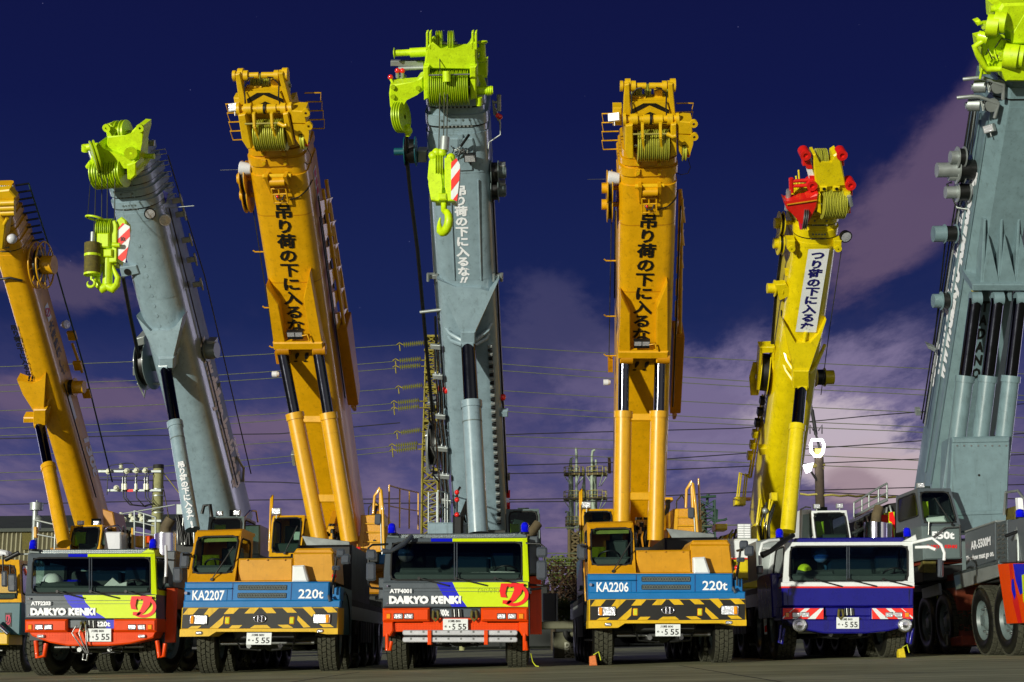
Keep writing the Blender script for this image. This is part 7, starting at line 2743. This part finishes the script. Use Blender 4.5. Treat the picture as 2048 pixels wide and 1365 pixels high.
for x in (246, 251, 272, 290, 295):
    s = MB()
    s.tube([Wl.at(x, 955, .15), Wl.at(x, 968, .15)], .05, 'mirrorback', 8)
    s.tube([Wl.at(x, 968, .15), Wl.at(x, 980, .15)], .065, 'porcelain', 8)
    s.tube([Wl.at(x + 1, 943, .15), Wl.at(x + 3, 950, .2), Wl.at(x, 956, .15)], .02, 'hose', 5)
    s.tube([Wl.at(x, 980, .15), Wl.at(x + 1, 996, .2), Wl.at(x + 14, 1010, .2), Wl.at(290, 1012 + (x % 5), .15), Wl.at(305, 1008, 0)], .025, 'hose', 5)
    s.build('cable_drop', up)
s = MB()
s.tube([Wl.at(214, 990, .2), Wl.at(216, 938, .2), Wl.at(222, 931, .2), Wl.at(250, 927, .2), Wl.at(266, 927, .2), Wl.at(272, 934, .2), Wl.at(272, 955, .2)], .02, 'hose', 5)
s.tube([Wl.at(322, 940, -.2), Wl.at(400, 1040, -.6)], .02, 'rail_yellow', 5)
s.tube([Wl.at(326, 972, -.2), Wl.at(340, 1050, -.3)], .02, 'rusty', 5)
s.tube([Wl.at(232, 1030, .2), Wl.at(280, 1022, .2), Wl.at(350, 1010, .2)], .03, 'galv', 5)
s.build('stay_wire', up)

# slim poles far behind
for x, y0, D, r, lab in ((924, 1004, 140, .28, 'slim green pole left of the middle grey boom foot'),):
    Wq = wall(D)
    p = Wq.at(x, 1200)
    m = MB()
    m.tube([V((p.x, D, ground(-20))), Wq.at(x, y0)], r, 'concrete_pole', 10)
    o = m.build('utility_pole', None, origin=V((p.x, D, ground(-20))))
    tag(o, lab, 'utility pole')

# lit lamp pole at the right
Wr = wall(62)
p = Wr.at(1641, 1200)
lp = thing('lamp_pole', 'dark pole carrying two glaring white lamp heads', 'lamp pole', (p.x, 62, ground(p.x)))
m = MB()
m.tube([V((p.x, 62, ground(p.x))), Wr.at(1638, 915)], .20, 'bark', 12)
m.prism(Wr.r(1630, 897, 1646, 915, .1), Y * .3, 'rail_yellow', .02)
for (a, b) in (((1622, 935), (1650, 930)), ((1625, 928), (1648, 938))):
    m.tube([Wr.at(*a, .1), Wr.at(*b, .1)], .06, 'rusty', 6)
m.tube([Wr.at(1640, 900, -.2), Wr.at(1632, 870, -.2), Wr.at(1622, 810, -.2)], .05, 'rubber', 6)
m.tube([Wr.at(1632, 870, -.2), Wr.at(1624, 820, -.2)], .08, 'rubber', 6)
for sg in (-1, 1):
    m.tube([Wr.at(1632 + sg * 5, 862, .1), Wr.at(1632 + sg * 12, 850, .1), Wr.at(1632 + sg * 12, 868, .1)], .03, 'rubber', 6)
m.build('pole', lp)
s = MB()
ring = [(1624, 880), (1644, 880), (1648, 890), (1646, 905), (1640, 913), (1630, 913), (1622, 903), (1621, 890)]
s.tube([Wr.at(*q, .3) for q in ring], .06, 'lamp_glow', 7, closed=True)
s.build('lamp_head', lp)
s = MB()
s.prism([Wr.at(*q, .3) for q in ((1607, 930), (1627, 926), (1622, 943), (1614, 946))], Y * .2, 'lamp_glow', .02)
s.build('lamp_head', lp)
s = MB()
s.tube([Wr.at(1622, 943, .3), Wr.at(1634, 962, .1)], .05, 'rubber', 6)
for i in range(12):
    s.tube([Wr.at(1600 + i * 16, 988 + .5 * i + (2 if i % 2 else 0), .1), Wr.at(1600 + (i + 1) * 16, 988 + .5 * (i + 1) + (0 if i % 2 else 2), .1)], .05, 'rail_yellow', 5)
s.build('bracket', lp)
lt = bpy.data.lights.new('lamp_light', 'POINT')
lt.energy = 160
lt.color = (.86, .82, 1.0)
lt.shadow_soft_size = .4
lo = bpy.data.objects.new('lamp_light', lt)
COL.objects.link(lo)
lo.parent = lp
lo.location = Wr.at(1632, 895, 2.2) - lp.location

# process columns of the works
Wt = wall(230)


def column(name, label, x0, x1, ytop, platforms, pipe, m_='tower', group=None, D=230, extra=None):
    W = wall(D)
    cx = (x0 + x1) / 2
    p = W.at(cx, 1288)
    t = thing(name, label, 'column', (p.x, D, ground(0)), group)
    r = (W.at(x1, 1100) - W.at(x0, 1100)).length / 2
    m = MB()
    z1 = W.at(cx, ytop).z
    a = V((p.x, D, ground(0)))
    c = lambda y: V((W.at(cx, y).x, D, W.at(cx, y).z))
    m.lathe(a, Z, [(0, r * 1.1), (z1 * .35, r * 1.1), (z1 * .35, r), (z1 * .93, r), (z1 * .97, r * .7), (z1, r * .3), (z1, .01)], m_, 20)
    m.build('shell', t)
    for (y, px0, px1) in platforms:
        s = MB()
        o = c(y)
        R_ = (W.at(px1, y) - W.at(px0, y)).length / 2
        s.lathe(o, Z, [(0, r), (0, R_), (.35, R_), (.35, r)], 'tower_rust', 18)
        n = 12
        for i in range(n):
            t0, t1 = 2 * math.pi * i / n, 2 * math.pi * (i + 1) / n
            q = lambda tt, z: o + V((math.cos(tt) * R_, math.sin(tt) * R_, z))
            s.tube([q(t0, 0), q(t0, 1.4)], .06, 'rail_yellow', 4)
            for z in (.7, 1.4):
                s.tube([q(t0, z), q(t1, z)], .055, 'rail_yellow', 4)
            if i % 2 == 0:
                s.tube([q(t0, 0), o + V((math.cos(t0) * r, math.sin(t0) * r, -1.7))], .10, m_, 4)
        s.build('platform', t)
    for pts in pipe:
        s = MB()
        s.tube([W.at(x, y, r + .2) for x, y in pts], .22, m_ if m_ != 'tower_rust' else 'tower_green', 7)
        s.build('vent_pipe', t)
    return t


GT = 'process columns of the works'
column('process_column', 'pale process column with the tall bent vent, left of its group', 1143, 1153, 918, ((952, 1128, 1168), (1001, 1129, 1170), (1052, 1128, 1162)), ([(1153, 1060), (1153, 910), (1152, 896)], [(1142, 1060), (1142, 918), (1147, 916)], [(1136, 1060), (1136, 1024), (1130, 1024)]), group=GT)
column('process_column', 'short pale process column between two taller ones', 1168, 1178, 965, ((1000, 1156, 1190),), ([(1169, 1000), (1168, 942), (1166, 938)],), group=GT, D=236)
column('process_column', 'pale process column with curved vent behind the right orange crane', 1187, 1201, 923, ((952, 1172, 1213), (1000, 1174, 1214)), ([(1184, 1000), (1184, 912), (1185, 903), (1190, 900)], [(1192, 930), (1192, 920)]), group=GT)
W = wall(225)
p = W.at(1150, 1290)
t = thing('pipe_rack', 'rusty lattice frame tower below the pale columns', 'steel frame', (p.x, 225, ground(0)))
m = MB()
lattice(m, W, [(1060 + i * 16, 1139, 1163) for i in range(15)], .22, 'tower_rust', 1.0)
for i in range(5):
    m.tube([W.at(1142 + i * 4.5, 1070, -1), W.at(1142 + i * 4.5, 1280, -1)], .4, 'tower' if i % 2 else 'tower_rust', 6)
m.build('frame', t)
t = column('process_column', 'dark rusty column inside a green steel frame', 1408, 1423, 1006, (), ([(1414, 1010), (1415, 992), (1417, 988)],), 'tower_rust', GT, 210)
m = MB()
W = wall(208)
lattice(m, W, [(1000 + i * 18, 1400 + i * .3, 1430 + i * .2) for i in range(16)], .09, 'tower_green', .8)
m.tube([W.at(1396, 995), W.at(1432, 993)], .2, 'tower_green', 5)
m.tube([W.at(1430, 1020), W.at(1434, 1020), W.at(1434, 1044), W.at(1454, 1038)], .18, 'tower_green', 5)
m.tube([W.at(1424, 1042), W.at(1452, 1040)], .16, 'tower_green', 5)
m.build('frame', t)

# warehouse at the left
Wh = wall(78)
p = Wh.at(60, 1200)
wh = thing('warehouse', 'low warehouse with dark pitched roof and corrugated walls', 'warehouse', (p.x, 78, ground(-30)))
m = MB()
L0, L1, Rg, E1 = Wh.at(-260, 1062), Wh.at(112, 1048), Wh.at(228, 1006), Wh.at(272, 1030)
zr = Rg.z
ev = Wh.at(60, 1058).z
m.prism([V((L0.x, 78, ev)), V((L0.x, 78, ev - .2)), V((E1.x, 78, ev - .2)), V((E1.x, 78, ev)), V((Rg.x, 92, zr)), V((L0.x, 92, zr + .6))][:0] or [V((L0.x, 77.6, ev)), V((E1.x, 77.6, ev)), V((E1.x, 77.6, ev - .18)), V((L0.x, 77.6, ev - .18))], Y * .5, 'roofing')
m.face([V((L0.x, 77.6, ev)), V((E1.x + .3, 77.6, ev)), V((Rg.x + .3, 96, zr + 1.0)), V((L0.x, 96, zr + 1.0))], 'roofing')
m.face([V((E1.x + .3, 77.6, ev)), V((E1.x + .3, 114, ev)), V((Rg.x + .3, 96, zr + 1.0))], 'roofing')
m.build('roof', wh)
m = MB()
n = 60
z0 = ground(-40)
for i in range(n):                                              # corrugated sheet
    xa = L0.x + (E1.x - L0.x) * i / n
    xb = L0.x + (E1.x - L0.x) * (i + .5) / n
    xc = L0.x + (E1.x - L0.x) * (i + 1) / n
    m.face([(xa, 78.0, ev - .1), (xb, 77.85, ev - .1), (xb, 77.85, z0), (xa, 78.0, z0)], 'corrugated')
    m.face([(xb, 77.85, ev - .1), (xc, 78.0, ev - .1), (xc, 78.0, z0), (xb, 77.85, z0)], 'corrugated')
m.build('wall', wh)
m = MB()
m.prism(Wh.r(44, 1066, 64, 1100, .3), Y * .1, 'rusty', .02)
m.build('door', wh)
Wv = wall(60)
p = Wv.at(72, 1150)
t = thing('roof_ventilator', 'grey round ventilator cowl on a post before the warehouse roof', 'ventilator', (p.x, 60, ground(-20)))
m = MB()
m.tube([V((p.x, 60, ground(-20))), Wv.at(71, 1022)], .12, 'galv', 10)
m.lathe(Wv.at(73, 1021), Z, [(0, .27), (.28, .27), (.28, .29), (.31, .29), (.36, .04), (.42, .03)], 'galv', 18)
m.lathe(Wv.at(78, 1036), Z, [(-.5, .1), (-.2, .1), (0, .18), (.1, .05)], 'galv', 12)
m.build('cowl', t)

# clutter between the middle and right cranes
Wc = wall(44)
p = Wc.at(1140, 1300)
g = ground(p.x)
t = thing('counterweight_block', 'dull counterweight block lettered DAIKYO KENKI Co.,Ltd', 'counterweight', (p.x, 44, g))
m = MB()
a, c = Wc.at(1107, 1264), Wc.at(1185, 1264)
m.prism([a, c, V((c.x, 44, g)), V((a.x, 44, g))], Y * 1.2, 'block', .04)
for s, x1, y0, y1 in (('DAIKYO', 1186, 1285, 1296), ('KENKI', 1176, 1297, 1307.5), ('Co.,Ltd', 1180, 1309, 1320)):
    m.text(s, Wc.r(1129, y0, x1, y1, .008), 'letter_grey', .05)
ring = [Wc.at(1144 + 13 * math.cos(u), 1263 + 17 * math.sin(u), .05) for u in [math.pi * i / 12 for i in range(13)]]
m.tube(ring, .09, 'rubber', 8)
m.build('block', t)
m = MB()
a, c = Wc.at(1080, 1244, .6), Wc.at(1190, 1240, .6)
m.prism([a, c, Wc.at(1190, 1257, .6), Wc.at(1080, 1259, .6)], Y * .7, 'block', .03)
o = m.build('steel_beam', None, origin=Wc.at(1135, 1257, .3))
tag(o, 'long dark steel beam lying above the lettered counterweight block', 'steel beam')
t = thing('equipment_cabinet', 'grey ribbed cabinet standing behind the red bumper crane', 'cabinet', tuple(Wall := Wc.at(1099, 1244, -.4)))
m = MB()
m.prism(Wc.r(1086, 1187, 1112, 1244, -.4), Y * 1.0, 'panel', .03)
for i in range(5):
    m.prism(Wc.r(1089 + i * 4.4, 1190, 1090 + i * 4.4, 1242, -.38), Y * .03, 'panel')
m.prism(Wc.r(1112, 1187, 1116, 1244, -.35), Y * .3, 'galv', .01)
m.build('body', t)
for (x0, y0, x1, y1, k, lab) in ((1156, 1188, 1184, 1240, -.3, 'tall dark teal tank beside the right orange crane'), (1142, 1204, 1158, 1218, -.6, 'low teal box in front of the bush')):
    m = MB()
    m.prism(Wc.r(x0, y0, x1, y1, k), Y * .8, 'teal', .04)
    m.prism(Wc.r(x0 + 1, y0 - 2, x1 - 1, y0, k - .02), Y * .7, 'teal', .02)
    m.prism(Wc.r(x0 + 2, y0 + 9, x1 - 2, y0 + 10, k + .01), Y * .03, 'teal')
    o = m.build('steel_tank', None, origin=Wc.at((x0 + x1) / 2, y1, k - .4))
    tag(o, lab, 'tank')


def foliage(mb, c, rx, ry, rz, n, size, mats, seed):
    r_ = random.Random(seed)
    for _ in range(n):
        d = V((r_.gauss(0, 1), r_.gauss(0, 1), r_.gauss(0, 1))).normalized() * (r_.random() ** .4)
        p = c + V((d.x * rx, d.y * ry, d.z * rz)) + V((r_.uniform(-.1, .1),) * 3) * rx
        a = V((r_.gauss(0, 1), r_.gauss(0, 1), r_.gauss(0, .6))).normalized() * size * r_.uniform(.6, 1.3)
        e = a.orthogonal().normalized() * a.length * .5
        mb.face([p - a, p + e, p + a, p - e], r_.choice(mats))


p = Wc.at(1126, 1244, -1.5)
t = thing('bush', 'leafy green bush behind the steel beam', 'bush', tuple(p))
m = MB()
for i, (x, y, s) in enumerate(((1118, 1222, .35), (1130, 1228, .38), (1140, 1232, .32), (1124, 1212, .25), (1134, 1218, .25))):
    foliage(m, Wc.at(x, y, -1.5), s, s, s, 160, .07, ['leaf_green'], i)
m.build('leaves', t)
m = MB()
for i in range(7):
    m.tube([p + X * (i - 3) * .05, p + V(((i - 3) * .16, 0, .6))], .02, 'bark', 4)
m.build('stems', t)
GTr = 'dim trees beyond the yard'
for i, (x, y, rx, rz, D, mt, lab) in enumerate(((1150, 1176, 1.9, 1.6, 70, 'leaf_brown', 'brown leaved tree seen between the middle and right cranes'), (1105, 1142, 1.6, 1.1, 100, 'leaf_green', 'small dark round tree beside the grey mirrors'), (1180, 1190, 1.6, 1.3, 68, 'leaf_brown', 'brown tree half hidden by the right orange cab'))):
    Wd = wall(D)
    c = Wd.at(x, y)
    t = thing('tree', lab, 'tree', (c.x, D, ground(c.x)), GTr)
    m = MB()
    for k in range(9):
        rr = random.Random(i * 20 + k)
        foliage(m, c + V((rr.uniform(-1, 1) * rx * .6, rr.uniform(-.6, .6), rr.uniform(-1, 1) * rz * .7)), rx * .5, rx * .5, rz * .5, 130, .13, [mt], k + 50 * i)
    m.build('crown', t)
    m = MB()
    m.tube([V((c.x, D, ground(c.x))), c], [.22, .1], 'bark', 8)
    for k in range(4):
        m.tube([c - Z * .8, c + V(((k - 1.5) * rx * .4, 0, rz * .4))], .05, 'bark', 5)
    m.build('trunk', t)
m = MB()
rr = random.Random(77)
for i in range(70):
    x = -160 + i * 4.6
    h_ = 5.4 + rr.random() * 1.6
    m.obox((x, 150 + rr.random() * 8, h_ / 2), X * 2.6, Y * 2, Z * h_ / 2, 'mesh_dark', .3)
o = m.build('distant_hedge_bank', None, origin=V((0, 150, 0)))
o['kind'] = 'stuff'
tag(o, 'low dark bank of scrub and sheds along the horizon', 'scrub bank')

# wheel chocks and the cords tied to them
for (x, y, D, mt, lab) in ((1187, 1320, 28.0, 'chock_orange', 'small orange chock by the KA2206 front tyre'), (1805, 1309, 30.2, 'chock_yellow', 'yellow chock by the navy crane right front tyre')):
    Wd = wall(D)
    c = Wd.at(x, y)
    g = ground(c.x)
    m = MB()
    s = .075
    m.prism([V((c.x - s, D, g + .17)), V((c.x + s * .6, D, g + .20)), V((c.x + s, D, g)), V((c.x - s, D, g))], Y * .18, mt, .015)
    m.tube([V((c.x, D, g + .2)), V((c.x + .1, D - .02, g + .26)), V((c.x + .14, D, g + .1))], .012, 'cord', 5)
    o = m.build('wheel_chock', None, origin=V((c.x, D, g)))
    tag(o, lab, 'wheel chock')
m = MB()
Wd = wall(27.6)
g = ground(.4)
a = Wd.at(1062, 1326)
m.tube([V((a.x, 27.5, g + .25)), V((a.x + .03, 27.2, g + .1)), V((a.x + .08, 27.1, g + .03)), V((a.x + .14, 27.1, g + .02))], .010, 'cord', 6)
o = m.build('rope_cord', None, origin=V((a.x, 27.5, g)))
tag(o, 'yellow cord lying by the right front tyre of the middle crane', 'cord')

# folding ladder strapped under the middle crane's bumper
W = wall(26.6)
t = thing('ladder', 'long aluminium ladder strapped beneath the red bumper', 'ladder', tuple(W.at(920, 1288, .3)))
for y in (1265, 1279):
    m = MB()
    for k in (.16, -.14):
        m.prism(rounded(W, 805, y - 4.5 + (2 if k < 0 else 0), 1035, y + 6, k, 4), Y * .05, 'alu', .01)
    for i in range(9):
        x = 820 + i * 25
        m.prism(W.r(x, y - 3, x + 4, y + 1, .162), Y * .3, 'steel')
    m.build('ladder_section', t)
for x in (855, 968):
    m = MB()
    m.prism(W.r(x, 1261, x + 8, 1290, .2), Y * .4, 'bumper', .01)
    m.build('strap', t)
def world():
    w = bpy.data.worlds.new('World')
    SC.world = w
    w.use_nodes = True
    nt = w.node_tree
    L = nt.links
    bg = nt.nodes['Background']

    def nd(t, **k):
        n = nt.nodes.new(t)
        for a, b in k.items():
            setattr(n, a, b)
        return n

    def M(op, *a, clamp=False):
        n = nd('ShaderNodeMath', operation=op, use_clamp=clamp)
        for i, x in enumerate(a):
            if isinstance(x, (int, float)):
                n.inputs[i].default_value = x
            else:
                L.new(x, n.inputs[i])
        return n.outputs[0]

    tc = nd('ShaderNodeTexCoord')
    d = tc.outputs['Generated']
    sep = nd('ShaderNodeSeparateXYZ')
    L.new(d, sep.inputs[0])
    z = sep.outputs[2]

    def vm(op, a, b):
        n = nd('ShaderNodeVectorMath', operation=op)
        for i, x in enumerate((a, b)):
            if isinstance(x, (tuple, list, V)):
                n.inputs[i].default_value = tuple(x)
            else:
                L.new(x, n.inputs[i])
        return n.outputs['Value'] if op == 'DOT_PRODUCT' else n.outputs[0]

    def noise(scale, stretch, detail=8, rough=.6, off=(0, 0, 0), dist=0.0):
        mp = nd('ShaderNodeMapping')
        mp.inputs['Scale'].default_value = stretch
        mp.inputs['Location'].default_value = off
        L.new(d, mp.inputs[0])
        n = nd('ShaderNodeTexNoise')
        n.inputs['Scale'].default_value = scale
        n.inputs['Detail'].default_value = detail
        n.inputs['Roughness'].default_value = rough
        n.inputs['Distortion'].default_value = dist
        L.new(mp.outputs[0], n.inputs['Vector'])
        return n.outputs['Fac']

    def mix(f, a, b):
        n = nd('ShaderNodeMix', data_type='RGBA')
        for s, x in (('Factor', f), ('A', a), ('B', b)):
            if isinstance(x, (int, float)):
                n.inputs[s].default_value = x
            elif isinstance(x, tuple):
                n.inputs[s].default_value = tuple(lin(c) for c in x) + (1,)
            else:
                L.new(x, n.inputs[s])
        return n.outputs['Result']

    def ss(x, a, b):
        n = nd('ShaderNodeMapRange', interpolation_type='SMOOTHSTEP')
        n.inputs['From Min'].default_value = a
        n.inputs['From Max'].default_value = b
        L.new(x, n.inputs['Value'])
        return n.outputs[0]

    # base night gradient, zenith to horizon
    cr = nd('ShaderNodeValToRGB')
    L.new(z, cr.inputs[0])
    stops = ((-0.1, (40, 38, 52)), (0.0, (124, 112, 148)), (0.06, (100, 94, 140)), (0.13, (58, 64, 116)), (0.22, (26, 38, 86)), (0.36, (17, 24, 72)), (0.48, (16, 20, 64)), (0.9, (10, 12, 40)))
    e = cr.color_ramp.elements
    while len(e) < len(stops):
        e.new(0.5)
    for el, (p, c) in zip(e, stops):
        el.position = max(p, 0)
        el.color = tuple(lin(v) for v in c) + (1,)
    col = cr.outputs[0]
    # cloud layer on a flat ceiling: streets of cloud drawn out along the wind, running together at the horizon
    zz = M('MAXIMUM', M('ADD', z, .10), .02)
    cb = nd('ShaderNodeCombineXYZ')
    L.new(M('DIVIDE', sep.outputs[0], zz), cb.inputs[0])
    L.new(M('DIVIDE', sep.outputs[1], zz), cb.inputs[1])

    def ceiling(scale, sx, sy, off, detail=9, rough=.6, dist=.0):
        mp = nd('ShaderNodeMapping')
        mp.inputs['Scale'].default_value = (sx, sy, 1)
        mp.inputs['Location'].default_value = off
        L.new(cb.outputs[0], mp.inputs[0])
        n = nd('ShaderNodeTexNoise')
        n.inputs['Scale'].default_value = scale
        n.inputs['Detail'].default_value = detail
        n.inputs['Roughness'].default_value = rough
        n.inputs['Distortion'].default_value = dist
        L.new(mp.outputs[0], n.inputs['Vector'])
        return n.outputs['Fac']
    n1 = ceiling(1.5, 1.0, .5, (2.3, 1.1, 0), 9, .58, .3)
    n2 = ceiling(5.0, 1.0, .42, (7.3, 4.1, 0), 8, .62)
    dens = M('ADD', M('MULTIPLY', n1, .66), M('MULTIPLY', n2, .34))
    low = M('SUBTRACT', 1.0, ss(z, 0.0, 0.27))
    lay = M('MULTIPLY', ss(M('ADD', dens, M('MULTIPLY', low, .19)), .46, .68), M('MULTIPLY_ADD', low, .9, .0))
    tint = mix(ss(n2, .35, .7), (90, 80, 110), (132, 114, 138))
    col = mix(M('MULTIPLY', lay, .92), col, tint)
    # single cloud banks and the lit steam behind the yellow crane
    wob = ceiling(2.2, 1.0, .5, (1.3, 6.1, 0), 8, .62, .3)
    wob2 = ceiling(9.0, 1.0, .40, (3.3, 2.1, 0), 7, .65)

    def bank(px, py, sx, sy, ang, c, amt, lo=.25, hi=.75):
        nonlocal col
        a = rad(ang)
        e1 = _r * math.cos(a) - _u * math.sin(a)
        e2 = _r * math.sin(a) + _u * math.cos(a)
        c0 = ray(px, py)
        q1 = M('MULTIPLY', M('SUBTRACT', vm('DOT_PRODUCT', d, e1), c0.dot(e1)), FPX / sx)
        q2 = M('MULTIPLY', M('SUBTRACT', vm('DOT_PRODUCT', d, e2), c0.dot(e2)), FPX / sy)
        r2 = M('ADD', M('MULTIPLY', q1, q1), M('MULTIPLY', q2, q2))
        g = M('EXPONENT', M('MULTIPLY', r2, -1.0))
        v = M('ADD', g, M('ADD', M('MULTIPLY', M('SUBTRACT', wob, .5), 1.9), M('MULTIPLY', M('SUBTRACT', wob2, .5), 1.1)))
        f = M('MULTIPLY', M('MULTIPLY', ss(v, lo, hi), ss(g, .03, .6)), amt)
        col = mix(f, col, c)
    bank(1840, 390, 300, 95, -48, (96, 80, 108), .95, .2, .85)
    bank(1950, 250, 200, 80, -48, (92, 76, 106), .8, .25, .9)
    bank(1120, 680, 170, 110, 40, (74, 72, 108), .6)
    bank(1560, 820, 380, 150, -8, (134, 122, 156), .85, .2, .8)
    bank(1330, 800, 260, 90, 10, (108, 98, 134), .6)
    bank(140, 560, 190, 55, 8, (84, 74, 102), .8)
    bank(200, 800, 260, 50, 5, (104, 88, 116), .8)
    bank(520, 860, 160, 50, -5, (112, 94, 120), .8)
    bank(1690, 880, 190, 105, 25, (192, 178, 190), .95, .25, .75)
    bank(1760, 960, 120, 80, 10, (190, 170, 176), .85, .25, .75)
    bank(1705, 985, 60, 50, 0, (120, 92, 110), .5)
    # faint stars
    vo = nd('ShaderNodeTexVoronoi', feature='DISTANCE_TO_EDGE' if False else 'F1')
    vo.inputs['Scale'].default_value = 60
    L.new(d, vo.inputs['Vector'])
    st = M('MULTIPLY', M('LESS_THAN', vo.outputs['Distance'], .022), M('MULTIPLY', M('SUBTRACT', 1.0, lay), ss(z, .15, .3)))
    col = mix(M('MULTIPLY', st, .35), col, (120, 120, 170))
    # added glow: strips either side for edge glints, rear glow as shadow fill
    ax = M('ABSOLUTE', sep.outputs[0])
    yy = sep.outputs[1]
    vert = M('SUBTRACT', 1.0, ss(M('ABSOLUTE', M('SUBTRACT', z, .10)), .0, .30))
    lat = M('MULTIPLY', ss(ax, .54, .62), M('SUBTRACT', 1.0, ss(ax, .70, .82)))
    side = M('MULTIPLY', M('MULTIPLY', lat, vert), ss(yy, .0, .3))
    rear = M('MULTIPLY', ss(M('MULTIPLY', yy, -1.0), .05, .8), M('SUBTRACT', 1.0, ss(M('ABSOLUTE', z), .05, .75)))
    rear = M('MULTIPLY', rear, M('ADD', .45, M('MULTIPLY', noise(6.0, (1, 1, .5), 6, .65, (4, 2, 9)), 1.1)))
    L.new(col, bg.inputs['Color'])
    bg.inputs['Strength'].default_value = 1.0
    bg2 = nd('ShaderNodeBackground')
    bg2.inputs['Color'].default_value = (.74, .72, .95, 1)
    L.new(M('MULTIPLY', side, 3.4), bg2.inputs['Strength'])
    ad = nd('ShaderNodeAddShader')
    L.new(bg.outputs[0], ad.inputs[0])
    L.new(bg2.outputs[0], ad.inputs[1])
    bg3 = nd('ShaderNodeBackground')
    bg3.inputs['Color'].default_value = (1.0, .98, .72, 1)
    rear = M('MULTIPLY', rear, M('MULTIPLY_ADD', ss(sep.outputs[0], .0, .7), 1.6, 1.0))
    L.new(M('MULTIPLY', rear, .28), bg3.inputs['Strength'])
    ad2 = nd('ShaderNodeAddShader')
    L.new(ad.outputs[0], ad2.inputs[0])
    L.new(bg3.outputs[0], ad2.inputs[1])
    L.new(ad2.outputs[0], nt.nodes['World Output'].inputs[0])


world()

sun = bpy.data.lights.new('yard_floodlight', 'SUN')
sun.energy = 4.0
sun.angle = rad(1.2)
sun.color = (1.0, 0.98, 0.84)
so = bpy.data.objects.new('yard_floodlight', sun)
COL.objects.link(so)
AZ, EL = rad(35), rad(7)
dirv = V((math.sin(AZ) * math.cos(EL), math.cos(AZ) * math.cos(EL), -math.sin(EL)))
so.rotation_euler = dirv.to_track_quat('-Z', 'Y').to_euler()
so.location = (-20, -30, 20)

cd = bpy.data.cameras.new('camera')
cam = bpy.data.objects.new('camera', cd)
COL.objects.link(cam)
cd.lens = 50
cd.sensor_width = 36
cd.clip_end = 6000
cam.matrix_world = Matrix(((_r.x, _u.x, -_f.x, CAMP.x), (_r.y, _u.y, -_f.y, CAMP.y), (_r.z, _u.z, -_f.z, CAMP.z), (0, 0, 0, 1)))
SC.camera = cam
SC.view_settings.view_transform = 'Standard'
SC.view_settings.look = 'None'
SC.view_settings.exposure = 0
SC.view_settings.gamma = 1
SC.view_settings.use_curve_mapping = False
SC.render.film_transparent = False
try:
    SC.cycles.max_bounces = 6
    SC.cycles.transparent_max_bounces = 16
    SC.cycles.sample_clamp_indirect = 4
    SC.cycles.use_denoising = True
except Exception:
    pass
